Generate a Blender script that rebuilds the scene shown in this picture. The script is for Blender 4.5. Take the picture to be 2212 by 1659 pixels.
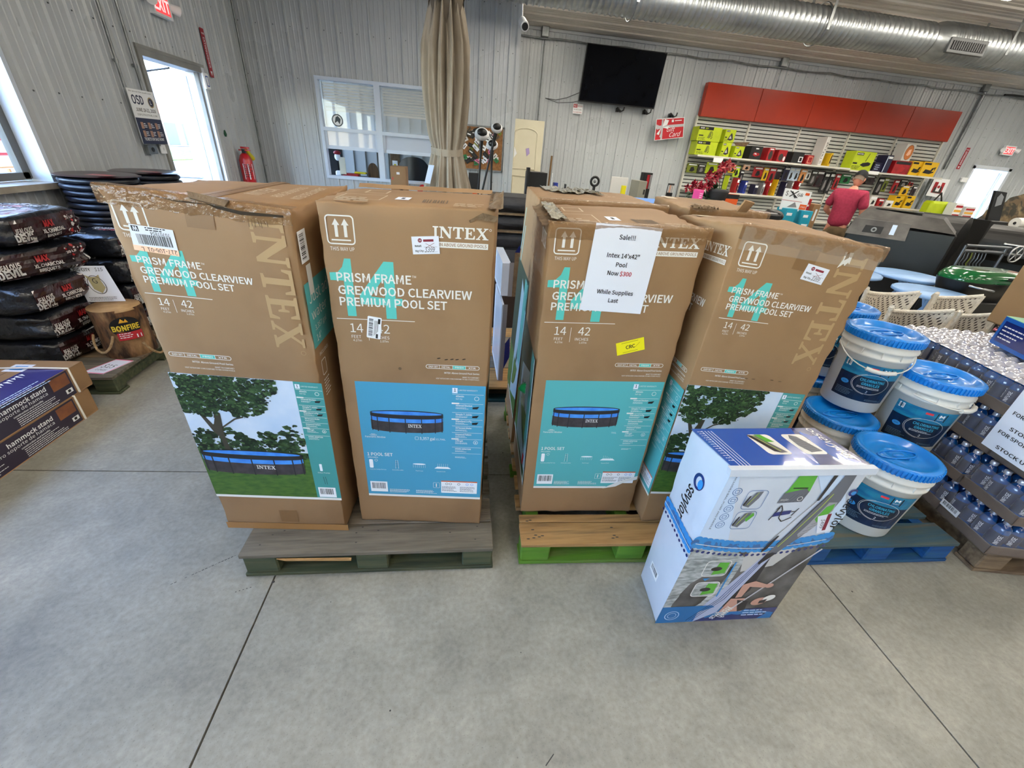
import bpy, math, random, bmesh
from mathutils import Vector, Matrix, noise
random.seed(7)
for o in list(bpy.data.objects): bpy.data.objects.remove(o)
S = bpy.context.scene
COL = S.collection
PI = math.pi
R = math.radians

# ------------------------------------------------------------------ camera
CAMR = ((.9899357, -.12082116, .07368556), (-.00418751, .49544396, .86862981), (.14145593, .86019622, -.48995172))      # rows: right, up, forward
CH = 1.5985
cam = bpy.data.cameras.new('camera'); camo = bpy.data.objects.new('camera', cam); COL.objects.link(camo)
cam.sensor_width = 36; cam.lens = 880/2212*36; cam.clip_start = .02; cam.clip_end = 300
r_, u_, f_ = [Vector(a) for a in CAMR]
m_ = Matrix((r_, u_, -f_)).transposed().to_4x4(); m_.translation = (0, 0, CH)
camo.matrix_world = m_
S.camera = camo

def ray(u, v): return r_*((u-1106)/880) - u_*((v-829.5)/880) + f_
def atz(u, v, z): d = ray(u, v); return Vector((0, 0, CH)) + d*((z-CH)/d.z)
def aty(u, v, y): d = ray(u, v); return Vector((0, 0, CH)) + d*(y/d.y)
def atx(u, v, x): d = ray(u, v); return Vector((0, 0, CH)) + d*(x/d.x)

# ------------------------------------------------------------------ world, sun, exposure
S.view_settings.view_transform = 'Standard'; S.view_settings.look = 'None'
S.view_settings.gamma = 1; S.view_settings.exposure = 0.0; S.view_settings.use_curve_mapping = False
W = bpy.data.worlds.new('sky'); S.world = W; W.use_nodes = True
nt = W.node_tree
sky = nt.nodes.new('ShaderNodeTexSky'); sky.sky_type = 'NISHITA'
sky.sun_elevation = R(55); sky.sun_rotation = R(120); sky.sun_disc = False; sky.air_density = 1.0; sky.dust_density = .6; sky.ozone_density = 1.5
bg = nt.nodes['Background']; nt.links.new(sky.outputs[0], bg.inputs[0]); bg.inputs[1].default_value = 3.6
sun = bpy.data.lights.new('sun', 'SUN'); sun.energy = 2.5; sun.angle = R(.6); sun.color = (1, .95, .88)
so = bpy.data.objects.new('sun', sun); COL.objects.link(so)
so.rotation_euler = Vector((-.42, .35, -1)).to_track_quat('-Z', 'Y').to_euler()

# ------------------------------------------------------------------ materials
MT = {}
def lin(c):
    return tuple(((x/255)/12.92 if x/255 <= .04045 else ((x/255+.055)/1.055)**2.4) for x in c[:3]) + (1,)
def mat(name, c=(128, 128, 128), rough=.6, metal=0, emit=0, trans=0, alpha=1, coat=0, spec=.5, ior=1.45):
    if name in MT: return MT[name]
    m = bpy.data.materials.new(name); m.use_nodes = True
    b = m.node_tree.nodes['Principled BSDF']
    b.inputs['Base Color'].default_value = lin(c); b.inputs['Roughness'].default_value = rough
    b.inputs['Metallic'].default_value = metal; b.inputs['Transmission Weight'].default_value = trans
    b.inputs['Alpha'].default_value = alpha; b.inputs['Coat Weight'].default_value = coat
    b.inputs['Specular IOR Level'].default_value = spec; b.inputs['IOR'].default_value = ior
    if emit:
        b.inputs['Emission Color'].default_value = lin(c); b.inputs['Emission Strength'].default_value = emit
    MT[name] = m
    return m
def nmat(name, c1, c2, scale=5, rough=.6, detail=4, stretch=(1, 1, 1), bump=0, bscale=None, metal=0, coat=0, r2=None, contrast=(.35, .65), c3=None, scale3=30, spec=.5, bdist=.01):
    """two-tone noise material (optionally a third finer tone), with bump"""
    if name in MT: return MT[name]
    m = mat(name, c1, rough, metal, coat=coat, spec=spec); n = m.node_tree; b = n.nodes['Principled BSDF']
    tc = n.nodes.new('ShaderNodeTexCoord'); mp = n.nodes.new('ShaderNodeMapping'); mp.inputs['Scale'].default_value = stretch
    n.links.new(tc.outputs['Object'], mp.inputs[0])
    no = n.nodes.new('ShaderNodeTexNoise'); no.inputs['Scale'].default_value = scale; no.inputs['Detail'].default_value = detail
    n.links.new(mp.outputs[0], no.inputs['Vector'])
    cr = n.nodes.new('ShaderNodeValToRGB'); e = cr.color_ramp.elements
    e[0].position, e[1].position = contrast; e[0].color = lin(c1); e[1].color = lin(c2)
    n.links.new(no.outputs['Fac'], cr.inputs[0]); out = cr.outputs[0]
    if c3:
        n3 = n.nodes.new('ShaderNodeTexNoise'); n3.inputs['Scale'].default_value = scale3; n3.inputs['Detail'].default_value = 6
        n.links.new(mp.outputs[0], n3.inputs['Vector'])
        mr = n.nodes.new('ShaderNodeMapRange'); mr.inputs[1].default_value = .5; mr.inputs[2].default_value = .72
        n.links.new(n3.outputs['Fac'], mr.inputs[0])
        mx = n.nodes.new('ShaderNodeMix'); mx.data_type = 'RGBA'; mx.inputs[7].default_value = lin(c3)
        n.links.new(out, mx.inputs[6]); n.links.new(mr.outputs[0], mx.inputs[0]); out = mx.outputs[2]
    n.links.new(out, b.inputs['Base Color'])
    if r2 is not None:
        rr = n.nodes.new('ShaderNodeMapRange'); rr.inputs[1].default_value = contrast[0]; rr.inputs[2].default_value = contrast[1]
        rr.inputs[3].default_value = rough; rr.inputs[4].default_value = r2
        n.links.new(no.outputs['Fac'], rr.inputs[0]); n.links.new(rr.outputs[0], b.inputs['Roughness'])
    if bump:
        n2 = n.nodes.new('ShaderNodeTexNoise'); n2.inputs['Scale'].default_value = bscale or scale*4; n2.inputs['Detail'].default_value = 5
        n.links.new(mp.outputs[0], n2.inputs['Vector'])
        bp = n.nodes.new('ShaderNodeBump'); bp.inputs['Strength'].default_value = bump; bp.inputs['Distance'].default_value = bdist
        n.links.new(n2.outputs['Fac'], bp.inputs['Height']); n.links.new(bp.outputs[0], b.inputs['Normal'])
    return m

# ------------------------------------------------------------------ mesh builder
class MB:
    def __init__(s, T=None): s.v = []; s.f = []; s.m = []; s.mats = []; s.sm = []; s.T = T; s.cur = None
    def mi(s, m):
        if m not in s.mats: s.mats.append(m)
        return s.mats.index(m)
    def add(s, vs, fs, m, smooth=False):
        o = len(s.v); i = s.mi(m)
        for p in vs:
            p = Vector(p); s.v.append(s.T @ p if s.T else p)
        for f in fs: s.f.append([a+o for a in f]); s.m.append(i); s.sm.append(smooth)
        return s
    def box(s, a, b, m, c=0):
        x0, y0, z0 = a; x1, y1, z1 = b
        if not c:
            vs = [(x, y, z) for z in (z0, z1) for y in (y0, y1) for x in (x0, x1)]
            return s.add(vs, [(0, 2, 3, 1), (4, 5, 7, 6), (0, 1, 5, 4), (2, 6, 7, 3), (0, 4, 6, 2), (1, 3, 7, 5)], m)
        vs = []; idx = {}
        for k in (0, 1):
            for j in (0, 1):
                for i in (0, 1):
                    X = (x0, x1)[i]; Y = (y0, y1)[j]; Z = (z0, z1)[k]; sx, sy, sz = 1-2*i, 1-2*j, 1-2*k
                    for ax, p in enumerate(((X, Y+c*sy, Z+c*sz), (X+c*sx, Y, Z+c*sz), (X+c*sx, Y+c*sy, Z))):
                        idx[i, j, k, ax] = len(vs); vs.append(p)
        F = []
        g = lambda i, j, k, a: idx[i, j, k, a]
        for i in (0, 1):
            q = [g(i, 0, 0, 0), g(i, 1, 0, 0), g(i, 1, 1, 0), g(i, 0, 1, 0)]; F.append(q if i else q[::-1])
            q = [g(0, i, 0, 1), g(1, i, 0, 1), g(1, i, 1, 1), g(0, i, 1, 1)]; F.append(q[::-1] if i else q)
            q = [g(0, 0, i, 2), g(1, 0, i, 2), g(1, 1, i, 2), g(0, 1, i, 2)]; F.append(q if i else q[::-1])
        for a_ in (0, 1):
            for b_ in (0, 1):
                F.append([g(0, a_, b_, 1), g(1, a_, b_, 1), g(1, a_, b_, 2), g(0, a_, b_, 2)])
                F.append([g(a_, 0, b_, 0), g(a_, 1, b_, 0), g(a_, 1, b_, 2), g(a_, 0, b_, 2)])
                F.append([g(a_, b_, 0, 0), g(a_, b_, 1, 0), g(a_, b_, 1, 1), g(a_, b_, 0, 1)])
        for i in (0, 1):
            for j in (0, 1):
                for k in (0, 1): F.append([g(i, j, k, 0), g(i, j, k, 1), g(i, j, k, 2)])
        return s.add(vs, F, m)
    def hexa(s, c8, m):   # bottom 4 (ccw), top 4
        return s.add(c8, [(3, 2, 1, 0), (4, 5, 6, 7), (0, 1, 5, 4), (1, 2, 6, 5), (2, 3, 7, 6), (3, 0, 4, 7)], m)
    def cyl(s, p0, p1, r0, m, r1=None, n=16, cap=True, smooth=True):
        r1 = r0 if r1 is None else r1
        p0, p1 = Vector(p0), Vector(p1); d = (p1-p0).normalized()
        a = d.orthogonal().normalized(); b = d.cross(a)
        vs = [p + (a*math.cos(2*PI*i/n)+b*math.sin(2*PI*i/n))*r for p, r in ((p0, r0), (p1, r1)) for i in range(n)]
        s.add(vs, [(i, (i+1) % n, n+(i+1) % n, n+i) for i in range(n)], m, smooth)
        if cap: s.add(vs, [tuple(range(n))[::-1], tuple(range(n, 2*n))], m)
        return s
    def lathe(s, prof, m, o=(0, 0, 0), n=24, smooth=True, cap=(False, False)):
        vs = []; k = len(prof)
        for i in range(n):
            a = 2*PI*i/n
            for r, z in prof: vs.append((o[0]+r*math.cos(a), o[1]+r*math.sin(a), o[2]+z))
        fs = [(i*k+j, ((i+1) % n)*k+j, ((i+1) % n)*k+j+1, i*k+j+1) for i in range(n) for j in range(k-1)]
        s.add(vs, fs, m, smooth)
        if cap[0]: s.add(vs, [tuple(i*k for i in range(n))[::-1]], m)
        if cap[1]: s.add(vs, [tuple(i*k+k-1 for i in range(n))], m)
        return s
    def tube(s, pts, r, m, n=8, closed=False, cap=True, rr=None, smooth=True):
        P = [Vector(p) for p in pts]; L = len(P); vs = []; a = None
        for i, p in enumerate(P):
            if closed: d = P[(i+1) % L]-P[i-1]
            else: d = P[min(i+1, L-1)]-P[max(i-1, 0)]
            d.normalize()
            a = d.orthogonal().normalized() if a is None else (a-d*a.dot(d)).normalized()
            b = d.cross(a); q = rr[i] if rr else r
            vs += [p+(a*math.cos(2*PI*j/n)+b*math.sin(2*PI*j/n))*q for j in range(n)]
        fs = [(i*n+j, i*n+(j+1) % n, ((i+1) % L)*n+(j+1) % n, ((i+1) % L)*n+j) for i in range(L if closed else L-1) for j in range(n)]
        s.add(vs, fs, m, smooth)
        if cap and not closed: s.add(vs, [tuple(range(n))[::-1], tuple(range((L-1)*n, L*n))], m)
        return s
    def ball(s, c, r, m, n=12, k=8):
        r = (r, r, r) if not hasattr(r, '__len__') else r
        vs = [(c[0], c[1], c[2]-r[2])]
        for j in range(1, k):
            t = PI*j/k
            vs += [(c[0]+r[0]*math.sin(t)*math.cos(2*PI*i/n), c[1]+r[1]*math.sin(t)*math.sin(2*PI*i/n), c[2]-r[2]*math.cos(t)) for i in range(n)]
        vs.append((c[0], c[1], c[2]+r[2])); e = len(vs)-1
        fs = [(0, 1+(i+1) % n, 1+i) for i in range(n)]
        fs += [(1+j*n+i, 1+j*n+(i+1) % n, 1+(j+1)*n+(i+1) % n, 1+(j+1)*n+i) for j in range(k-2) for i in range(n)]
        fs += [(e, 1+(k-2)*n+i, 1+(k-2)*n+(i+1) % n) for i in range(n)]
        return s.add(vs, fs, m, True)
    def prism(s, pts, a0, a1, m, axis='y'):
        """2-D outline extruded along an axis; pts are the two other coordinates"""
        f = {'y': lambda p, t: (p[0], t, p[1]), 'x': lambda p, t: (t, p[0], p[1]), 'z': lambda p, t: (p[0], p[1], t)}[axis]
        n = len(pts); vs = [f(p, t) for t in (a0, a1) for p in pts]
        return s.add(vs, [tuple(range(n)), tuple(range(n, 2*n))[::-1]] + [(i, n+i, n+(i+1) % n, (i+1) % n) for i in range(n)], m)
    def grid(s, fn, nu, nv, m, smooth=True):
        vs = [fn(i/nu, j/nv) for j in range(nv+1) for i in range(nu+1)]
        return s.add(vs, [(j*(nu+1)+i, j*(nu+1)+i+1, (j+1)*(nu+1)+i+1, (j+1)*(nu+1)+i) for j in range(nv) for i in range(nu)], m, smooth)
    def build(s, name, parent=None, fixn=False):
        me = bpy.data.meshes.new(name); w = wloc(parent)
        me.from_pydata([p-w for p in s.v], [], s.f)
        for m in s.mats: me.materials.append(m)
        me.polygons.foreach_set('material_index', s.m); me.polygons.foreach_set('use_smooth', s.sm)
        me.update()
        if fixn:
            bm = bmesh.new(); bm.from_mesh(me); bmesh.ops.recalc_face_normals(bm, faces=bm.faces); bm.to_mesh(me); bm.free()
        o = bpy.data.objects.new(name, me); COL.objects.link(o); o.parent = parent
        return o
def wloc(o):
    w = Vector((0, 0, 0))
    while o is not None: w += o.location; o = o.parent
    return w
def thing(name, label, cat, loc=(0, 0, 0), group=None):
    o = bpy.data.objects.new(name, None); COL.objects.link(o); o.location = loc; o.empty_display_size = .1
    return tag(o, label, cat, group)
def tag(o, label=None, cat=None, group=None, kind=None):
    if label: o['label'] = label
    if cat: o['category'] = cat
    if group: o['group'] = group
    if kind: o['kind'] = kind
    return o
def dup(o, loc=None, rz=None, parent=None, label=None, group=None):
    c = o.copy(); COL.objects.link(c)
    if parent is not None: c.parent = parent
    if loc is not None: c.location = loc
    if rz is not None: c.rotation_euler = (0, 0, rz)
    if label: c['label'] = label
    if group: c['group'] = group
    for ch in list(o.children): dup(ch, parent=c)
    return c
def bevel(o, w=.003, seg=1):
    b = o.modifiers.new('bevel', 'BEVEL'); b.width = w; b.segments = seg; b.limit_method = 'ANGLE'; b.angle_limit = R(40)
    return o
def rotz(x, y, a): return x*math.cos(a)-y*math.sin(a), x*math.sin(a)+y*math.cos(a)
def TM(x, y, z, yaw=0): return Matrix.Translation((x, y, z)) @ Matrix.Rotation(R(yaw), 4, 'Z')

# ------------------------------------------------------------------ lettering
GC = {}; CAPH = []
def cap_height():
    c = bpy.data.curves.new('t', 'FONT'); c.body = 'H'; c.size = 1; c.dimensions = '2D'
    if FONT: c.font = FONT
    o = bpy.data.objects.new('t', c); me = o.to_mesh(); h = max(v.co.y for v in me.vertices); o.to_mesh_clear(); bpy.data.objects.remove(o); bpy.data.curves.remove(c)
    return h or .73
try: FONT = bpy.data.fonts.load(bpy.utils.system_resource('DATAFILES', path='fonts')+'/Noto Sans CJK Regular.woff2')
except Exception: FONT = None
def glyphs(s, bold=0., shear=0., sp=1.):
    k = (s, bold, shear, sp)
    if k in GC: return GC[k]
    if not CAPH: CAPH.append(1); CAPH[0] = cap_height()
    c = bpy.data.curves.new('t', 'FONT'); c.body = s; c.size = .73/CAPH[0]
    if FONT: c.font = FONT
    c.offset = bold; c.shear = shear; c.space_character = sp
    c.resolution_u = 2; c.dimensions = '2D'; c.fill_mode = 'BOTH'
    o = bpy.data.objects.new('t', c); me = o.to_mesh()
    vs = [(v.co.x/.73, v.co.y/.73) for v in me.vertices]; fs = [tuple(p.vertices) for p in me.polygons]
    o.to_mesh_clear(); bpy.data.objects.remove(o); bpy.data.curves.remove(c)
    if vs:
        x0 = min(v[0] for v in vs); x1 = max(v[0] for v in vs)
        vs = [(x-x0, y) for x, y in vs]; w = x1-x0
    else: w = 0
    GC[k] = (vs, fs, w)
    return GC[k]
# slab-serif capitals, unit height
SER = {
 'I': (.42, [[(0, 0), (.42, 0), (.42, .1), (.3, .13), (.3, .87), (.42, .9), (.42, 1), (0, 1), (0, .9), (.12, .87), (.12, .13), (0, .1)]]),
 'N': (.95, [[(0, 0), (.3, 0), (.3, .09), (.2, .12), (.2, .75), (.22, .72), (.72, 0), (.85, 0), (.85, .88), (.95, .91), (.95, 1), (.64, 1), (.64, .91), (.75, .88), (.75, .33), (.73, .33), (.3, 1), (0, 1), (0, .91), (.1, .88), (.1, .12), (0, .09)]]),
 'T': (.8, [[(.18, 0), (.62, 0), (.62, .09), (.5, .12), (.5, .89), (.66, .88), (.73, .68), (.8, .68), (.79, 1), (.01, 1), (0, .68), (.07, .68), (.14, .88), (.3, .89), (.3, .12), (.18, .09)]]),
 'E': (.78, [[(0, 0), (.76, 0), (.78, .33), (.71, .33), (.62, .11), (.29, .11), (.29, .46), (.42, .46), (.46, .33), (.52, .33), (.52, .69), (.46, .69), (.42, .56), (.29, .56), (.29, .89), (.6, .89), (.67, .7), (.74, .7), (.74, 1), (0, 1), (0, .91), (.1, .88), (.1, .12), (0, .09)]]),
 'X': (.95, [[(0, 0), (.32, 0), (.32, .08), (.22, .1), (.42, .4), (.6, .1), (.5, .08), (.5, 0), (.95, 0), (.95, .08), (.84, .11), (.55, .56), (.79, .9), (.9, .92), (.9, 1), (.58, 1), (.58, .92), (.68, .9), (.49, .65), (.33, .9), (.43, .92), (.43, 1), (.02, 1), (.02, .92), (.12, .89), (.36, .5), (.11, .11), (0, .08)]]),
}
from mathutils.geometry import tessellate_polygon
def tess(poly):
    return [tuple(t) for t in tessellate_polygon([[Vector((p[0], p[1], 0)) for p in poly]])]

class Dec:
    """flat print laid on a face: every vertex goes through fmap(u, v, offset)"""
    def __init__(s, fmap, base=.0005, step=.00025): s.f = fmap; s.mb = MB(); s.base = base; s.step = step
    def off(s, L): return s.base+s.step*L
    def raw(s, pts, fs, m, L): s.mb.add([s.f(u, v, s.off(L)) for u, v in pts], fs, m)
    def poly(s, pts, m, L=0): s.raw(pts, tess(pts), m, L); return s
    def rect(s, u0, v0, u1, v1, m, L=0, g=.06):
        nu = max(1, int(abs(u1-u0)/g)); nv = max(1, int(abs(v1-v0)/g))
        pts = [(u0+(u1-u0)*i/nu, v0+(v1-v0)*j/nv) for j in range(nv+1) for i in range(nu+1)]
        s.raw(pts, [(j*(nu+1)+i, j*(nu+1)+i+1, (j+1)*(nu+1)+i+1, (j+1)*(nu+1)+i) for j in range(nv) for i in range(nu)], m, L); return s
    def line(s, a, b, w, m, L=0):
        d = Vector((b[0]-a[0], b[1]-a[1])); n = Vector((-d.y, d.x)).normalized()*(w/2)
        s.raw([(a[0]+n.x, a[1]+n.y), (a[0]-n.x, a[1]-n.y), (b[0]-n.x, b[1]-n.y), (b[0]+n.x, b[1]+n.y)], [(0, 1, 2, 3)], m, L); return s
    def path(s, pts, w, m, L=0):
        for a, b in zip(pts, pts[1:]): s.line(a, b, w, m, L)
        return s
    def disc(s, c, r, m, L=0, n=20, ry=None, rot=0):
        ry = ry or r
        pts = [(c[0]+r*math.cos(t)*math.cos(rot)-ry*math.sin(t)*math.sin(rot), c[1]+r*math.cos(t)*math.sin(rot)+ry*math.sin(t)*math.cos(rot)) for t in (2*PI*i/n for i in range(n))]
        s.raw(pts, [tuple(range(n))], m, L); return s
    def ring(s, c, r, w, m, L=0, n=24, ry=None, a0=0, a1=2*PI):
        ry = ry or r; k = n+1
        pts = [(c[0]+(r-q)*math.cos(a0+(a1-a0)*i/n), c[1]+(ry-q)*math.sin(a0+(a1-a0)*i/n)) for q in (0, w) for i in range(k)]
        s.raw(pts, [(i, i+1, k+i+1, k+i) for i in range(n)], m, L); return s
    def rrect(s, u0, v0, u1, v1, r, w, m, L=0):
        """rounded outline"""
        P = []
        for cx, cy, a in ((u1-r, v1-r, 0), (u0+r, v1-r, 90), (u0+r, v0+r, 180), (u1-r, v0+r, 270)):
            for i in range(5):
                t = R(a+i*22.5); P.append((cx, cy, math.cos(t), math.sin(t)))
        n = len(P); pts = [(x+r*c, y+r*q) for x, y, c, q in P]+[(x+(r-w)*c, y+(r-w)*q) for x, y, c, q in P]
        s.raw(pts, [(i, (i+1) % n, n+(i+1) % n, n+i) for i in range(n)], m, L); return s
    def fill(s, u0, v0, u1, v1, r, m, L=0):
        pts = []
        for cx, cy, a in ((u1-r, v1-r, 0), (u0+r, v1-r, 90), (u0+r, v0+r, 180), (u1-r, v0+r, 270)):
            for i in range(5):
                t = R(a+i*22.5); pts.append((cx+r*math.cos(t), cy+r*math.sin(t)))
        s.raw(pts, [tuple(range(20))], m, L); return s
    def text(s, t, u, v, h, m, L=1, w=None, bold=0., shear=0., al='l', rot=0, sp=1.):
        vs, fs, wd = glyphs(t, bold, shear, sp)
        if not vs: return s
        sx = (w/wd) if w else h
        dx = {'l': 0, 'c': -wd/2, 'r': -wd}[al]; c, q = math.cos(R(rot)), math.sin(R(rot))
        s.raw([(u+(x+dx)*sx*c-y*h*q, v+(x+dx)*sx*q+y*h*c) for x, y in vs], fs, m, L); return s
    def serif(s, t, u, v, h, w, m, L=1, rot=0):
        gap = .07; tot = sum(SER[c][0] for c in t)+gap*(len(t)-1); sx = w/tot; x = 0
        c_, q = math.cos(R(rot)), math.sin(R(rot))
        for ch in t:
            for p in SER[ch][1]:
                P = [((x+a)*sx, b*h) for a, b in p]; tri = tess(P)
                s.raw([(u+a*c_-b*q, v+a*q+b*c_) for a, b in P], tri, m, L)
            x += SER[ch][0]+gap
        return s
    def lines(s, u, v, w, n, dv, h, m, L=1, jit=.35):
        """rows of fine print too small to read"""
        for i in range(n):
            x = u; e = u+w*(1-jit*random.random())
            while x < e-h:
                k = min(e-x, h*random.uniform(1.5, 5)); s.rect(x, v-i*dv, x+k, v-i*dv+h, m, L, g=9); x += k+h*.7
        return s
    def bar(s, u0, v0, u1, v1, paper, ink, L=1, vert=False):
        s.rect(u0, v0, u1, v1, paper, L, g=9)
        a, b = (v0, v1) if vert else (u0, u1); d = b-a; x = a+d*.1
        while x < b-d*.12:
            k = d*random.choice((.012, .02, .035))
            if vert: s.rect(u0+(u1-u0)*.15, x, u1-(u1-u0)*.3, x+k, ink, L+1, g=9)
            else: s.rect(x, v0+(v1-v0)*.3, x+k, v1-(v1-v0)*.12, ink, L+1, g=9)
            x += k+d*random.choice((.012, .02, .03))
        return s
    def build(s, name, parent, label=None):
        o = s.mb.build(name, parent)
        if label: o['label'] = label
        return o
def quadmap(BL, BR, TL, TR, w, h, warp=None):
    BL, BR, TL, TR = map(Vector, (BL, BR, TL, TR)); N = (BR-BL).cross(TL-BL).normalized()
    def f(u, v, off=0):
        a, b = u/w, v/h
        p = BL*(1-a)*(1-b)+BR*a*(1-b)+TL*(1-a)*b+TR*a*b
        return p+N*(off+(warp(a, b) if warp else 0))
    return f
def cylmap(o, r0, r1, z0, z1, a0):
    """u metres along the arc from angle a0 (radians), v metres up"""
    def f(u, v, off=0):
        t = (v-z0)/(z1-z0); r = r0+(r1-r0)*t; a = a0+u/((r0+r1)/2)
        return Vector((o[0]+(r+off)*math.cos(a), o[1]+(r+off)*math.sin(a), o[2]+v))
    return f
# ------------------------------------------------------------------ unseen ceiling lamps; several rows added to brighten box fronts and far wall
LX, BY, FY, EX, EZ = -3.1, 7.93, 10.0, 17.0, 3.74      # left wall, office wall, far wall, right wall, eave height
white_metal = nmat('painted wall steel', (186, 191, 195), (180, 185, 189), 1.2, .27, r2=.34, spec=.6)
groove_m = mat('rib shadow line', (120, 126, 130), .6)
lampm = mat('lamp diffuser', (255, 246, 230), .5, emit=31.0)
uplm = mat('lamp uplight', (255, 250, 240), .5, emit=14.0)  # glowing strip on top of each lamp, added to brighten the roof lining
lamph = mat('lamp housing', (225, 225, 225), .5)
def zc(y): return EZ+(FY-y)/12          # the roof lining climbs towards the camera
k = 0
for ly in (-7., -4.2, -1.4, 1.4, 4.2, 6.1, 8.1):
    for ki, lx in enumerate((1.75, 4.9, 7.6, 12.6) if ly > 8 else (2.6, 4.6, 6.5, 8.4, 10.4, 12.4, 14.6) if ly > 5 else (1.6, 4.8, 8.2, 11.8, 15.0) if ly > 2 else (-1.4, 1.6, 4.8, 8.2, 11.8, 15.0)):
        z = zc(ly)-(.10 if ly > 8 else .25)
        t = thing('high_bay_lamp', 'long white ceiling lamp, %s row, %s from the left wall' % (('rearmost', 'fifth', 'fourth', 'third', 'second', 'front', 'behind the duct')[min(6, round((ly+7)/2.6))], ('first', 'second', 'third', 'fourth', 'fifth', 'sixth', 'seventh', 'eighth')[ki]), 'lamp', (lx, ly, z), group='ceiling lamps')
        MB().box((lx-.62, ly-.16, z), (lx+.62, ly+.16, z+.06), lamph).box((lx-.55, ly-.01, z+.06), (lx-.53, ly+.01, zc(ly)-.025), lamph).box((lx+.53, ly-.01, z+.06), (lx+.55, ly+.01, zc(ly)-.025), lamph).build('housing', t)
        MB().box((lx-.6, ly-.14, z-.012), (lx+.6, ly+.14, z-.001), lampm).build('diffuser', t); MB().box((lx-.5, ly-.1, z+.062), (lx+.5, ly+.1, z+.068), uplm).build('added_uplight', t)

# ------------------------------------------------------------------ floor of sawn slabs
conc = nmat('sealed concrete', (150, 147, 136), (128, 126, 117), .55, .34, detail=8, r2=.50, contrast=(.33, .68), c3=(160, 157, 146), scale3=1.3, bump=.12, bscale=22, bdist=.004)
n = conc.node_tree; b = n.nodes['Principled BSDF']; L0 = b.inputs['Base Color'].links[0].from_socket
tc = n.nodes['Texture Coordinate']
def nz(scale, det, lo, hi, a, c, dist=0):
    t_ = n.nodes.new('ShaderNodeTexNoise'); t_.inputs['Scale'].default_value = scale; t_.inputs['Detail'].default_value = det; t_.inputs['Distortion'].default_value = dist
    n.links.new(tc.outputs['Object'], t_.inputs['Vector']); m_ = n.nodes.new('ShaderNodeMapRange'); m_.inputs[1].default_value = lo; m_.inputs[2].default_value = hi; m_.inputs[3].default_value = a; m_.inputs[4].default_value = c
    n.links.new(t_.outputs['Fac'], m_.inputs[0]); return m_.outputs[0]
def mul(x, y):
    v = n.nodes.new('ShaderNodeVectorMath'); v.operation = 'MULTIPLY'; n.links.new(x, v.inputs[0]); n.links.new(y, v.inputs[1]); return v.outputs[0]
o_ = mul(L0, nz(55, 6, .3, .7, .86, 1.12)); o_ = mul(o_, nz(7, 9, .3, .7, .88, 1.1, 1.2)); o_ = mul(o_, nz(1.1, 7, .42, .58, .93, 1.05, 2.0)); o_ = mul(o_, nz(200, 2, .62, .72, 1, .72))
n.links.new(o_, b.inputs['Base Color'])
jm = mat('joint filler', (70, 62, 50), .9)
F = MB().box((LX-.3, -9.3, -.3), (EX+.3, FY+.3, -.012), jm).build('floor'); tag(F, kind='structure')
ang = R(-2.6)
xs = [-.72-2.42*2, -.72-2.42, -.72, 1.70] + [1.70+2.42*i for i in range(1, 9)]
ys = [-12.2, -8.8, -5.4, -2.0, 1.81, 5.2, 8.6, 12.2]
for i in range(len(xs)-1):
    for j in range(len(ys)-1):
        g = .0035
        if xs[i] > 15 : continue
        pts = []
        for (a, b) in ((xs[i]+g, ys[j]+g), (xs[i+1]-g, ys[j]+g), (xs[i+1]-g, ys[j+1]-g), (xs[i]+g, ys[j+1]-g)):
            yy = b-1.81; X = a+yy*math.tan(R(1.2)); Y = 1.81+yy-(a-(-.72))*math.tan(R(3.0))
            pts.append((min(max(X, LX-.02), EX), min(max(Y, -9.2), FY+.02)))
        MB().prism(pts, -.06, 0, conc, 'z').build('slab', F, fixn=True)
# hairline cracks and scuffs
scuff = mat('dark scuff', (58, 56, 54), .8)
D = Dec(lambda u, v, o: Vector((u, v, o)))
random.seed(3)
p0 = Vector((-1.13, 1.165)); p1 = Vector((-.88, 1.33))
for i in range(26):
    if random.random() < .3: continue
    a = p0.lerp(p1, i/26); b = p0.lerp(p1, (i+.7)/26); D.line(a, b, random.uniform(.0015, .004), scuff)
for i in range(5): D.line((-.86+i*.012, 1.12+i*.004), (-.855+i*.012, 1.121+i*.004), .003, scuff)
for c in ((-.73, 1.155, .006), (-.2, .66, .003), (1.78, .93, .004), (.25, .8, .002), (-.48, 1.05, .002), (.3, 1.95, .004)): D.disc(c[:2], c[2], scuff, n=7)
D.line((.28, .475), (.31, .50), .003, scuff)
tag(D.build('floor_marks', F), kind='stuff')

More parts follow.
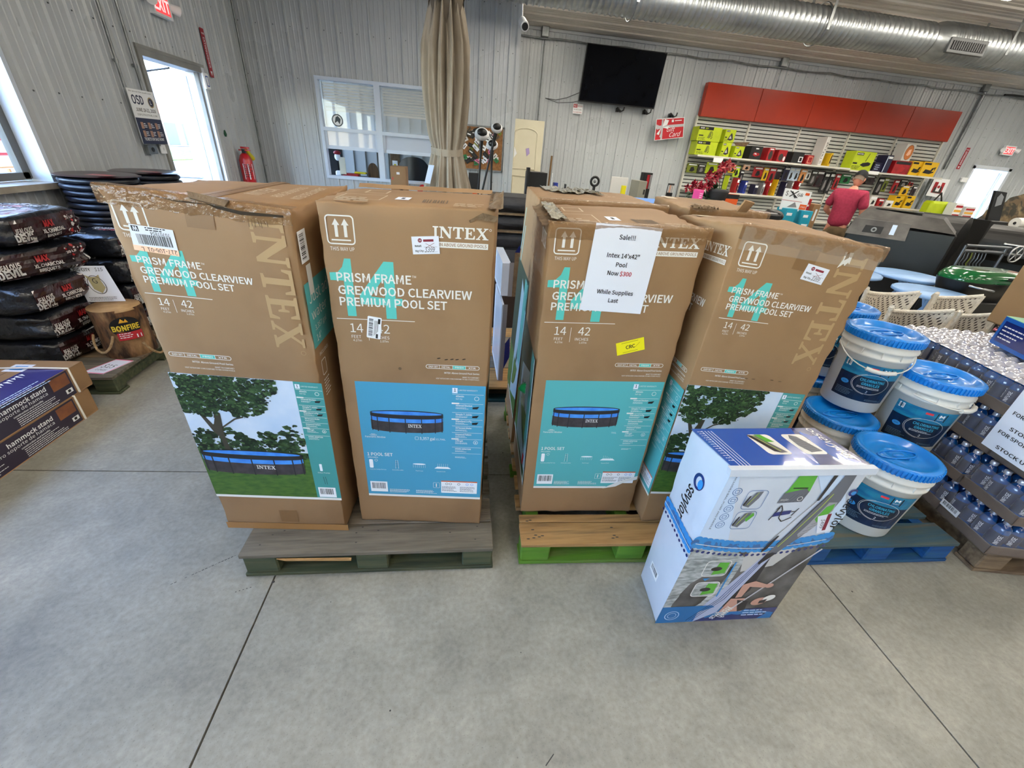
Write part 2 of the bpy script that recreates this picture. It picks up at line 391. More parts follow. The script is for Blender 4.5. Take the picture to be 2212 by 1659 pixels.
# ------------------------------------------------------------------ ribbed steel wall panels
def profile(L):
    """one panel 0.92 m wide: major ribs every 0.23 m with two small ribs between"""
    out = []; x = 0
    while x < L-1e-6:
        for dx, d in ((0, 0), (.010, .019), (.032, .019), (.042, 0), (.093, 0), (.100, .004), (.108, .004), (.115, 0), (.157, 0), (.164, .004), (.172, .004), (.179, 0)):
            if x+dx < L: out.append((x+dx, d))
        x += .23
    out.append((L, 0)); return out
screw = mat('screw head', (84, 88, 92), .5)
def wall(name, P0, U, N, length, ztop, holes, slab=.14, rows=(.55, 1.15, 1.75, 2.35, 2.95, 3.5), x0=0):
    """P0 start, U along, N into the room; holes (a0, a1, z0, z1); panels are children of the wall"""
    P0, U, N = Vector(P0), Vector(U), Vector(N)
    def pt(a, d, z): p = P0+U*a+N*d; return (p.x, p.y, z)
    cuts = sorted({0, length}|{h[0] for h in holes}|{h[1] for h in holes})
    root = MB()
    def cols(a, b):
        zs = [(0, ztop)]
        for h in holes:
            if a >= h[0]-1e-6 and b <= h[1]+1e-6:
                nz = []
                for z0, z1 in zs:
                    if h[2] > z0: nz.append((z0, min(z1, h[2])))
                    if h[3] < z1: nz.append((max(z0, h[3]), z1))
                zs = nz
        return zs
    for a, b in zip(cuts, cuts[1:]):
        for z0, z1 in cols(a, b):
            c = [pt(a, -slab, z0), pt(b, -slab, z0), pt(b, -.001, z0), pt(a, -.001, z0), pt(a, -slab, z1), pt(b, -slab, z1), pt(b, -.001, z1), pt(a, -.001, z1)]
            root.hexa(c, white_metal)
    w = tag(root.build(name, fixn=True), kind='structure')
    a = 0; sc = MB()
    while a < length-1e-6:
        b = min(a+.92, length); mb = MB(); pr = profile(b-a)
        sub = sorted(set([x for x, d in pr]+[c-a for c in cuts if a < c < b]))
        def dd(x):
            for (p, q), (r2, s2) in zip(pr, pr[1:]):
                if p <= x <= r2: return q+(s2-q)*((x-p)/(r2-p) if r2 > p else 0)
            return 0
        for p, q in zip(sub, sub[1:]):
            for z0, z1 in cols(a+p, a+q):
                mb.add([pt(a+p, dd(p)+.0005, z0), pt(a+q, dd(q)+.0005, z0), pt(a+q, dd(q)+.0005, z1), pt(a+p, dd(p)+.0005, z1)], [(0, 1, 2, 3)], white_metal)
        if mb.v:
            mb.build('wall_panel', w)
        x = .07
        while a+x < b:
            for z in rows:
                if z < ztop-.05 and not any(h[0]-.05 < a+x < h[1]+.05 and h[2]-.05 < z < h[3]+.05 for h in holes):
                    sc.cyl(pt(a+x, 0, z+random.uniform(-.01, .01)), pt(a+x, .005, z), .006, screw, n=6)
            x += .23
        a = b
    tag(sc.build('screws', w), kind='stuff')
    return w
# left wall: added unseen window, picture window and exit door
LWH = [(9.3-5.4, 9.3+.1, 1.14, 2.5), (9.3+.6, 9.3+3.95, 1.14, 2.5), (9.3+5.47, 9.3+6.70, 0, 2.24)]
wall('wall_left', (LX, -9.3, 0), (0, 1, 0), (1, 0, 0), 9.3+BY+.3, 5.4, LWH)
wall('wall_back', (LX, BY, 0), (1, 0, 0), (0, -1, 0), .97-LX, 5.2, [(1.0, 2.80, 1.03, 2.41)], slab=.12)
wall('wall_side', (.97, BY, 0), (0, 1, 0), (1, 0, 0), FY-BY, 5.2, [])
wall('wall_far', (.97, FY, 0), (1, 0, 0), (0, -1, 0), EX-.97, 3.9, [(12.73-.97, 13.88-.97, 0, 2.2)])
wall('wall_right', (EX, FY, 0), (0, -1, 0), (-1, 0, 0), FY+9.3, 5.4, [])
wall('wall_front', (EX, -9.3, 0), (-1, 0, 0), (0, 1, 0), EX-LX, 5.4, [])
# outside corner trim of the office block
tr = MB().box((.93, BY-.012, 0), (.985, BY+.03, 5.2), white_metal).build('trim_1'); tag(tr, kind='structure')
tr = MB().box((LX, BY-.035, 0), (LX+.035, BY, 5.2), white_metal).build('trim_2'); tag(tr, kind='structure')
# roof lining, ribs running along the building
ceilm = nmat('roof lining steel', (206, 200, 192), (196, 190, 182), 2, .38, r2=.46)
mb = MB(); y = FY+.02; prof = []
while y > -9.3:
    for dy, d in ((0, 0), (.012, .022), (.045, .022), (.057, 0), (.12, 0), (.13, .006), (.14, 0), (.2, 0), (.21, .006), (.22, 0)):
        if y-dy > -9.3: prof.append((y-dy, d))
    y -= .305
prof.append((-9.3, 0))
for (a, d), (b, e) in zip(prof, prof[1:]):
    mb.add([(LX, a, zc(a)-d), (EX, a, zc(a)-d), (EX, b, zc(b)-e), (LX, b, zc(b)-e)], [(0, 1, 2, 3)], ceilm)
mb.box((LX-.3, -9.5, 5.7), (EX+.3, FY+.3, 5.8), ceilm)
tag(mb.build('ceiling'), kind='structure')
mb = MB().box((LX-.15, FY+.02, zc(FY)), (EX+.15, FY+.15, 5.75), ceilm).box((LX-.15, -9.5, 5.2), (LX-.01, FY+.1, 5.75), ceilm).box((EX+.01, -9.5, 5.2), (EX+.15, FY+.1, 5.75), ceilm).box((LX-.15, -9.5, 5.2), (EX+.15, -9.35, 5.75), ceilm)
tag(mb.build('trim_3'), kind='structure')
# eave angle along the far wall
tag(MB().box((.97, FY-.05, EZ-.045), (EX, FY-.0, EZ+.0), white_metal).build('trim_4'), kind='structure')

# ------------------------------------------------------------------ outdoors
asph = nmat('sunlit paving', (120, 119, 116), (104, 104, 101), 1.2, .9)
grassm = nmat('grass', (62, 92, 30), (92, 112, 40), 6, .95)
tag(MB().box((-60, -30, -.35), (LX-.35, 60, -.1), asph).build('pavement_outside'), kind='structure')
tag(MB().box((LX-.35, FY+.35, -.35), (60, 60, -.1), asph).build('pavement_behind'), kind='structure')
for i, (a, b, lb) in enumerate((((-22, 12), (-15.5, 70), 'strip of sunlit grass nearest the open exit door'), ((-60, 20), (-33, 90), 'wide lawn across the road beyond the exit door'))):
    tag(MB().box((a[0], a[1], -.1), (b[0], b[1], -.06), grassm).build('lawn'), lb, 'grass', kind='stuff')
def shed(x, y, w, d, h, c, rc, lab):
    t = thing('shed', lab, 'building', (x, y, -.1)); m = mat('shed wall %d %d %d' % c, c, .8); rm = mat('shed roof %d %d %d' % rc, rc, .8)
    MB().box((x, y, -.055), (x+w, y+d, h), m).build('wall', t)
    MB().prism([(y-.2, h), (y+d+.2, h), (y+d/2, h+d*.3)], x-.2, x+w+.2, rm, 'x').build('roof', t)
    dk = mat('dark opening', (60, 66, 72), .5)
    for i in range(2): MB().box((x+w, y+d*(.15+.4*i), 0), (x+w+.03, y+d*(.4+.4*i), h*.75), dk).build('door', t)
shed(-31, 46, 5, 7, 2.4, (214, 206, 196), (178, 112, 92), 'small pale shed with rust roof, seen through the door glass')
shed(-30, 62, 5, 7, 2.6, (222, 190, 184), (196, 60, 60), 'pink and red shed farther off beyond the road')
shed(-38, 76, 9, 9, 3.6, (225, 225, 225), (120, 130, 140), 'white building far beyond the lawn outside')
# red price board and steel grating seen through the left window
t = thing('price_board', 'red and white outdoor sign board beyond the left window', 'sign', (-5.2, 6.6, -.1))
rd = mat('sign red', (196, 62, 66), .6); wh = mat('paper white', (238, 240, 242), .6)
MB().box((-5.25, 5.2, .95), (-5.2, 7.4, 2.6), wh).build('panel', t); [MB().box((-5.33, q, -.1), (-5.26, q+.06, 2.6), wh).build('post', t) for q in (5.3, 7.2)]
D = Dec(lambda u, v, o: Vector((-5.2+o*3, u, v)))
for j in range(6):
    D.rect(5.3, 1.15+j*.22, 7.3, 1.33+j*.22, rd)
    for i in range(6): D.rect(5.4+i*.3, 1.18+j*.22, 5.6+i*.3, 1.30+j*.22, wh, 1)
D.build('print', t)
t = thing('steel_grating', 'orange framed expanded metal mesh panel outside the window', 'mesh', (-4.4, 4.9, -.1))
og = mat('orange paint', (216, 150, 92), .6)
mb = MB()
for i in range(14): mb.box((-4.42, 3.6+i*.13, .2), (-4.40, 3.62+i*.13, 1.10), og)
for i in range(14): mb.box((-4.42, 3.6, .2+i*.07), (-4.40, 5.4, .212+i*.07), og)
tag(mb.build('mesh', t), kind='stuff')
MB().box((-4.45, 5.38, -.1), (-4.39, 5.44, 1.3), og).build('post', t); MB().box((-4.45, 3.56, -.1), (-4.39, 3.62, 1.3), og).build('post', t)
# blue building beyond the far right door
t = thing('blue_building', 'blue clapboard building beyond the open far door', 'building', (18, 16, -.1))
b1 = mat('pale blue board', (168, 200, 236), .6); b2 = mat('mid blue board', (64, 140, 214), .6)
for j in range(26):
    MB().box((13, 16, -.1+j*.2), (30, 16.05+.01*(j % 2), .085+j*.2), b2 if j < 8 else b1).build('board', t)
MB().box((13, 16.06, -.1), (30, 17, 5.1), b1).build('wall', t)

# ------------------------------------------------------------------ left window
frm = nmat('window frame white', (206, 216, 228), (198, 208, 222), 3, .35)
glass = mat('window glass', (255, 255, 255), .0, trans=1, ior=1.01, spec=.3)
greyf = mat('dark sash', (96, 96, 92), .5)
w = MB()
y0, y1, z0, z1 = .6, 3.95, 1.14, 2.5
w.box((LX-.16, y0, z0), (LX+.02, y0+.05, z1), frm).box((LX-.16, y1-.035, z0), (LX+.03, y1, z1), frm).box((LX-.16, y0+.05, z1-.05), (LX+.03, y1-.035, z1), frm)
w = tag(w.build('window_1'), kind='structure')
MB().box((LX-.16, y0-.05, z0-.03), (LX+.08, y1+.03, z0+.012), nmat('sill board', (176, 170, 158), (150, 142, 130), 6, .4)).build('window_sill', w)
MB().box((LX-.145, y1-.1, z0+.03), (LX-.10, y1-.035, z1), greyf).box((LX-.145, y0+.05, z0+.02), (LX-.10, y1-.05, z0+.07), greyf).build('sash', w)
MB().box((LX-.15, 2.2, z0), (LX-.10, 2.27, z1), frm).build('mullion', w)
MB().box((LX-.128, y0+.05, z0+.05), (LX-.122, y1-.08, z1-.05), glass).build('pane', w)
w3 = MB(); a_, b_ = -5.4, .1  # extra window out of view, added to bring in daylight from the left
for q0, q1 in ((a_, a_+.05), (b_-.05, b_), (-3.6, -3.54), (-1.8, -1.74)): w3.box((LX-.16, q0, z0), (LX+.02, q1, z1), frm)
w3.box((LX-.15, a_+.05, z1-.05), (LX+.015, b_-.05, z1), frm).box((LX-.15, a_+.05, z0), (LX+.015, b_-.05, z0+.05), frm)
w3 = tag(w3.build('added_window_3'), kind='structure'); MB().box((LX-.128, a_+.05, z0+.05), (LX-.122, b_-.05, z1-.05), glass).build('pane', w3)
# office window in the back wall
wx0, wx1, wz0, wz1 = LX+1.0, LX+2.8, 1.03, 2.41
f2 = nmat('vinyl frame', (208, 220, 236), (200, 212, 230), 2, .35)
pane_t = mat('office glass', (225, 232, 236), .02, trans=.0, alpha=.28, coat=1, spec=1)
frost = mat('frosted sash glass', (196, 206, 222), .25, alpha=.93, coat=.6)
wn = MB()
b = .045
for x0, x1, z0, z1 in ((wx0+b, wx1-b, wz1-b, wz1), (wx0+b, wx1-b, wz0, wz0+b), (wx0, wx0+b, wz0, wz1), (wx1-b, wx1, wz0, wz1), ((wx0+wx1)/2-.045, (wx0+wx1)/2+.045, wz0+b, wz1-b)):
    wn.box((x0, BY-.035, z0), (x1, BY+.1, z1), f2)
wn = tag(wn.build('window_2'), kind='structure')
for i, (a, c) in enumerate(((wx0+b, (wx0+wx1)/2-.045), ((wx0+wx1)/2+.045, wx1-b))):
    MB().box((a, BY-.03, 1.71), (c, BY+.06, 1.76), f2).build('rail', wn)
    MB().box((a+.03, BY+.0, 1.46), (c-.03, BY+.05, 1.51), f2).box((a, BY, 1.46), (a+.035, BY+.04, 1.73), f2).box((c-.035, BY, 1.46), (c, BY+.04, 1.73), f2).build('sash', wn)
    MB().box((a, BY+.02, 1.51), (c, BY+.026, 1.71), frost).build('pane', wn)
    MB().box((a, BY+.02, 1.76), (c, BY+.026, wz1-b), pane_t).build('pane', wn)
# office room behind
offw = mat('office wall', (150, 150, 146), .7)
ob = MB().box((LX, 9.9, 0), (.95, 10.0, 3.2), offw).box((LX, BY+.13, 3.1), (.95, 9.95, 3.2), offw)
tag(ob.build('wall_office'), kind='structure')
mb = MB()
for i in range(16): mb.box((LX+.1+i*.23, 9.87, 0), (LX+.13+i*.23, 9.9, 3.1), offw)
tag(mb.build('trim_5'), kind='structure')
bl = mat('blind slat', (226, 214, 192), .6)
for i, (a, c) in enumerate(((wx0+b+.02, (wx0+wx1)/2-.06), ((wx0+wx1)/2+.06, wx1-b-.02))):
    t = thing('window_blind', 'cream slatted blind pulled half up in the %s office window' % ('left', 'right')[i], 'blind', (a, BY+.14, 2.36), group='office window blinds')
    for j in range(9):
        z = 2.34-j*.038
        mb = MB(); mb.add([(a, BY+.125, z+.012), (c, BY+.125, z+.012), (c, BY+.155, z-.012), (a, BY+.155, z-.012)], [(0, 1, 2, 3)], bl); mb.build('slat', t)
    MB().box((a, BY+.125, 1.985), (c, BY+.16, 2.012), bl).build('bottom_rail', t)
# decal logo disc on office glass
D = Dec(lambda u, v, o: Vector((u, BY+.018-o, v)))
gd = mat('dark grey vinyl', (70, 78, 82), .6)
D.disc((wx0+.26, 1.86), .085, gd).disc((wx0+.26, 1.86), .07, wh, 1)
D.poly([(wx0+.215, 1.82), (wx0+.235, 1.9), (wx0+.27, 1.92), (wx0+.31, 1.88), (wx0+.29, 1.81), (wx0+.26, 1.85)], gd, 2)
D.build('decal', wn)

# ------------------------------------------------------------------ exit door, left wall
dfm = nmat('door frame steel', (150, 150, 146), (132, 132, 128), 4, .45)
whd = nmat('white door', (226, 232, 240), (214, 222, 232), 3, .35)
y0, y1, zt = 5.47, 6.70, 2.24
d = MB().box((LX-.16, y0, 0), (LX+.03, y0+.06, zt), dfm).box((LX-.16, y1-.06, 0), (LX+.03, y1, zt), whd).box((LX-.16, y0-.01, zt), (LX+.035, y1+.01, zt+.03), dfm).box((LX-.16, y0+.06, zt-.06), (LX+.03, y1-.06, zt), dfm)
d = tag(d.build('door_1'), kind='structure')
MB().box((LX-.05, y1-.095, 0), (LX-.01, y1-.06, zt-.06), dfm).build('door_stop', d)
t = d
# the white glazed leaf stands open outwards, hinged on the far jamb
def DM(a, z, o=0):   # a metres from hinge along the open leaf
    q = R(78); return (LX-.16-a*math.sin(q), y1-.07-a*math.cos(q)+o, z)
def leafbox(a0, a1, z0, z1, th, m):
    q = [DM(a, z, o) for z in (z0, z1) for a, o in ((a0, 0), (a1, 0), (a1, th), (a0, th))]
    return MB().hexa(q, m)
leaf = leafbox(0, .16, 0, 2.14, .045, whd); 
for a0, a1, z0, z1 in ((.92, 1.08, 0, 2.14), (.16, .92, 1.82, 2.14), (.16, .92, 0, .9)):
    leaf.hexa([DM(a, z, o) for z in (z0, z1) for a, o in ((a0, 0), (a1, 0), (a1, .045), (a0, .045))], whd)
lf = leaf.build('door_leaf', d, fixn=True)
leafbox(.16, .92, .9, 1.82, .008, glass).build('pane', lf)
MB().tube([DM(.08, 1.02, -.06), DM(1.0, 1.02, -.06)], .014, mat('push bar', (180, 196, 214), .3, 1)).build('push_bar', lf)
MB().box(DM(.75, 1.95, -.07), DM(.5, 2.02, -.02), mat('black plastic', (26, 27, 29), .4)).tube([DM(.6, 1.98, -.07), (LX-.5, y1-.4, 2.1), (LX-.1, y1-.5, 2.16)], .01, mat('black plastic')).build('door_closer', lf)
blk = MT['black plastic']
# wall bits by the door
t = thing('door_chime', 'small white and blue square sensor on the door jamb', 'sensor', (LX+.03, y1-.04, 2.2))
D = Dec(lambda u, v, o: Vector((LX+.06+o, y1-.09+u, 2.08+v)))
MB().box((LX+.03, y1-.09, 2.02), (LX+.06, y1+.02, 2.19), wh, .01).build('body', t)
D.rrect(.02, -.03, .09, .08, .015, .012, mat('blue print', (40, 84, 170), .5)); D.build('print', t)

poster_n = mat('navy print', (38, 44, 72), .5); ink = mat('black ink', (22, 22, 24), .6)
t = tag(MB().box((LX+.052, 5.08, 1.42), (LX+.056, 5.47, 1.875), wh).build('event_poster'), 'event poster with dark lower half taped beside the exit door', 'poster')
D = Dec(lambda u, v, o: Vector((LX+.056+o, 5.08+u, 1.42+v)))
D.rect(0, 0, .39, .22, poster_n).text('OSD', .03, .335, .07, poster_n, bold=.03, w=.17); D.disc((.31, .36), .045, mat('gold print', (170, 150, 110), .5)).disc((.31, .36), .035, poster_n, 1).text('L', .297, .345, .03, wh, 2, bold=.03)
D.text('We are on the south side', .02, .43, .012, ink, w=.33).text('JUNE 18-21, 2026', .05, .275, .028, ink, w=.3, bold=.02).text('OSPLITFESTIVAL.COM', .05, .24, .016, ink, w=.3)
for i in range(6): D.rect(.05+.11*(i % 3), .06+.07*(i//3), .09+.11*(i % 3), .115+.07*(i//3), mat('skin print', (170, 130, 110), .5), 1); D.lines(.095+.11*(i % 3), .10+.07*(i//3), .05, 3, .014, .006, wh, 1)
D.text('TICKETS ON SALE NOW!', .04, .03, .024, wh, 1, w=.31, bold=.02)
D.build('print', t)
t = thing('light_switch', 'cream light switch plate below the event poster', 'switch', (LX, 5.4, 1.38))
MB().box((LX+.02, 5.37, 1.33), (LX+.035, 5.46, 1.415), wh, .003).build('plate', t); MB().box((LX+.035, 5.405, 1.36), (LX+.045, 5.42, 1.385), wh).build('toggle', t)
t = thing('outlet_box', 'grey metal outlet box under the event poster', 'outlet', (LX, 5.2, 1.38))
gal = nmat('galvanised steel', (150, 154, 156), (120, 124, 126), 9, .35, metal=.85)
MB().box((LX+.02, 5.13, 1.33), (LX+.055, 5.27, 1.41), gal, .004).build('box', t); MB().cyl((LX+.055, 5.2, 1.37), (LX+.06, 5.2, 1.37), .02, blk).build('socket', t)
for y, z0, lab in ((5.10, 1.875, 'conduit pipe running down the left wall to the poster'), (5.36, 1.40, 'conduit pipe just left of the exit door frame')):
    mb = MB().tube([(LX+.035, y, 5.2), (LX+.035, y, z0)], .012, gal)
    t = tag(mb.build('conduit'), lab, 'pipe')
    MB().cyl((LX+.035, y, 2.06), (LX+.035, y, 2.09), .017, gal).box((LX+.02, y-.03, 2.07), (LX+.03, y+.03, 2.085), gal).build('clamp', t)
t = tag(MB().tube([(LX+.05, BY-.03, 5.1), (LX+.05, BY-.03, .3)], .011, gal).build('conduit'), 'thin conduit in the corner where the two walls meet', 'pipe')
# exit sign with twin lamps
def exit_sign(P, U, N, lab, lamp=True, s=1.):
    P, U, N = Vector(P), Vector(U), Vector(N); up = Vector((0, 0, 1))
    f = lambda a, b, c: P+U*a*s+up*b*s+N*c*s
    t = thing('exit_sign', lab, 'sign', P)
    hx = lambda a0, a1, b0, b1, c0, c1, m: MB().hexa([f(a, b, c) for b in (b0, b1) for a, c in ((a0, c0), (a1, c0), (a1, c1), (a0, c1))], m)
    hx(-.16, .16, -.1, .1, 0, .05, wh).build('housing', t, fixn=True)
    D = Dec(lambda u, v, o: f(u, v, .05+o)); D.rect(-.13, -.075, .13, .075, mat('exit red glow', (255, 70, 74), .5, emit=.9)).text('EXIT', 0, -.05, .1, mat('exit white glow', (255, 206, 206), .5, emit=1.), al='c', bold=.03)
    D.build('face', t)
    for q in (-1, 1):
        mb = MB().cyl(f(q*.17, .02, .03), f(q*.24, .0, .09), .035*s, wh, r1=.05*s, n=12); mb.build('lamp_head', t)
    return t
exit_sign((LX+.02, 6.05, 2.68), (0, 1, 0), (1, 0, 0), 'glowing red exit sign above the open door on the left wall')
# fire extinguisher + arrow sign
def arrow_sign(P, U, N, lab, h=.55, w=.085):
    P, U, N = Vector(P), Vector(U), Vector(N); up = Vector((0, 0, 1)); f = lambda a, b, c: P+U*a+up*b+N*c
    dr = mat('fire sign red', (158, 34, 46), .5)
    t = tag(MB().hexa([f(a, b, c) for b in (0, h) for a, c in ((0, 0), (w, 0), (w, .004), (0, .004))], dr).build('fire_arrow_sign', fixn=True), lab, 'sign')
    D = Dec(lambda u, v, o: f(u, v, .004+o)); D.text('FIRE', w*.15, h*.88, .016, wh, w=w*.7, bold=.03)
    D.text('EXTINGUISHER', w*.28, h*.82, w*.42, wh, rot=-90, bold=.02, w=h*.62)
    D.poly([(w*.2, h*.13), (w*.8, h*.13), (w*.5, h*.03)], wh, 1); D.build('print', t)
arrow_sign((LX+.02, 6.86, 2.17), (0, 1, 0), (1, 0, 0), 'tall red fire arrow sign right of the exit door', .49)
t = thing('fire_extinguisher', 'red fire extinguisher hung on the left wall with yellow nozzle', 'extinguisher', (LX+.1, 7.05, .95))
er = mat('extinguisher red', (186, 24, 34), .3, coat=.5); yl = mat('yellow plastic', (214, 196, 36), .5)
x, y = LX+.12, 7.1
MB().lathe([(0, .9), (.08, .9), (.085, .95), (.085, 1.24), (.06, 1.3), (.03, 1.33), (0, 1.33)], er, (x, y, 0), 18).build('cylinder', t)
MB().box((x-.06, y-.012, 1.36), (x+.09, y+.012, 1.375), er).box((x-.03, y-.012, 1.385), (x+.08, y+.012, 1.41), er).box((x-.02, y-.015, 1.32), (x+.02, y+.015, 1.38), blk).build('handle', t)
MB().cyl((x+.02, y+.03, 1.38), (x+.02, y+.20, 1.26), .02, yl, r1=.035, n=10).build('nozzle', t)
D = Dec(cylmap((x, y, 0), .086, .086, 0, 1.4, R(-100))); D.rect(0, 1.0, .13, 1.2, wh); D.lines(.01, 1.18, .11, 7, .025, .01, ink, 1); D.build('label', t)
t = tag(MB().lathe([(.0, 0), (.012, 0), (.02, .03), (.01, .07), (0, .08)], mat('dark green plastic', (30, 84, 58), .5), (LX+.05, 6.83, 1.52), 8).build('green_hook'), 'small dark green clip stuck above the fire extinguisher', 'clip')
# ------------------------------------------------------------------ wooden pallets
def wood(name, c1, c2, c3=None, axis='x', rough=.75):
    st = {'x': (1.2, 14, 14), 'y': (14, 1.2, 14), 'z': (14, 14, 1.2)}[axis]
    return nmat(name, c1, c2, 3, rough, detail=6, stretch=st, bump=.35, bscale=9, c3=c3, scale3=2.2, bdist=.004)
def pallet(x, y, yaw, w, d, tops, side, label, boards, brd=None, h=.13, seed=1, name='wooden_pallet', under=None):
    """front-left floor corner, width along the front, depth back"""
    rnd = random.Random(seed); t = thing(name, label, 'pallet', (x, y, 0)); T = TM(x, y, 0, yaw)
    under = under or side
    for i, (a, b) in enumerate(boards):
        j = rnd.uniform(-.006, .006)
        bevel(MB(T).box((j, a, h-.019+rnd.uniform(-.002, 0)), (w+rnd.uniform(-.008, .004), b, h), tops[i % len(tops)]).build('top_board', t), .002)
    for i, q in enumerate((0, (w-.14)/2, w-.14)):
        MB(T).box((q+.005, .004, .017), (q+.135, .10, h-.019), side, .006).box((q+.04, .10, .017), (q+.10, d-.10, h-.019), under).box((q+.005, d-.10, .017), (q+.135, d-.004, h-.019), side, .006).build('stringer', t)
    for a in (0, d/2-.05, d-.1):
        bevel(MB(T).box((0, a, 0), (w, a+.1, .017), side).build('bottom_board', t), .002)
    return t
gw1 = wood('weathered grey wood', (116, 108, 94), (92, 86, 74), (78, 74, 62))
gw2 = wood('weathered grey wood lighter', (128, 118, 104), (100, 92, 80), (84, 80, 66))
mossy = wood('green stained wood', (58, 70, 50), (82, 84, 60), (46, 54, 42))
yw = wood('raw pine', (172, 134, 84), (146, 110, 66), (104, 82, 56))
lime = wood('lime green painted wood', (92, 138, 40), (76, 120, 34), (104, 122, 60))
blu = wood('blue painted wood', (14, 78, 138), (10, 62, 116), (40, 84, 110))
blw = wood('worn blue grey wood', (70, 84, 82), (44, 78, 96), (96, 84, 58))
brn = wood('brown pallet wood', (128, 108, 84), (100, 82, 62), (74, 60, 48))
teal = wood('dark teal wood', (6, 54, 62), (8, 66, 76), (14, 46, 52))
def slats(d, wid, gap, first=.14):
    out = [(0, first)]; y = first+gap
    while y+wid < d: out.append((y, y+wid)); y += wid+gap
    out.append((d-wid, d)) if out[-1][1] < d-wid-.01 else None
    return out
P1 = pallet(-.846, 1.187, -1.6, 1.02, 1.22, [gw1, gw2], mossy, 'weathered grey pallet with mossy green sides under the two left pool boxes', [(0, .145), (.15, .29), (.33, .42), (.47, .56), (.61, .70), (.75, .84), (.89, .98), (1.03, 1.22)], seed=3)
MB(TM(-.846, 1.187, 0, -1.6)).hexa([(.17, -.006, .098), (.43, -.010, .092), (.43, 0, .092), (.17, 0, .098), (.14, -.004, .108), (.43, -.008, .100), (.43, 0, .100), (.14, 0, .108)], yw).build('splinter', P1)
D = Dec(lambda u, v, o: TM(-.846, 1.187, 0, -1.6) @ Vector((u, v, .13+o)))
for a in ((.06, .05), (.09, .10), (.13, .12), (.43, .10), (.44, .05), (.45, .13), (.52, .11), (.83, .09), (.94, .05), (.95, .12), (.96, .21), (.9, .3)): D.disc(a, .0045, scuff, n=8, ry=.0028)
D.build('nail_heads', P1)['kind'] = 'stuff'
P2 = pallet(.292, 1.170, -2.8, 1.02, 1.22, [yw], lime, 'pine topped pallet painted lime green under the middle pool boxes', [(0, .12), (.125, .17), (.21, .30), (.35, .44), (.49, .58), (.63, .72), (.77, .86), (.91, 1.0), (1.05, 1.22)], seed=5)
D = Dec(lambda u, v, o: TM(.292, 1.170, 0, -2.8) @ Vector((u, v, .13+o)))
for a in ((.035, .03), (.06, .035), (.085, .04), (.07, .05), (.1, .046), (.06, .08), (.42, .03), (.44, .035), (.43, .045), (.43, .09), (.04, .13), (.055, .135)): D.disc(a, .008, scuff, n=8, ry=.003)
D.build('nail_heads', P2)['kind'] = 'stuff'
P3 = pallet(1.62, 1.075, -2.2, .80, 1.1, [blw], blu, 'blue painted pallet under the chlorine buckets', slats(1.1, .1, .04, .13), seed=6)
P4 = pallet(2.50, .985, -10, 1.02, 1.25, [brn], brn, 'brown wooden pallet under the stacked drink cases', slats(1.25, .1, .05, .13), seed=8)
P5 = pallet(-3.09, 2.62, 1.5, .87, 1.12, [gw1, brn], mossy, 'green grey pallet under the charcoal bags and log', [(0, .3), (.31, .45), (.49, .63), (.67, .81), (.85, 1.12)], seed=9)
P6 = pallet(-.35, 2.545, -1, 1.0, 1.15, [yw, gw2], teal, 'pine pallet with dark teal front in the gap behind the pool boxes', slats(1.15, .2, .01, .3), seed=10)

# ------------------------------------------------------------------ cartons
card = nmat('brown cardboard', (150, 117, 82), (143, 111, 77), 2.4, .62, detail=5, bump=.10, bscale=26, c3=(132, 101, 69), scale3=3.4, bdist=.003)
cardd = nmat('brown cardboard worn edge', (120, 98, 72), (96, 76, 54), 20, .8, bump=.8, bscale=60)
cardi = mat('torn cardboard dark', (52, 42, 32), .9)
tapem = mat('packing tape', (146, 108, 66), .18, alpha=.55, coat=.6)
n = tapem.node_tree; b = n.nodes['Principled BSDF']; no = n.nodes.new('ShaderNodeTexNoise'); no.inputs['Scale'].default_value = 38; no.inputs['Detail'].default_value = 3
bp = n.nodes.new('ShaderNodeBump'); bp.inputs['Strength'].default_value = .9; bp.inputs['Distance'].default_value = .012
tc = n.nodes.new('ShaderNodeTexCoord'); n.links.new(tc.outputs['Object'], no.inputs['Vector']); n.links.new(no.outputs['Fac'], bp.inputs['Height']); n.links.new(bp.outputs[0], b.inputs['Normal']); n.links.new(bp.outputs[0], b.inputs['Coat Normal'])
white = mat('white print', (228, 226, 220), .55); tealp = mat('teal print', (84, 186, 176), .5); tealpan = mat('teal label', (84, 170, 172), .4); tealblue = mat('sky teal label', (70, 152, 186), .4); tealdk = mat('teal band', (66, 146, 144), .4)
tan = mat('tan print', (168, 138, 98), .6); skyp = nmat('printed sky', (176, 198, 222), (206, 216, 228), 6, .4); pap = mat('paper sheet', (226, 230, 240), .6)
yel = mat('yellow sticker', (232, 218, 20), .5); redp = mat('red ink', (178, 32, 42), .6); orgp = mat('peach sticker', (246, 196, 164), .5)
leafs = [mat('printed leaf %d' % i, c, .5) for i, c in enumerate(((28, 48, 28), (40, 66, 36), (56, 84, 46), (20, 34, 22), (74, 102, 58)))]
lawnp = nmat('printed lawn', (56, 92, 38), (78, 112, 44), 30, .45, stretch=(1, 1, 3)); poolw = nmat('printed water', (54, 124, 214), (74, 150, 230), 26, .4)
poold = nmat('printed liner', (70, 64, 66), (52, 48, 50), 30, .5); poolf = mat('printed frame', (38, 38, 40), .5); trunkp = mat('printed trunk', (62, 58, 46), .5)

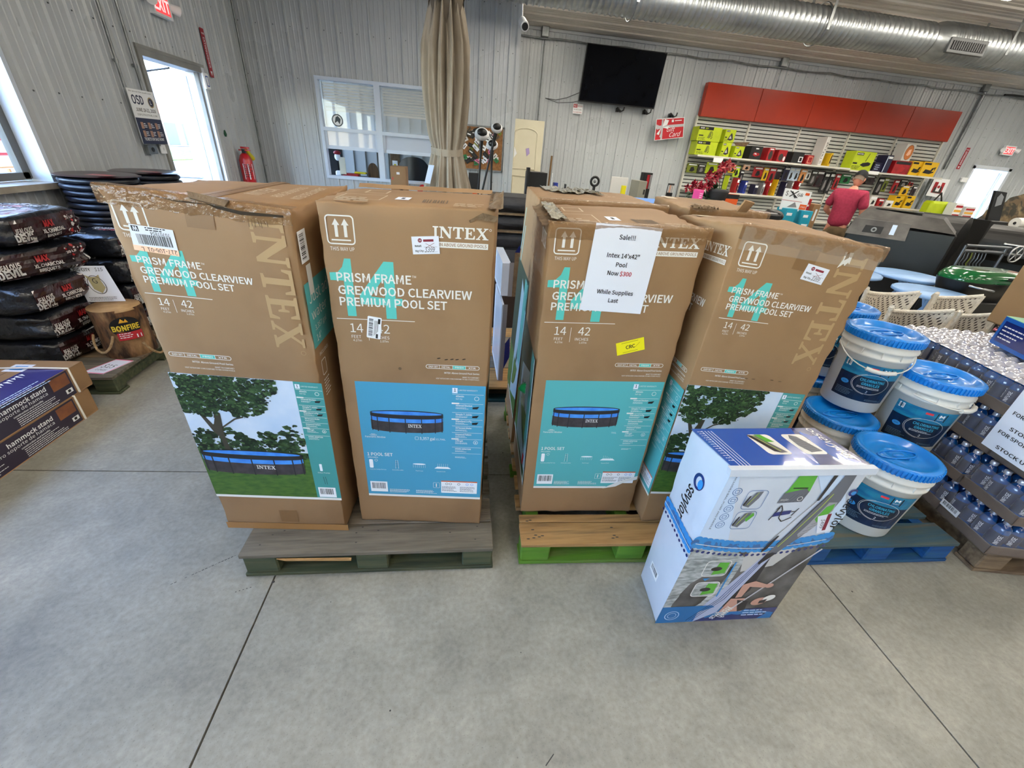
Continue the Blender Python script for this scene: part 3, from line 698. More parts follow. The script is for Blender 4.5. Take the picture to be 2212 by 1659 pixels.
def carton(label, c8, seed=1, crush=.012, n_=(14, 30), group=None, tape=True, name='pool_box', m=None, cat='box', rim=1.):
    """eight corners: bottom FL FR BR BL, top FL FR BR BL. Returns thing and face maps"""
    m = m or card; c = [Vector(p) for p in c8]; t = thing(name, label, cat, (c[0].x, c[0].y, c[0].z), group)
    w = (c[1]-c[0]).length; h = (c[4]-c[0]).length; d = (c[3]-c[0]).length
    def tri(a, b, e):
        return (c[0]*(1-a)*(1-b)+c[1]*a*(1-b)+c[2]*a*b+c[3]*(1-a)*b)*(1-e)+(c[4]*(1-a)*(1-b)+c[5]*a*(1-b)+c[6]*a*b+c[7]*(1-a)*b)*e
    cen = tri(.5, .5, .5)
    sp = lambda k: [0, .006, .016, .035]+[.035+(1-.07)*i/k for i in range(1, k)]+[.965, .984, .994, 1]
    def dis(a, b, e):
        p = tri(a, b, e); ea, eb, ee = min(a, 1-a)*w, min(b, 1-b)*d, min(e, 1-e)*h
        q = sorted((ea, eb, ee)); near = max(0, 1-q[1]/.035)
        inw = (tri(.5, .5, e)-p)
        top = 1 if e > .5 else .35
        if near > 0:
            nz = noise.noise(p*19+Vector((seed*7, 0, 0)))*.6+noise.noise(p*50)*.4
            s = (.004+crush*top*(.35+nz)*rim)*near
            p += inw.normalized()*max(0, s)
            if ee < .04: p += Vector((0, 0, -1 if e > .5 else 1))*max(0, s)*.8
        return p
    mb = MB()
    def face(fn, A, B):
        vs = [fn(a, b) for b in B for a in A]; k = len(A)
        mb.add(vs, [(j*k+i, j*k+i+1, (j+1)*k+i+1, (j+1)*k+i) for j in range(len(B)-1) for i in range(k-1)], m, True)
    A, B, E = sp(n_[0]), sp(n_[0]), sp(n_[1])
    face(lambda a, e: dis(a, 0, e), A, E); face(lambda a, e: dis(1-a, 1, e), A, E)
    face(lambda b, e: dis(1, b, e), B, E); face(lambda b, e: dis(0, 1-b, e), B, E)
    face(lambda a, b: dis(a, b, 1), A, B); face(lambda a, b: dis(1-a, b, 0), A, B)
    body = mb.build('carton_body', t)
    bm = bmesh.new(); bm.from_mesh(body.data); bmesh.ops.remove_doubles(bm, verts=bm.verts, dist=.0004); bm.to_mesh(body.data); bm.free()
    F = dict(front=quadmap(c[0], c[1], c[4], c[5], w, h), right=quadmap(c[1], c[2], c[5], c[6], d, h), left=quadmap(c[3], c[0], c[7], c[4], d, h), top=quadmap(c[4], c[5], c[7], c[6], w, d), back=quadmap(c[2], c[3], c[6], c[7], w, h))
    if tape:
        def strip(f1, f2, w_, hh, name_='packing_tape', a=.0, b=1., k1=.045, k2=.05):
            mb = MB(); rnd = random.Random(seed*3)
            N = 26; rows = [(-k1, 0), (-k1*.6, .001), (-.012, .0015), (0, .002), (0, .0021), (.012, .0015), (k2*.6, .001), (k2, 0)]
            vs = []
            for j, (q, o) in enumerate(rows):
                for i in range(N+1):
                    u = w_*(a+(b-a)*i/N); jig = rnd.uniform(-.0015, .0015)+(rnd.uniform(-.004, .004) if j in (0, 7) else 0)
                    if j < 4: vs.append(f1(u, hh+q+jig, .0025+o))
                    else: vs.append(f2(u, q+jig, .0025+o))
            k = N+1
            mb.add(vs, [(j*k+i, j*k+i+1, (j+1)*k+i+1, (j+1)*k+i) for j in range(len(rows)-1) for i in range(N)], tapem, True)
            return mb.build(name_, t)
        strip(F['front'], F['top'], w, h)
    return t, F, w, h, d
def arrows(D, u, v, s=.084, txt=True):
    D.rrect(u, v, u+s, v+s, .012, .004, white)
    for q in (.36, .68):
        x = u+s*q; D.rect(x-s*.055, v+s*.26, x+s*.055, v+s*.68, white, g=9); D.poly([(x-s*.13, v+s*.66), (x+s*.13, v+s*.66), (x, v+s*.88)], white)
    D.rect(u+s*.16, v+s*.13, u+s*.84, v+s*.18, white, g=9)
    if txt: D.text('THIS WAY UP', u+s/2, v-.018, .011, white, al='c', w=.072)
def pill(D, u, v, w=.19):
    D.rrect(u, v-.008, u+w, v+.008, .008, .0018, white, 1); D.rect(u+w*.5, v-.0066, u+w*.74, v+.0066, tealp, 1)
    for q in (.25, .5, .74): D.line((u+w*q, v-.007), (u+w*q, v+.007), .0013, white, 2)
    for s_, q, k in (('EASY SET', .14, .032), ('METAL', .375, .03), ('PRISM', .62, .03), ('XTR', .86, .026)): D.text(s_, u+w*q, v-.003, .006, white, 2, al='c', w=k, bold=.02)
    D.text('INTEX  Above Ground Pool Series', u+w, v-.026, .0065, white, al='r', w=.125, bold=.01)
    D.text('WANT TO COMPARE?', u+w, v-.041, .0055, white, al='r', w=.06); D.text('VISIT INTEXCORP.COM/COMPARE TO SEE OTHER POOLS', u+w, v-.049, .0048, white, al='r', w=.155)
def titles(D, u, v, k=1.):
    """big teal 14, title lines, rule and sizes; u,v = left end of the rule"""
    D.poly([(u+p*k, v+q*k) for p, q in ((.038, .01), (.066, .01), (.066, .196), (.047, .196), (.038, .17), (.022, .153), (-.003, .151), (-.003, .127), (.038, .127))], tealp)
    D.raw([(u+p*k, v+q*k) for p, q in ((.163, .006), (.196, .006), (.196, .052), (.218, .052), (.218, .076), (.196, .076), (.196, .192), (.166, .192), (.083, .082), (.083, .052), (.163, .052), (.163, .076), (.116, .076), (.163, .142))],
          [(0, 1, 2, 10), (2, 3, 4, 5), (10, 2, 5, 11), (11, 5, 6, 13), (6, 7, 13), (7, 8, 12, 13), (8, 9, 10, 11), (8, 11, 12)], tealp, 0)
    D.text('PRISM FRAME', u+.017*k, v+.125*k, .027*k, white, 2, w=.232*k, bold=.02).text('TM', u+.252*k, v+.146*k, .007*k, white, 2)
    D.text('GREYWOOD CLEARVIEW', u+.017*k, v+.084*k, .027*k, white, 2, w=.425*k if k == 1 else .415*k, bold=.02)
    D.text('PREMIUM POOL SET', u+.017*k, v+.046*k, .027*k, white, 2, w=.345*k if k == 1 else .337*k, bold=.02)
    D.rect(u, v-.001, u+.255*k, v+.0012, white, 1, g=9)
    D.text('14', u+.04*k, v-.047*k, .031*k, white).rect(u+.098*k, v-.075*k, u+.0995*k, v-.018*k, white, 1, g=9).text('42', u+.126*k, v-.047*k, .031*k, white)
    D.text('FEET', u+.041*k, v-.068*k, .0105*k, white, bold=.0).text('INCHES', u+.118*k, v-.068*k, .0105*k, white).text('4.27m', u+.045*k, v-.08*k, .0075*k, white).text('1.07m', u+.135*k, v-.08*k, .0075*k, white)
def pool(D, x0, x1, yt, yb, L=3, word=True):
    """printed frame pool: rim ellipse, window band, legs"""
    cx, rx = (x0+x1)/2, (x1-x0)/2; ry = (yt-yb)*.11; ym = yt-ry; N = 24
    arc = lambda y, k=1., e=0: [(cx+(rx-e)*math.cos(t), y+ry*k*math.sin(t)) for t in (PI+PI*i/N for i in range(N+1))]
    H = ym-yb-ry*1.4
    def band(a, b, m, l):
        A = arc(ym-H*a, 1+a*.4); B = arc(ym-H*b, 1+b*.4); D.raw(A+B, [(i, N+1+i, N+2+i, i+1) for i in range(N)], m, l)
    D.disc((cx, ym), rx, poolf, L, n=40, ry=ry); D.disc((cx, ym-.001), rx*.96, poolw, L+1, n=40, ry=ry*.72)
    band(0, .2, poolf, L+2); band(.2, .42, poolw, L+2); band(.42, 1, poold, L+2)
    for q in (-.97, -.82, -.5, -.05, .4, .78, .97):
        x = cx+rx*q; k = math.sqrt(max(0, 1-q*q)); D.line((x, ym-ry*k), (x, ym-H-ry*1.4*k-.004), (x1-x0)*.013, poolf, L+4)
    if word: D.serif('INTEX', cx+rx*.02, ym-H*.72-ry, H*.2, rx*.38, white, L+5)
def featurecol(D, u, v, w, s=1., L=2, rows=9, full=True):
    """column of product features, u left, v top"""
    D.rect(u, v-.022*s, u+.019*s, v, pap, L, g=9).text('1', u+.006*s, v-.015*s, .012*s, ink, L+1, bold=.02).text('LIMITED WARRANTY', u+.023*s, v-.012*s, .006*s, white, L+1, w=.07*s)
    y = v-.027*s
    for i in range(rows):
        D.rect(u, y, u+w, y+.0012, white, L+1, g=9)
        hd = ('45min', 'Advanced Structure', 'Simple T-Joints', 'Standard 3-Ply', '360 Panoramic Window', 'Greywood Pattern', '1,000 gph', 'HYDRO AERATION', '')[i]
        if hd: D.text(hd, u+.013*s, y-.0115*s, .0072*s, white, L+1, bold=.02, w=(.03 if i in (0, 6) else .062)*s)
        if i == 0: D.ring((u+w*.78, y-.016*s), .009*s, .0016, white, L+1); D.text('Set Up', u+.013*s, y-.022*s, .006*s, white, L+1)
        else: D.lines(u+.013*s, y-.018*s, .05*s, 2, .0045*s, .0016*s, white, L+1)
        if i in (1, 2, 3):
            q = u+w*.76; D.poly([(q-.012*s, y-.014*s), (q+.013*s, y-.010*s), (q+.006*s, y-.022*s), (q-.012*s, y-.022*s)], blk, L+1)
        if i in (1, 3, 6): D.rect(u-.002, y-.002*s, u+.026*s, y+.004*s, white, L+2, g=9)
        if i == 6: D.ring((u+w*.8, y-.014*s), .009*s, .0016, white, L+1).disc((u+w*.8, y-.015*s), .003*s, white, L+1)
        y -= (.040 if i in (0, 1, 6) else .031)*s
def icons(D, u, v, L=2):
    D.fill(u, v-.022, u+.015, v+.022, .004, wh, L).ring((u+.028, v+.018), .006, .0012, white, L)
    x = u+.11
    for q in (-.006, .006): D.line((x+q, v-.022), (x+q*.6, v+.022), .0014, white, L)
    for q in range(4): D.line((x-.006, v-.012+q*.009), (x+.006, v-.012+q*.009), .0014, poolf, L)
    x = u+.20; D.disc((x, v+.006), .026, wh, L, ry=.0035)
    for q in range(7): D.line((x-.024+q*.008, v+.003), (x-.024+q*.008, v-.013), .0008, white, L)
    x = u+.295; D.poly([(x-.034, v-.014), (x+.034, v-.014), (x+.022, v-.004), (x-.022, v-.004)], wh, L)
    for q in range(6): D.line((x-.02+q*.008, v-.004), (x-.02+q*.008, v+.012), .0008, white, L)
    D.text('Krystal Clear Cartridge Filter Pump', u, v-.032, .005, white, L, w=.065).text('Removable Ladder', u+.09, v-.032, .005, white, L, w=.045).text('Pool Cover', u+.185, v-.032, .005, white, L, w=.03).text('Ground Cloth', u+.27, v-.032, .005, white, L, w=.036)
def faceB(D, w=.53, h=1.31, whole=True, tear=False, lab=True, pan=None):
    pan = pan or tealpan
    arrows(D, .023, 1.19)
    D.serif('INTEX', .338, 1.224, .033, .168, white); D.ring((.511, 1.253), .0035, .0009, white, 1, n=12)
    D.rect(.306, 1.196, .506, 1.213, white); D.text('LEADER IN ABOVE GROUND POOLS', .3115, 1.2005, .009, card, 1, w=.19, bold=.02)
    titles(D, .019, .953); pill(D, .306, .788)
    if not lab: return
    x0, x1, y0, y1 = .05, .522, .157, .716
    if tear:
        P = [(x0, y0), (.385, y0), (.42, y0+.01), (.47, y0+.038), (x1, y0+.05), (x1, y1), (x0, y1)]
        D.poly(P, pan, 0); D.rect(x0, y0, .385, y0+.011, white, 1); D.poly([(.37, y0), (.43, y0+.012), (.47, y0+.04), (x1, y0+.055), (x1, y0+.075), (.46, y0+.052), (.41, y0+.025)], white, 9)
    else:
        D.rect(x0, y0, x1, y1, pan, 0); D.rect(x0, y0, x1, y0+.011, white, 1)
    pool(D, .093, .366, .598, .496)
    D.text('360', .088, .478, .007, white, 2).text('Panoramic Window', .064, .466, .008, white, 2, w=.078, bold=.01); D.ring((.096, .479), .014, .001, white, 2, ry=.004)
    D.rrect(.256, .463, .27, .478, .003, .0012, white, 2).text('3,357 gal', .274, .464, .013, white, 2, w=.06, bold=.01).text('12,706L', .337, .465, .008, white, 2)
    D.text('1 POOL SET', .064, .376, .015, white, 2, w=.1, bold=.02).text('INCLUDES:', .065, .364, .006, white, 2, bold=.01)
    icons(D, .068, .334); featurecol(D, .40, .705, .116)
    D.bar(.062, .182, .132, .238, wh, ink, 1); D.lines(.14, .196, .09, 4, .005, .002, white, 2).lines(.25, .196, .09, 4, .005, .002, white, 2)
    D.rrect(.323, .214, .350, .244, .003, .0012, white, 2).line((.336, .22), (.336, .238), .004, white, 2)
    D.rect(.356, .188, .507, .256, wh, 2); D.rect(.356, .250, .507, .256, mat('warning orange', (206, 92, 46), .5), 3)
    for q in (.38, .395, .43, .465, .485): D.ring((q, .239), .006, .0015, ink if q < .46 else poolw, 4, n=12)
    D.lines(.36, .222, .07, 5, .006, .002, ink, 4).lines(.435, .222, .068, 5, .006, .002, ink, 4)
def photo(D, x0, y0, x1, y1, xf, seed=1, dens=1.):
    """printed picture: tree, sky, hedge, pool, lawn; xf = left edge of the feature column"""
    rnd = random.Random(seed); W_, H_ = xf-x0, y1-y0; X = lambda a: x0+a*W_; Y = lambda b: y0+.012+b*(H_-.012)
    D.rect(x0, y0+.3*H_, xf, y1, skyp, 0); D.rect(x0, y0+.01, xf, Y(.42), lawnp, 1); D.rect(x0, y0, x1, y0+.012, white, 2)
    D.rect(xf, y0+.012, x1, y1, tealdk, 1)
    def blobs(n, fx, s, ms, L):
        for i in range(n):
            a, b = fx()
            if a < 0 or a > 1 or b > 1: continue
            r = s*rnd.uniform(.5, 1.3); k = rnd.choice((5, 6, 7)); t0 = rnd.random()*6
            D.raw([(min(max(X(a)+r*rnd.uniform(.5, 1)*math.cos(t0+6.283*j/k), x0), xf), min(Y(b)+r*.7*rnd.uniform(.5, 1)*math.sin(t0+6.283*j/k), y1)) for j in range(k)], [tuple(range(k))], rnd.choice(ms), L)
    def hedge(): a = rnd.random(); return a, .38+rnd.random()**1.2*(.17+.07*math.sin(a*7)+(.10 if .6 < a < .95 else 0))
    blobs(int(330*dens), hedge, W_*.045, leafs[:4], 2); blobs(int(140*dens), hedge, W_*.022, leafs[1:], 3)
    D.poly([(X(.25), Y(.40)), (X(.30), Y(.40)), (X(.285), Y(.55)), (X(.31), Y(.72)), (X(.27), Y(.72)), (X(.22), Y(.62)), (X(.13), Y(.75)), (X(.11), Y(.74)), (X(.2), Y(.57)), (X(.245), Y(.52))], trunkp, 4)
    D.path([(X(.28), Y(.6)), (X(.42), Y(.68)), (X(.5), Y(.7))], .006, trunkp, 4); D.path([(X(.25), Y(.68)), (X(.3), Y(.8)), (X(.4), Y(.86))], .006, trunkp, 4)
    def crown():
        while 1:
            a, b = rnd.random()*.86, .60+rnd.random()*.40
            e = ((a-.32)/.52)**2+((b-1.0)/.34)**2
            if e < 1 and not (.28 < a < .42 and .66 < b < .74) and (b > .70 or a < .2 or a > .5) and rnd.random() > (e**3)*.5: return a, b
    blobs(int(430*dens), crown, W_*.045, leafs[:4], 5); blobs(int(420*dens), crown, W_*.018, leafs[1:], 6); blobs(int(120*dens), crown, W_*.01, leafs[4:]+leafs[2:3], 7)
    pool(D, X(.02), X(.94), Y(.425), Y(.21), 8)
def faceA(D, w=.5, h=1.31, seed=1, x0=.004, x1=.492, sticker=False, dens=1.):
    arrows(D, .028, 1.203, .08)
    if True:
        D.serif('INTEX', .372, 1.292, .09, .415, tan, 0, rot=-90); D.ring((.452, .862), .008, .0015, tan, 0)
    titles(D, .029, 1.022, .735); pill(D, .030, .819)
    photo(D, x0, .182, x1, .748, .398, seed, dens); featurecol(D, .402, .738, .088, .82, 2, 8)
    y = .36
    D.fill(.43, y-.02, .44, y+.016, .002, wh, 3).text('Filter Pump', .42, y-.032, .006, white, 3, w=.045); D.line((.437, .31), (.44, .27), .0014, poolf, 3).line((.445, .31), (.448, .27), .0014, poolf, 3)
    D.bar(.408, .198, .475, .252, wh, ink, 3)
def price_tag(t, F, u, v, rot, w=.082, h=.052, lab='white price tag with red logo and handwritten price'):
    c, s = math.cos(R(rot)), math.sin(R(rot)); f = lambda a, b, o=0: F(u+a*c-b*s, v+a*s+b*c, o+.0014)
    D = Dec(f, .001); D.rect(0, 0, w, h, pap, 0, g=.03)
    maroon = mat('maroon ink', (128, 34, 52), .5)
    D.disc((w*.3, h*.78), h*.12, maroon, 1, n=16).rect(w*.42, h*.7, w*.8, h*.83, maroon, 1); D.text('90', w*.255, h*.73, h*.1, pap, 2)
    D.text('Retail:', w*.1, h*.42, h*.1, ink, 1, bold=.03).text('Big City:', w*.1, h*.14, h*.1, ink, 1, bold=.03)
    D.rect(w*.42, h*.40, w*.92, h*.41, scuff, 1).rect(w*.42, h*.12, w*.92, h*.13, scuff, 1)
    D.line((w*.48, h*.35), (w*.82, h*.62), .001, maroon, 2).line((w*.5, h*.6), (w*.8, h*.36), .001, maroon, 2)
    D.text('$399', w*.45, h*.13, h*.24, ink, 2, shear=.4, w=w*.38)
    return D.build('price_tag', t, lab)
def up(c, corners, zt, offs):
    """four base corners + top corners given as small horizontal shifts and heights"""
    return [(x, y, c) for x, y in corners]+[(x+dx, y+dy, z) for (x, y), (dx, dy, z) in zip(corners, offs)]
def rect4(x, y, yaw, w, d):
    a = R(yaw); return [(x+p*math.cos(a)-q*math.sin(a), y+p*math.sin(a)+q*math.cos(a)) for p, q in ((0, 0), (w, 0), (w, d), (0, d))]
def topfit(px, ref, z0=1.36, z1=1.56):
    """world point on the box top above ref that the given sight line meets"""
    best = None
    for i in range(81):
        z = z0+(z1-z0)*i/80; p = atz(px[0], px[1], z); e = (p.x-ref[0])**2+(p.y-ref[1])**2
        if best is None or e < best[0]: best = (e, p)
    return tuple(best[1])
def pbox(label, base, tops, seed, **k):
    c8 = [(x, y, .1325) for x, y in base]; T4 = [topfit(tops[i], base[i]) if tops[i] else None for i in range(4)]
    if T4[2] is None: T4[2] = (base[2][0]+T4[1][0]-base[1][0], base[2][1]+T4[1][1]-base[1][1], (T4[1][2]+T4[0][2])/2)
    if T4[3] is None: T4[3] = (base[3][0]+T4[0][0]-base[0][0], base[3][1]+T4[0][1]-base[0][1], (T4[1][2]+T4[0][2])/2)
    return carton(label, c8+T4, seed, **k)
def prints(F, key, t, fn, name='print', **k):
    D = Dec(F[key]); fn(D, **k); return D.build(name, t)
def topprint(t, F, w, d, mode=0):
    D = Dec(F['top'], .0012)
    ty = mat('faded white print', (196, 178, 152), .6); bc = mat('faded black print', (92, 76, 58), .6)
    if mode == 0:
        D.rrect(w*.08, d*.12, w*.33, d*.42, .004, .004, ty); D.lines(w*.1, d*.2, w*.2, 4, .03, .012, ty); D.rrect(w*.16, d*.55, w*.3, d*.75, .004, .006, ty)
        D.rect(w*.40, d*.2, w*.48, d*.36, pap, 1).rect(w*.43, d*.24, w*.45, d*.32, ink, 2)
        x = w*.57
        while x < w*.71: D.line((x, d*.12), (x-.004, d*.3), .0035, bc); x += random.uniform(.005, .011)
        D.lines(w*.75, d*.15, w*.18, 4, .022, .007, ty)
    if mode == 1:
        for i in range(3): D.text(('INTEX DEVELOPMENT', 'ABOVE GROUND POOLS', 'INTEX')[i], w*(.93-.12*i), d*.30, .03 if i < 2 else .045, ty, rot=90, w=(.26, .24, .15)[i])
        D.line((w*.5, 0), (w*.5, d), .0025, cardi, 1); D.rect(w*.46, 0, w*.56, d, mat('old brown tape', (138, 106, 74), .35), 0)
    if mode == 2:
        D.line((w*.5, 0), (w*.5, d), .003, cardi, 1); D.rect(w*.2, d*.3, w*.32, d*.45, mat('grey smudge', (132, 108, 84), .6)); D.rect(w*.06, d*.7, w*.2, d*.85, ty)
    if mode == 3:
        D.line((w*.1, d*.3), (w*.9, d*.3), .0025, cardi, 1); D.lines(w*.15, d*.6, w*.6, 3, .03, .008, ty)
    return D.build('top_print', t)

# box at far left, tall face with picture
b1 = rect4(-.945, 1.333, -5, .49, .53)
t1, F1, w1, h1, d1 = pbox('tall brown pool box, leftmost, battered top edge and orange barcode sticker', b1, [(197, 397), (628, 456), (750, 400), None], 1, crush=.022, group='tall cartons of above ground pools')
prints(F1, 'front', t1, faceA, seed=11); topprint(t1, F1, w1, d1, 1)
D = Dec(F1['front'], .0016); A = mat('aged tape', (128, 96, 62), .4)
D.poly([(.213, 1.298), (.286, 1.302), (.281, 1.235), (.208, 1.234)], A, 0); D.rect(.229, .046, .30, .113, A, 0); D.rect(.0, .0, .5, .035, mat('brown shiny tape', (158, 116, 70), .2), 0)
D.build('tape_patch', t1)
D = Dec(F1['front'], .002)
D.poly([(.056, 1.223), (.167, 1.220), (.163, 1.146), (.047, 1.151)], pap, 0); D.poly([(.0485, 1.166), (.165, 1.163), (.163, 1.146), (.047, 1.151)], orgp, 1)
D.rect(.060, 1.205, .078, 1.220, ink, 1); D.text('W', .076, 1.218, .011, pap, 2, rot=180, bold=.03, w=.013); D.text('70707854', .155, 1.208, .009, ink, 1, rot=180, w=.05, bold=.01); D.text('217-106-01  L', .160, 1.162, .013, ink, 1, rot=180, w=.092, bold=.01)
x = .066
while x < .152: k = random.choice((.0012, .0022, .003)); D.rect(x, 1.170, x+k, 1.198, ink, 1, g=9); x += k+random.choice((.0012, .002))
D.lines(.095, 1.216, .06, 2, .006, .003, ink, 1); D.build('barcode_sticker', t1, 'white barcode sticker with orange strip, stuck on upside down')
D = Dec(F1['right']); D.rect(0, .88, d1, 1.10, tealpan); D.text('Just add', .02, 1.03, .04, white, 1, w=.19).text('water', .02, .975, .034, white, 1, w=.13).text('3,357 gal', .03, .935, .018, white, 1, w=.1).text("14'", .03, .895, .024, white, 1)
D.bar(.012, 1.16, .07, 1.255, wh, ink, 1, True); D.rect(.035, 1.055, .07, 1.15, white, 1); D.text('INCLUDES', .03, .84, .012, white, 1); D.rrect(.03, .76, .07, .82, .008, .003, white, 1); D.lines(.03, .74, .05, 6, .012, .004, white, 1)
D.build('side_print', t1)
mb = MB(); f = F1['front']; g = F1['top']
mb.hexa([f(.24, h1-.004, .004), f(.33, h1-.012, .012), f(.33, h1-.008, .018), f(.24, h1, .010), f(.235, h1+.012, .0), f(.34, h1+.004, .006), f(.34, h1+.008, .010), f(.235, h1+.016, .004)], cardd)
mb.build('torn_flap', t1, fixn=True)
D = Dec(f, .004); D.poly([(.27, h1-.008), (.36, h1-.018), (.47, h1-.014), (.47, h1-.02), (.36, h1-.028), (.3, h1-.02)], cardi, 0)
D.poly([(.12, h1-.006), (.2, h1-.010), (.3, h1-.012), (.2, h1-.016)], cardi, 0)
for i in range(7): D.line((.375+i*.008, h1-.035), (.377+i*.008+random.uniform(-.003, .003), h1-.035-random.uniform(.01, .03)), .0018, cardd, 0)
D.build('tear', t1)

b2 = rect4(-.406, 1.341, -6, .53, .487)
t2, F2, w2, h2, d2 = pbox('brown pool box with teal panel and small barcode sticker over its 42, second from left', b2, [(677, 430), (1076, 452), (1079, 420), (762, 403)], 2, crush=.009, group='tall cartons of above ground pools', tape=False)
prints(F2, 'front', t2, lambda D: faceB(D, pan=tealblue)); topprint(t2, F2, w2, d2, 0); price_tag(t2, F2['front'], .2775, 1.172, 4)
D = Dec(F2['front'], .002); f = F2['front']
c_, s_ = math.cos(R(-8)), math.sin(R(-8)); f0 = lambda a, b, o=0: f(.110+a*c_-b*s_, .890+a*s_+b*c_, o)
D = Dec(f0, .002); D.fill(0, 0, .046, .078, .004, wh, 0)
y = .008
while y < .07: k = random.choice((.0012, .002, .003)); D.rect(.005, y, .019, y+k, ink, 1, g=9); y += k+random.choice((.0012, .002))
D.rect(.034, .055, .042, .073, ink, 1).rect(.030, .002, .037, .018, ink, 1)
for i in range(5): D.rect(.023+i*.003, .01+.004*i, .0242+i*.003, .065, scuff, 1)
D.build('barcode_sticker', t2, 'small white barcode sticker, stuck on sideways')
D = Dec(f, .0015)
for a in ((.352, .822), (.378, .818), (.398, .82), (.416, .82), (.44, .822)): D.disc(a, .007, cardi, 0, n=7, ry=.0022, rot=.2)
D.disc((.215, .775), .006, cardd, 0, n=8); D.build('puncture_marks', t2)
D = Dec(F2['right']); D.rect(0, .157, d2, .716, leafs[1]); D.rect(0, .157, d2, .38, lawnp, 1); D.rect(0, .157, d2, .168, white, 2); D.build('side_print', t2)
mb = MB(); g = F2['top']; rnd = random.Random(4)
def fl(i, j): return g(.50+.045*i, d2*(-.02+j*1.03), .004+.018*noise.noise(Vector((i*3, j*9, 1)))+.02*(i-.3)*abs(math.sin(j*6)))
mb.grid(fl, 5, 16, cardd); mb.build('crushed_edge', t2)
D = Dec(f, .004); D.poly([(.445, h2-.035), (.485, h2-.012), (.53, h2-.02), (.53, h2-.036), (.47, h2-.03), (.45, h2-.04)], cardd, 0); D.build('tear', t2)
mb = MB()
mb.grid(lambda i, j: g(w2*(.05+.9*i), d2*(.94+.06*j), .002+.012*j+.001*math.sin(i*25)), 20, 2, card); mb.build('raised_flap', t2)

b3 = rect4(.311, 1.349, -3, .536, .487)
t3, F3, w3, h3, d3 = pbox('brown pool box carrying the white Sale sign and yellow CRC sticker', b3, [(1186, 482), (1541, 497), (1428, 448), (1158, 437)], 3, crush=.014, group='tall cartons of above ground pools')
prints(F3, 'front', t3, faceB, tear=True); topprint(t3, F3, w3, d3, 0)
# loose sale sheet: measured corners in face metres
SB = [(.137, 1.004), (.357, .994), (.148, 1.293), (.366, 1.284)]
def sm(f):
    bl, br, tl, tr_ = [Vector((a, b, 0)) for a, b in SB]
    def g(u, v, o=0):
        a, b = u/.216, v/.279; p = bl*(1-a)*(1-b)+br*a*(1-b)+tl*(1-a)*b+tr_*a*b
        cur = .004*math.sin(PI*a)*math.sin(PI*b)+.002
        return f(p.x, p.y, o+cur+.002)
    return g
mb = MB(); q = sm(F3['front']); mb.grid(lambda i, j: q(.216*i, .279*j, 0), 10, 12, pap); sh = mb.build('sale_sign', t3); sh['label'] = 'taped white paper sign reading Sale, now $300'
D = Dec(q, .0008)
for s_, y, hh, x, al, m_2 in (('Sale!!!', .237, .0135, .108, 'c', ink), ("Intex 14'x42\"", .181, .0135, .108, 'c', ink), ('Pool', .153, .0135, .108, 'c', ink), ('While Supplies', .062, .0135, .108, 'c', ink), ('Last', .034, .0135, .108, 'c', ink)):
    D.text(s_, x, y, hh, m_2, 1, al=al, bold=.018)
D.text('Now', .067, .125, .0135, ink, 1, bold=.018).text('$300', .109, .125, .0135, redp, 1, bold=.02); D.build('sale_lettering', sh)
f = F3['front']; c_, s_ = math.cos(R(16)), math.sin(R(16)); D = Dec(lambda a, b, o=0: f(.306+a*c_-b*s_, .827+a*s_+b*c_, o), .002)
D.rect(0, 0, .104, .052, yel, 0); D.text('CRC', .052, .019, .0135, ink, 1, al='c', bold=.03); D.rect(.02, .0445, .082, .0458, ink, 1).rect(.022, .006, .078, .0072, ink, 1).line((.07, .02), (.088, .036), .0008, ink, 1)
D.build('yellow_sticker', t3, 'yellow CRC sticker')
D = Dec(F3['left'])
d_ = d3
D.rect(0, .17, d_, .80, leafs[0]); D.poly([(0, .17), (d_, .17), (d_, .5), (.0, .42)], lawnp, 1); D.poly([(.1, .2), (d_-.02, .24), (d_-.02, .72), (.1, .6)], mat('pale blue photo', (150, 176, 190), .4), 2); D.rect(d_-.1, .36, d_, .80, tealdk, 3); D.rect(d_-.012, .17, d_, .80, white, 4); D.rect(0, .17, d_, .185, white, 4)
D.poly([(d_-.1, .22), (d_-.06, .24), (d_-.05, .30), (d_-.09, .29)], redp, 5); D.serif('INTEX', d_-.15, 1.20, .05, .13, white); D.text('14 FEET', d_-.3, .95, .05, tan, 0, rot=90)
for i in range(4): D.lines(.1, 1.2-i*.09, .15, 2, .02, .006, tan, 0)
D.build('side_print', t3)
mb = MB(); g = F3['top']; fr = F3['front']; lf_ = F3['left']
def cr(i, j): return g(-.02+.09*i, d3*(.02+.9*j), .004+.014*noise.noise(Vector((i*5, j*7, 4)))-.012*(1-i))
film = mat('clear film', (236, 232, 220), .12, alpha=.16, coat=1)
mb.grid(cr, 6, 18, cardd); mb.build('crushed_corner', t3)
mb = MB(); mb.grid(lambda i, j: lf_(d3*(.0+1.*i), h3*(.86+.14*j), .006+.012*noise.noise(Vector((i*9, j*9, 7)))), 14, 6, film); mb.build('torn_film', t3)
mb = MB(); mb.grid(lambda i, j: g(w3*(.02+.09*i), d3*(.05+.8*j), .012+.010*noise.noise(Vector((i*6, j*16, 2)))), 5, 22, mat('silvery tape', (196, 190, 172), .15, coat=.8)); mb.build('silver_tape', t3)
mb = MB(); rnd = random.Random(8); gs = mat('green film scrap', (24, 120, 66), .3)
mb.grid(lambda i, j: lf_(d3-.10+.07*i, .60+.05*j+.03*i, .02+.03*math.sin(i*3)*math.sin(j*3)+.01*noise.noise(Vector((i*4, j*4, 1)))), 6, 6, gs)
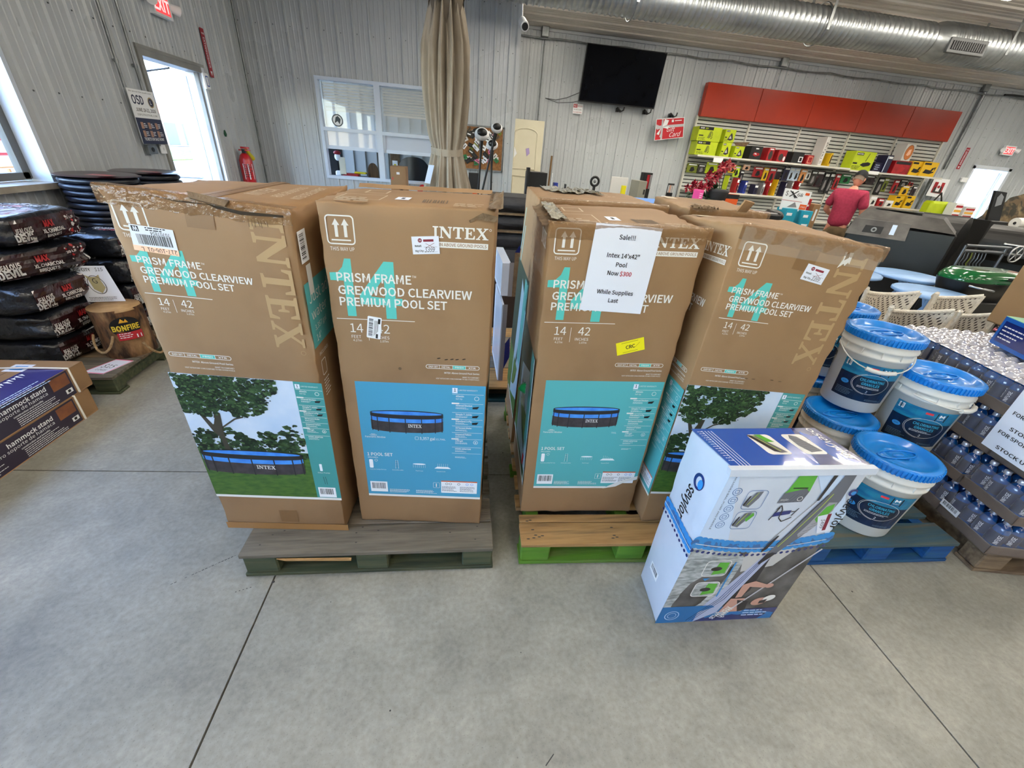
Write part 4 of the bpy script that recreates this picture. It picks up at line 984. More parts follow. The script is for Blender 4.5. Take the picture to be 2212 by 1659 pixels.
mb.grid(lambda i, j: lf_(d3-.14+.06*i, .52+.09*j, .012+.025*math.sin(i*3)*math.sin(j*3)+.01*noise.noise(Vector((i*4, j*4, 3)))), 6, 6, film); mb.build('film_scrap', t3)

b4_ = rect4(.877, 1.262, -3, .515, .53)
t4, F4, w4, h4, d4 = pbox('brown pool box right of the Sale box, with tall faded lettering and white price tag', b4_, [(1605, 483), (1921, 538), None, (1462, 460)], 4, crush=.013, group='tall cartons of above ground pools')
prints(F4, 'front', t4, lambda D: faceA(D, seed=23, x0=0)); topprint(t4, F4, w4, d4, 2); price_tag(t4, F4['front'], .259, 1.192, -7, w=.083, h=.054)
D = Dec(F4['left']); ff = F4['left']
D2 = Dec(lambda u, v, o=0: ff(u-.53+d4, v, o)); faceB(D2); D2.build('side_print', t4)
D = Dec(F4['front'], .002); D.poly([(.215, 1.22), (.285, 1.215), (.29, 1.30), (.22, 1.30)], A, 0)
D.poly([(.368, 1.245), (.385, 1.262), (.39, 1.255), (.398, 1.268), (.404, 1.262), (.402, 1.30), (.372, 1.30), (.376, 1.275)], white, 1); D.poly([(.38, 1.272), (.392, 1.282), (.388, 1.30), (.38, 1.30)], A, 2)
for a in ((.205, .80), (.22, .797), (.25, .797), (.325, .80), (.36, .797)): D.disc(a, .008, cardd, 0, n=7, ry=.002)
D.build('tape_patch', t4)
mb = MB(); f = F4['front']; mb.grid(lambda i, j: f(w4*(.02+.96*i), h4-.075+.07*j, .004+.007*noise.noise(Vector((i*14, j*3, 5)))), 40, 5, film); mb.build('crinkled_tape', t4)

b5_ = [(.325, 1.875), (.865, 1.845), (.885, 2.33), (.35, 2.36)]
t5, F5, w5, h5, d5 = pbox('pool box standing directly behind the Sale box, top wrapped in clear tape', b5_, [(1166, 430), (1446, 447), (1352, 417), (1137, 400)], 5, crush=.01, group='tall cartons of above ground pools')
topprint(t5, F5, w5, d5, 3)
D = Dec(F5['left']); D.rect(0, .17, d5, .95, leafs[0]); D.rect(0, .17, d5, .45, lawnp, 1); D.poly([(.2, .2), (d5, .3), (d5, .8), (.25, .9)], mat('pale blue photo', (150, 176, 190), .4), 2); D.rect(d5-.13, .5, d5-.02, .93, tealdk, 3); D.line((.1, .18), (d5, .18), .01, white, 4)
D.poly([(.05, 1.0), (.12, 1.22), (.10, 1.22), (.03, 1.0)], mat('pale teal streak', (150, 200, 196), .5), 1).poly([(.1, .95), (.16, 1.14), (.14, 1.14), (.08, .95)], mat('pale teal streak'), 1)
D.path([(d5-.05, 1.02), (d5-.035, .98), (d5-.055, .94), (d5-.03, .90), (d5-.05, .86), (d5-.035, .80)], .006, ink, 5); D.path([(d5-.04, 1.05), (d5-.06, 1.0), (d5-.02, .96), (d5-.06, .92)], .004, ink, 5)
D.build('side_print', t5)
mb = MB(); g = F5['top']
for k_ in range(2): mb.grid(lambda i, j: g(w5*(.12+.5*i), d5*(.55+.3*j+.1*math.sin(i*9+k_*2)), .008+.012*noise.noise(Vector((i*12+k_, j*3, 2)))), 26, 3, mat('silvery tape'))
mb.build('wrinkled_tape', t5)
b6_ = [(.965, 1.84), (1.49, 1.81), (1.52, 2.28), (1.03, 2.31)]
t6, F6, w6, h6, d6 = pbox('pool box behind the right one, with frayed front top edge', b6_, [(1490, 450), (1664, 462), (1566, 432), (1412, 420)], 6, crush=.02, group='tall cartons of above ground pools')
topprint(t6, F6, w6, d6, 2)
mb = MB(); g = F6['top']; f = F6['front']
mb.hexa([g(.30, -.004, 0), g(.36, -.006, 0), g(.36, .01, 0), g(.30, .01, 0), g(.31, -.03, .05), g(.37, -.035, .042), g(.37, -.025, .046), g(.31, -.02, .054)], card).build('standing_flap', t6, fixn=True)
mb = MB(); mb.grid(lambda i, j: g(w6*(.02+.3*i), -.02+.05*j, .004+.02*abs(noise.noise(Vector((i*12, j*6, 2))))), 20, 4, cardd); mb.build('frayed_edge', t6)

# ------------------------------------------------------------------ kayak carton in front
kw = nmat('glossy white carton', (206, 212, 222), (196, 204, 216), 6, .28, coat=.3, bump=.15, bscale=14)
kb = mat('glossy blue print', (22, 84, 178), .16, coat=.6); kn = mat('deep navy print', (22, 40, 110), .2, coat=.5); lb = mat('sky blue print', (48, 138, 206), .3); lb2 = mat('pale sky print', (198, 216, 238), .3)
kg = mat('kayak grey', (102, 104, 112), .4); kd = mat('kayak dark', (44, 42, 46), .4); kgr = mat('kayak green', (92, 170, 58), .4); klm = mat('lime stripe', (190, 210, 70), .4); steel = mat('steel blue ring', (60, 104, 160), .4)
kb4 = [(.806, .866), (1.310, .850), (1.330, 1.055), (.829, 1.077)]
c8 = [(x, y, 0) for x, y in kb4]
kt = []
for (px, ref) in (((1584, 1012), kb4[0]), ((1888, 1010), kb4[1]), ((1492, 927), kb4[3])):
    kt.append(topfit(px, ref, .68, .86))
kt = [kt[0], kt[1], (kt[1][0]+kt[2][0]-kt[0][0], kt[1][1]+kt[2][1]-kt[0][1], kt[2][2]), kt[2]]
t7, F7, w7, h7, d7 = carton('tall glossy white and blue kayak carton standing alone in front of the buckets', c8+kt, 7, crush=.006, name='kayak_box', tape=False, m=kw, n_=(12, 18))
D = Dec(F7['top'], .0012); D.rect(.0, -.004, w7, d7*1.0, kb, 0)
D.poly([(w7*.62, 0), (w7, 0), (w7, d7), (w7*.8, d7), (w7*.72, d7*.6)], kn, 1)
for i in range(4): D.rect(.03+i*.012, .01, .033+i*.012, d7*.93, lb2, 2)
D.lines(.012, d7*.9, .02, 14, .012, .003, lb2, 2, .1)
for x in (.185, .32): D.fill(x, d7*.30, x+.088, d7*.82, .014, white, 2)
D.poly([(.19, .17), (.215, .168), (.262, .075), (.235, .072)], kg, 3).poly([(.185, .17), (.2, .17), (.235, .072), (.215, .08)], kd, 4).poly([(.215, .172), (.24, .172), (.26, .13), (.23, .13)], kgr, 5).path([(.205, .165), (.24, .08)], .003, klm, 5)
D.poly([(.338, .15), (.352, .17), (.375, .16), (.40, .08), (.35, .074), (.335, .11)], kg, 3)
for i in range(5): D.line((.34, .15-i*.014), (.39, .13-i*.012), .0014, kd, 4)
D.text('sevylor', w7*.91, d7*.86, .034, white, 3, rot=-90, w=d7*.72, shear=.2, bold=.01); D.ring((w7*.93, d7*.93), .012, .005, white, 3)
D.build('top_print', t7)
fr = F7['front']
D = Dec(fr, .001); Hh = h7
photo_d = nmat('printed dark trees', (54, 52, 50), (110, 108, 106), 9, .3, contrast=(.4, .7)); rippl = nmat('printed water ripples', (120, 126, 124), (192, 196, 196), 26, .3, stretch=(1, 1, 3)); skin = mat('printed skin', (196, 150, 132), .4)
D.rect(0, 0, w7, .455, photo_d, 0); D.poly([(0, .0), (.30, 0), (.22, .2), (.23, .4), (.16, .455), (0, .455)], rippl, 1); D.poly([(.25, .47), (.42, .455), (.36, .35), (.24, .32), (.22, .4)], mat('printed mist', (190, 188, 184), .4), 1)
D.rect(0, .0, w7, .075, kn, 3); D.rect(0, 0, .16, .11, mat('mid blue print', (36, 108, 168), .3), 4); D.poly([(.16, 0), (.5, 0), (.5, .04), (.2, .11), (.16, .11)], mat('mid blue print'), 3)
D.poly([(.30, .42), (.335, .425), (.24, .06), (.16, .0), (.12, 0)], mat('printed hull', (170, 178, 204), .3), 4)
for i in range(3): D.path([(.318-.006*i, .42), (.24-.012*i, .15), (.15-.012*i, .01)], .0025, kn, 5)
D.poly([(.33, .40), (.30, .30), (.27, .2), (.2, .05), (.24, .04), (.33, .2)], kd, 3)
# paddler: arm, hand, head with white cap and dark glasses, dark vest
D.poly([(.285, .24), (.33, .26), (.39, .235), (.385, .215), (.32, .225), (.31, .16), (.285, .155)], skin, 6); D.disc((.40, .228), .018, skin, 7, ry=.014)
D.poly([(.27, .15), (.33, .15), (.35, .06), (.25, .06)], skin, 5); D.poly([(.30, .14), (.35, .13), (.36, .07), (.33, .06)], kd, 6); D.disc((.40, .125), .034, skin, 7, ry=.024, rot=.4); D.disc((.435, .145), .026, white, 8, ry=.018, rot=.5); D.poly([(.40, .13), (.43, .14), (.425, .115), (.40, .11)], kd, 9)
D.line((.27, .04), (.52, .44), .008, mat('pale metal print', (190, 190, 196), .3), 8)
for (x, y) in ((.085, .30), (.085, .175)):
    D.fill(x, y, x+.10, y+.092, .018, white, 5); D.fill(x+.003, y+.003, x+.097, y+.089, .016, rippl, 6); D.poly([(x+.04, y+.01), (x+.092, y+.02), (x+.09, y+.08), (x+.05, y+.082)], kgr, 7); D.disc((x+.05, y+.045), .022, kd, 8, ry=.012)
D.poly([(.10, .29), (.128, .29), (.114, .275)], lb, 7); D.rect(.197, .17, .203, .38, lb, 7)
D.text('QUIKPAK', .275, .02, .034, white, 8, rot=65, w=.075, bold=.03).text('SET-UP', .24, .012, .02, white, 8, rot=65, w=.05, bold=.03); D.ring((.055, .05), .03, .003, lb2, 5).ring((.055, .05), .018, .002, lb2, 5); D.lines(.36, .06, .11, 3, .016, .006, lb2, 5)
# pale swirls and band of bubbles
D.poly([(.30, Hh-.01), (.40, Hh-.01), (.52, .62), (.50, .5), (.44, .62)], lb2, 1).poly([(.0, Hh-.01), (.03, Hh-.01), (.12, .5), (.0, .5)], lb2, 1)
def by(u): return .505-.05*math.sin(PI*min(1, (u+.06)/.62))*1.0
rnd = random.Random(2)
u = -.0
while u < .52:
    for o, r, m_ in ((.020, .017, lb), (.006, .016, steel), (-.009, .015, lb)): D.disc((u+rnd.uniform(-.004, .004), by(u)+o), min(r, .5+u), m_, 2+rnd.randint(0, 2), n=14)
    D.disc((u, by(u)-.037), .0068, kn, 3, n=12); u += .0225
D.path([(i*.0255, by(i*.0255)) for i in range(21)], .0032, white, 6)
# feature rings, inset photos, bag, pump, kayak, paddle
for i in range(5): y = .735-.038*i; D.ring((.055, y), .0165, .0022, steel, 3); D.rrect(.047, y-.007, .063, y+.007, .003, .002, steel, 3)
D.text('INCLUDES BAG, PUMP AND PADDLE', .022, Hh-.03, .006, ink, 3, rot=-90, w=.24); D.lines(.036, .7, .002, 20, .011, .002, ink, 3)
for (x, y) in ((.095, .655), (.095, .56)):
    D.rrect(x, y, x+.075, y+.085, .015, .002, steel, 5); D.poly([(x+.01, y+.015), (x+.03, y+.075), (x+.055, y+.08), (x+.05, y+.05), (x+.03, y+.008)], kg, 3); D.poly([(x+.01, y+.015), (x+.02, y+.06), (x+.014, y+.06), (x+.004, y+.02)], kd, 4); D.path([(x+.02, y+.02), (x+.04, y+.075)], .002, klm, 5)
D.poly([(x+.04, y+.05), (x+.06, y+.08), (x+.068, y+.065), (x+.05, y+.035)], kgr, 6)
D.poly([(.222, .68), (.312, .685), (.318, .73), (.3, .745), (.228, .725)], kg, 3).poly([(.228, .725), (.3, .745), (.318, .73), (.31, Hh-.012), (.25, Hh-.008), (.235, .735)], kgr, 4).rect(.25, .745, .305, .75, kd, 5).ring((.298, .70), .01, .002, white, 5).text('sevylor', .228, .692, .009, white, 5, w=.03)
for i in range(4): D.line((.25+i*.014, .685), (.27+i*.014, .72), .001, kd, 5)
D.poly([(.235, .636), (.295, .646), (.295, .628), (.235, .616)], kn, 4).line((.228, .60), (.245, .66), .004, kd, 4).line((.295, .637), (.312, .64), .003, kd, 4).line((.305, .62), (.318, .655), .004, kd, 4)
D.path([(.236, .65), (.246, .67), (.258, .65), (.262, .61), (.28, .592), (.31, .612)], .004, kd, 5)
K = [(.455, Hh-.012), (.46, .69), (.452, .64), (.43, .58), (.395, .51), (.355, .45), (.325, .40), (.30, .365), (.293, .36), (.29, .375), (.302, .42), (.325, .49), (.35, .56), (.372, .64), (.398, .71), (.415, Hh-.012)]
D.poly(K, kg, 7); D.poly([(.293, .36), (.325, .40), (.34, .425), (.322, .43), (.302, .42), (.29, .375)], kd, 8)
D.path([(.415, .72), (.40, .66), (.375, .59), (.352, .52), (.328, .46)], .003, klm, 8); D.path([(.398, .715), (.37, .635), (.345, .55), (.318, .47)], .0035, kd, 8)
D.poly([(.452, .68), (.455, .64), (.44, .59), (.41, .535), (.385, .51), (.375, .525), (.395, .58), (.41, .64), (.42, .68)], mat('kayak pale', (160, 160, 166), .4), 8)
for i in range(7): D.line((.382+i*.008, .52+i*.018), (.41+i*.007, .535+i*.018), .0012, kd, 9)
D.poly([(.405, .60), (.42, .66), (.445, .675), (.45, .65), (.44, .60), (.42, .585)], kgr, 10)
D.line((.372, .70), (.268, .46), .0028, white, 7); D.path([(.372, .70), (.268, .46)], .0016, kd, 9)
D.poly([(.365, .69), (.375, .69), (.388, Hh-.012), (.372, Hh-.012)], kd, 9).poly([(.300, .52), (.308, .52), (.29, .45), (.276, .432), (.272, .445), (.282, .48)], kd, 9)
D.text('sevylor', .484, .697, .032, ink, 8, rot=-90, w=.15, shear=.15, bold=.01); D.ring((.487, .724), .016, .008, kn, 8).disc((.49, .722), .009, lb, 9)
D.poly([(.41, .615), (.445, .625), (.50, .54), (.45, .528)], pap, 11).poly([(.445, .624), (.458, .628), (.475, .545), (.462, .542)], mat('maroon ink'), 12).text('$499', .432, .60, .013, ink, 13, rot=-72, w=.05, shear=.3)
D.build('front_print', t7)
D = Dec(F7['left'], .001)
u = -.0
def bl2(u): return .465+.10*max(0, (u/d7-.25))**1.0*.4
D.ring((.12, .69), .026, .012, kn, 1, ry=.034).disc((.13, .685), .012, lb, 2, ry=.02)
D.text('sevylor', .085, .652, .042, ink, 1, rot=-92, w=.155, shear=.15, bold=.02)
u = 0.005
while u < d7:
    y = .462+.012*math.cos(u*14)
    for o, r, m_ in ((.02, .014, lb), (.006, .013, steel), (-.009, .013, lb)): D.disc((min(max(u, r), d7-r), y+o), r, m_, 2+rnd.randint(0, 2), n=14)
    D.disc((min(u, d7-.008), y-.036), .0062, kn, 3, n=12); u += .02
D.path([(i*d7/8, .462+.012*math.cos(i*d7/8*14)) for i in range(9)], .003, white, 6)
D.bar(.05, .13, .12, .175, wh, ink, 1, False); D.build('side_print', t7)
ridge = MB()
a_, b_ = Vector(kt[0]), Vector(kt[1])
ridge.hexa([a_+Vector((-.012, -.012, -.022)), b_+Vector((.006, -.012, -.02)), b_+Vector((.006, .004, -.02)), a_+Vector((-.012, .004, -.022)), a_+Vector((-.014, -.01, .003)), b_+Vector((.008, -.01, .003)), b_+Vector((.008, .01, .003)), a_+Vector((-.014, .01, .003))], kw); ridge.build('lid_edge', t7, fixn=True)
# ------------------------------------------------------------------ chlorine buckets
bw = nmat('bucket white plastic', (222, 220, 212), (212, 210, 202), 4, .35); bw.node_tree.nodes['Principled BSDF'].inputs['Subsurface Weight'].default_value = 0
lidb = nmat('bucket blue lid', (12, 128, 216), (16, 118, 202), 5, .32, coat=.3); labn = nmat('bucket navy label', (8, 26, 48), (10, 44, 84), 4, .35); labw = nmat('bucket water label', (14, 96, 142), (30, 128, 160), 14, .35, stretch=(1, 1, 4)); cy = mat('cyan lettering', (60, 180, 216), .4)
def bucket(x, y, z, la, label, ha=None, hdrop=.5, tag_red=True, film_=False, sides=True):
    t = thing('chlorine_bucket', label, 'bucket', (x, y, z), group='blue lidded chlorine buckets')
    H = .385
    MB().lathe([(0, 0), (.128, 0), (.132, .006), (.150, .30), (.157, .302), (.157, .312), (.151, .316), (.152, .338), (.160, .341), (.160, .350), (.154, .356), (.155, H)], bw, (x, y, z), 40).build('pail', t)
    mb = MB()
    for i in range(12):
        a = 2*PI*i/12+la; mb.T = TM(x, y, z, math.degrees(a)); mb.box((.150, -.0015, .312), (.158, .0015, .345), bw)
    tag(mb.build('rib', t), kind='stuff')
    lid = MB().lathe([(0, H+.012), (.045, H+.012), (.05, H+.017), (.056, H+.012), (.128, H+.012), (.136, H+.032), (.150, H+.036), (.160, H+.032), (.163, H+.024), (.163, H-.004), (.158, H-.006), (.157, H)], lidb, (x, y, z), 48).build('lid', t)
    mb = MB()
    for i in range(64):
        a = 360*i/64; mb.T = TM(x, y, z, a); mb.box((.160, -.0045, H-.004), (.168, .0045, H+.027), lidb)
    tag(mb.build('lid_tooth', lid), kind='stuff')
    mb = MB().tube([(x+.1*math.cos(a), y+.03*math.sin(a), z+H+.016) for a in [2*PI*i/16 for i in range(16)]], .004, lidb, 6, closed=True)
    mb.ball((x+.01, y, z+H+.012), (.03, .012, .006), lidb); mb.build('lid_emboss', lid)
    D = Dec(cylmap((x, y, z), .132, .150, .006, .30, la), .0012)
    W_ = .25
    D.rect(-W_/2, .065, W_/2, .27, labn, 0, g=.02); D.rect(-W_/2, .20, W_/2, .27, labw, 1, g=.02)
    D.rect(-W_/2+.012, .235, -W_/2+.035, .262, wh, 2, g=.02); 
    for i in range(6): D.rect(-W_/2+.015+i*.003, .240, -W_/2+.0165+i*.003, .258, ink, 3, g=.02)
    D.rect(.032, .218, .072, .262, ink, 2, g=.02); D.poly([(.042, .24), (.042, .256), (.047, .256), (.052, .249), (.057, .256), (.062, .256), (.062, .24), (.057, .24), (.057, .248), (.052, .243), (.047, .248), (.047, .24)], wh, 3); D.text('MEMBERS', .040, .228, .005, wh, 3, w=.024)
    D.ring((.02, .165), .075, .0016, white, 3, n=36, ry=.055).ring((.02, .165), .080, .001, white, 3, n=20, ry=.058, a0=2, a1=4.6)
    D.text('CHLORINATING', .02, .178, .014, cy, 4, al='c', w=.10, bold=.015).text('GRANULES', .02, .157, .014, cy, 4, al='c', w=.075, bold=.015); D.lines(-.03, .147, .1, 2, .006, .002, wh, 4).text('2', .015, .118, .012, wh, 4)
    D.disc((-.085, .150), .018, lb, 4, ry=.012).text('50 lb', -.085, .147, .006, labn, 5, al='c'); D.lines(-.11, .112, .09, 5, .0075, .002, mat('label grey print', (120, 150, 170), .5), 3).lines(.03, .08, .08, 2, .006, .0018, MT['label grey print'], 3)
    if tag_red: D.rect(-.01, .245, .018, .256, mat('red tag', (226, 56, 66), .5), 6, g=.02)
    D.build('label', t)
    if sides:
        D = Dec(cylmap((x, y, z), .132, .150, .006, .30, la-1.65), .0012); D.rrect(-.02, .10, .028, .235, .002, .0012, ink); D.rect(-.02, .235, .028, .262, ink, 1, g=.02)
        D.ring((.004, .205), .02, .003, ink, 1).disc((.004, .205), .010, ink, 1).line((-.01, .219), (.018, .19), .003, ink, 2); D.lines(-.016, .175, .04, 9, .008, .002, ink, 1)
        D.lines(-.06, .19, .035, 16, .007, .002, scuff, 1); D.bar(-.045, .05, -.02, .085, wh, ink, 1, False).rect(.0, .06, .014, .068, MT['red tag'], 1).disc((.0, .035), .003, ink, 1); D.build('warning_print', t)
    if ha is not None:
        mb = MB(); pts = []
        for i in range(17):
            q = PI*i/16; c, s_ = math.cos(q), math.sin(q)
            r = .160+.012*s_; loc = Vector((0, 0, 0))
            ax = Vector((math.cos(ha), math.sin(ha), 0)); side = Vector((-math.sin(ha), math.cos(ha), 0))
            p = Vector((x, y, z+.325))+side*(.163*c)+ax*(.163*s_*math.cos(hdrop)+.01*s_)+Vector((0, 0, -.163*s_*math.sin(hdrop)))
            pts.append(p)
        mb.tube(pts, .0035, bw, 6); mb.build('handle', t)
        MB().tube(pts[6:11], .011, bw, 10).build('grip', t)
    if film_:
        MB().grid(lambda i, j: Vector((x+.166*math.cos(3.4+1.8*i)*(1+.02*math.sin(i*30)), y+.166*math.sin(3.4+1.8*i)*(1+.02*math.sin(i*30)), z+.02+.34*j)), 30, 5, film).build('film', t)
    return t
BF = math.atan2(-1.2, -2.0)
bucket(2.015, 1.235, .131, BF+.32, 'nearest chlorine bucket, lowest and alone at the front of the blue pallet', None)
bucket(2.026, 1.568, .131, BF+.3, 'chlorine bucket at the bottom of the two bucket stack', None, sides=False, film_=True)
bucket(2.15, 1.665, .556, BF+.35, 'chlorine bucket on top of the two bucket stack with handle lowered', BF+.55, .55)
bucket(2.385, 1.500, .40, BF+.32, 'chlorine bucket behind the nearest one, small white chip on its lid and handle out right', BF+1.3, .15)
MB_t = thing('low_carton', 'plain low carton hidden under the rear right bucket', 'box', (2.385, 1.5, .131))
MB().box((2.27, 1.40, .131), (2.49, 1.62, .398), card, .003).build('carton_body', MB_t)
bucket(2.20, 2.04, .131, BF, 'chlorine bucket on the pallet under the farthest blue lid', None, sides=False)
bucket(2.29, 2.06, .556, BF, 'farthest chlorine bucket, only its blue lid showing beside the pool box', None, sides=False)

# ------------------------------------------------------------------ drink cases
traym = nmat('grey brown tray board', (112, 98, 88), (98, 86, 78), 6, .6, bump=.2); bluel = nmat('blue drink', (8, 52, 104), (14, 84, 150), 9, .12, coat=.8); navl = mat('navy bottle label', (12, 24, 52), .35); capm = mat('silver cap', (176, 176, 188), .25, metal=.4)
wrap = mat('shrink film', (226, 226, 238), .10, alpha=.14, coat=1); wraptop = mat('shrink film over caps', (222, 222, 232), .16, alpha=.78, coat=1, metal=.35)
bproto = MB().lathe([(0, 0), (.029, 0), (.031, .006), (.029, .03), (.0315, .045), (.0315, .05)], bluel, n=10).lathe([(.0318, .05), (.0318, .115)], navl, n=10).lathe([(.0315, .115), (.031, .125), (.024, .145), (.014, .158)], bluel, n=10)
D = Dec(lambda u, v, o: Vector(((.0318+o)*math.cos(u/.0318), (.0318+o)*math.sin(u/.0318), v)), .0004)
for k_ in range(3):
    D.text('INFUSE', .0+k_*.066, .055, .014, wh, 1, rot=90, w=.05, bold=.01)
for v, f, m_, i_ in [(D.mb.v, D.mb.f, D.mb.mats[0], 0)]: bproto.add(v, f, m_)
bottle_me = bproto.build('bottle'); cap_me = MB().lathe([(.0145, .156), (.0145, .174), (.013, .176), (0, .176)], capm, n=10).build('cap')
BMe, CMe = bottle_me.data, cap_me.data; bpy.data.objects.remove(bottle_me); bpy.data.objects.remove(cap_me)
ST = TM(2.475, .985, 0, -12); CW, CD, LH = .405, .272, .187
def inst(name, me, loc, parent): o = bpy.data.objects.new(name, me); COL.objects.link(o); o.parent = parent; o.location = loc; return o
lvl = ('bottom', 'second', 'third', 'top')
pos = ('front', 'second from the front', 'third from the front', 'rear')
for L_ in range(4):
    for col in range(2):
        for r in range(4):
            if L_ < 3 and col == 1 and r > 0: continue
            ox = col*(CW+.006)+random.uniform(-.006, .006)+(.012*L_ if L_ else 0)-(.02 if L_ == 1 else 0); oy = r*(CD+.007)+random.uniform(-.003, .003)
            base = ST @ Vector((ox, oy, .1325+L_*LH))
            t = thing('drink_case', 'case of blue bottled drink, %s layer, %s row, %s column' % (lvl[L_], pos[r], ('left', 'right')[col]), 'drinks', base, group='shrink wrapped cases of blue bottled drink'); t.rotation_euler = (0, 0, R(-12))
            tr = MB(); h_ = .052
            for a, b in (((0, 0, 0), (CW, CD, .003)), ((0, 0, 0), (.003, CD, h_)), ((CW-.003, 0, 0), (CW, CD, h_)), ((0, 0, 0), (CW, .003, h_)), ((0, CD-.003, 0), (CW, CD, h_))): tr.box(a, b, traym)
            def lb_(mb, name):
                me = bpy.data.meshes.new(name); me.from_pydata(mb.v, [], mb.f)
                for m in mb.mats: me.materials.append(m)
                me.polygons.foreach_set('material_index', mb.m); me.polygons.foreach_set('use_smooth', mb.sm)
                return inst(name, me, (0, 0, 0), t)
            lb_(tr, 'tray')
            for i in range(6):
                for j in range(4):
                    if L_ < 3 and i > 1 and not (r == 0 and j == 0): continue
                    b = inst('bottle', BMe, (.036+i*.0666, .036+j*.0666, .003), t); b.rotation_euler = (0, 0, random.uniform(0, 6))
                    inst('cap', CMe, (0, 0, 0), b)
            fm = MB()
            def hf(i, j):
                x, y = i*CW, j*CD; d = 9
                q = math.cos((x-.036)/.0666*2*PI)*.5+.5; s_ = math.cos((y-.036)/.0666*2*PI)*.5+.5
                e = min(1, min(i, 1-i)*14, min(j, 1-j)*10)
                return Vector((x, y, .160+.022*(q*s_)**.45*e+.004*noise.noise(Vector((x*60, y*60, L_)))*e))
            if L_ == 3: fm.grid(hf, 48, 32, wraptop)
            fm.grid(lambda i, j: Vector((-.001-.004*abs(math.sin(i*12)), i*CD, .05+.105*j)), 24, 3, wrap)
            if r == 0: fm.grid(lambda i, j: Vector((i*CW, -.001-.004*abs(math.sin(i*18)), .05+.105*j)), 30, 3, wrap)
            lb_(fm, 'shrink_wrap')
ff = lambda u, v, o=0: ST @ Vector((-.012-o-.03*(v/.3)**2*.0, u, v))
D = Dec(lambda u, v, o=0: ff(.27-u, .18+v, o+.004)); D.bar(0, 0, .10, .036, wh, ink); t = D.build('case_barcode', None); tag(t, 'white barcode label on the lowest drink case', 'label')
sw = [Vector((.285, .565)), Vector((-.02, .565)), Vector((.285, .90)), Vector((-.02, .90))]
sg = tag(MB().grid(lambda i, j: ff(.285-.305*i, .560+.345*j, .016+.004*math.sin(i*5)*math.sin(j*4)), 10, 8, pap).build('paper_sign'), 'white paper sign with rows of black capitals taped to the drink stack', 'sign')
D = Dec(lambda u, v, o=0: ff(.285-u, .560+v, o+.0165+.004*math.sin(u/.305*5)*math.sin(v/.345*4)), .002)
for i, (a, b) in enumerate((('STOCK UP', .02), ('FOR SPORT TEAMS', .085), ('STOCK UP', .12), ('FOR SPORT TEAMS', .185), ('STOCK UP', .22), ('FOR SPORTS', .285))):
    D.text(a, .06 if i % 2 == 0 else .03, b, .016, ink, 1, bold=.02, w=(.15 if i % 2 == 0 else .24))
D.build('lettering', sg)
t = thing('pool_chemical_box', 'blue carton with orange dot and green top lying on the drink cases', 'box', (2.86, 1.60, .885))
qb = mat('bright blue carton', (24, 92, 178), .3, coat=.3); qg = mat('pale green carton', (150, 206, 178), .3, coat=.3)
T = TM(2.86, 1.52, .883, -24)
MB(T).box((0, 0, 0), (.52, .26, .15), qb).build('carton_body', t); MB(T).box((.0, 0, .1502), (.52, .26, .153), qg).build('top_panel', t)
D = Dec(lambda u, v, o=0: T @ Vector((u, -o, v)), .001); D.disc((.045, .105), .02, orgp, 1).disc((.045, .105), .016, mat('orange disc', (230, 170, 50), .5), 2).text('30', .036, .100, .011, wh, 3, bold=.02).rect(.13, .095, .185, .14, ink, 1).poly([(.14, .105), (.14, .132), (.148, .132), (.157, .12), (.166, .132), (.175, .132), (.175, .105), (.167, .105), (.167, .118), (.157, .108), (.148, .118), (.148, .105)], wh, 2)
D.text('QUICK', .10, .065, .02, cy, 1, w=.09, bold=.02).text('SHOCK', .1, .035, .018, cy, 1, w=.08); D.ring((.15, .05), .09, .002, lb2, 1, n=20, a0=0, a1=1.6, ry=.08).disc((.28, .03), .025, mat('teal dot', (30, 130, 110), .5), 1).rect(.24, .0, .34, .15, lb2, 0); D.build('print', t)
D = Dec(lambda u, v, o=0: T @ Vector((-o, .26-u, v)), .001); D.rect(.02, .02, .24, .13, kn, 0).lines(.03, .1, .15, 4, .02, .006, wh, 1); D.build('end_print', t)

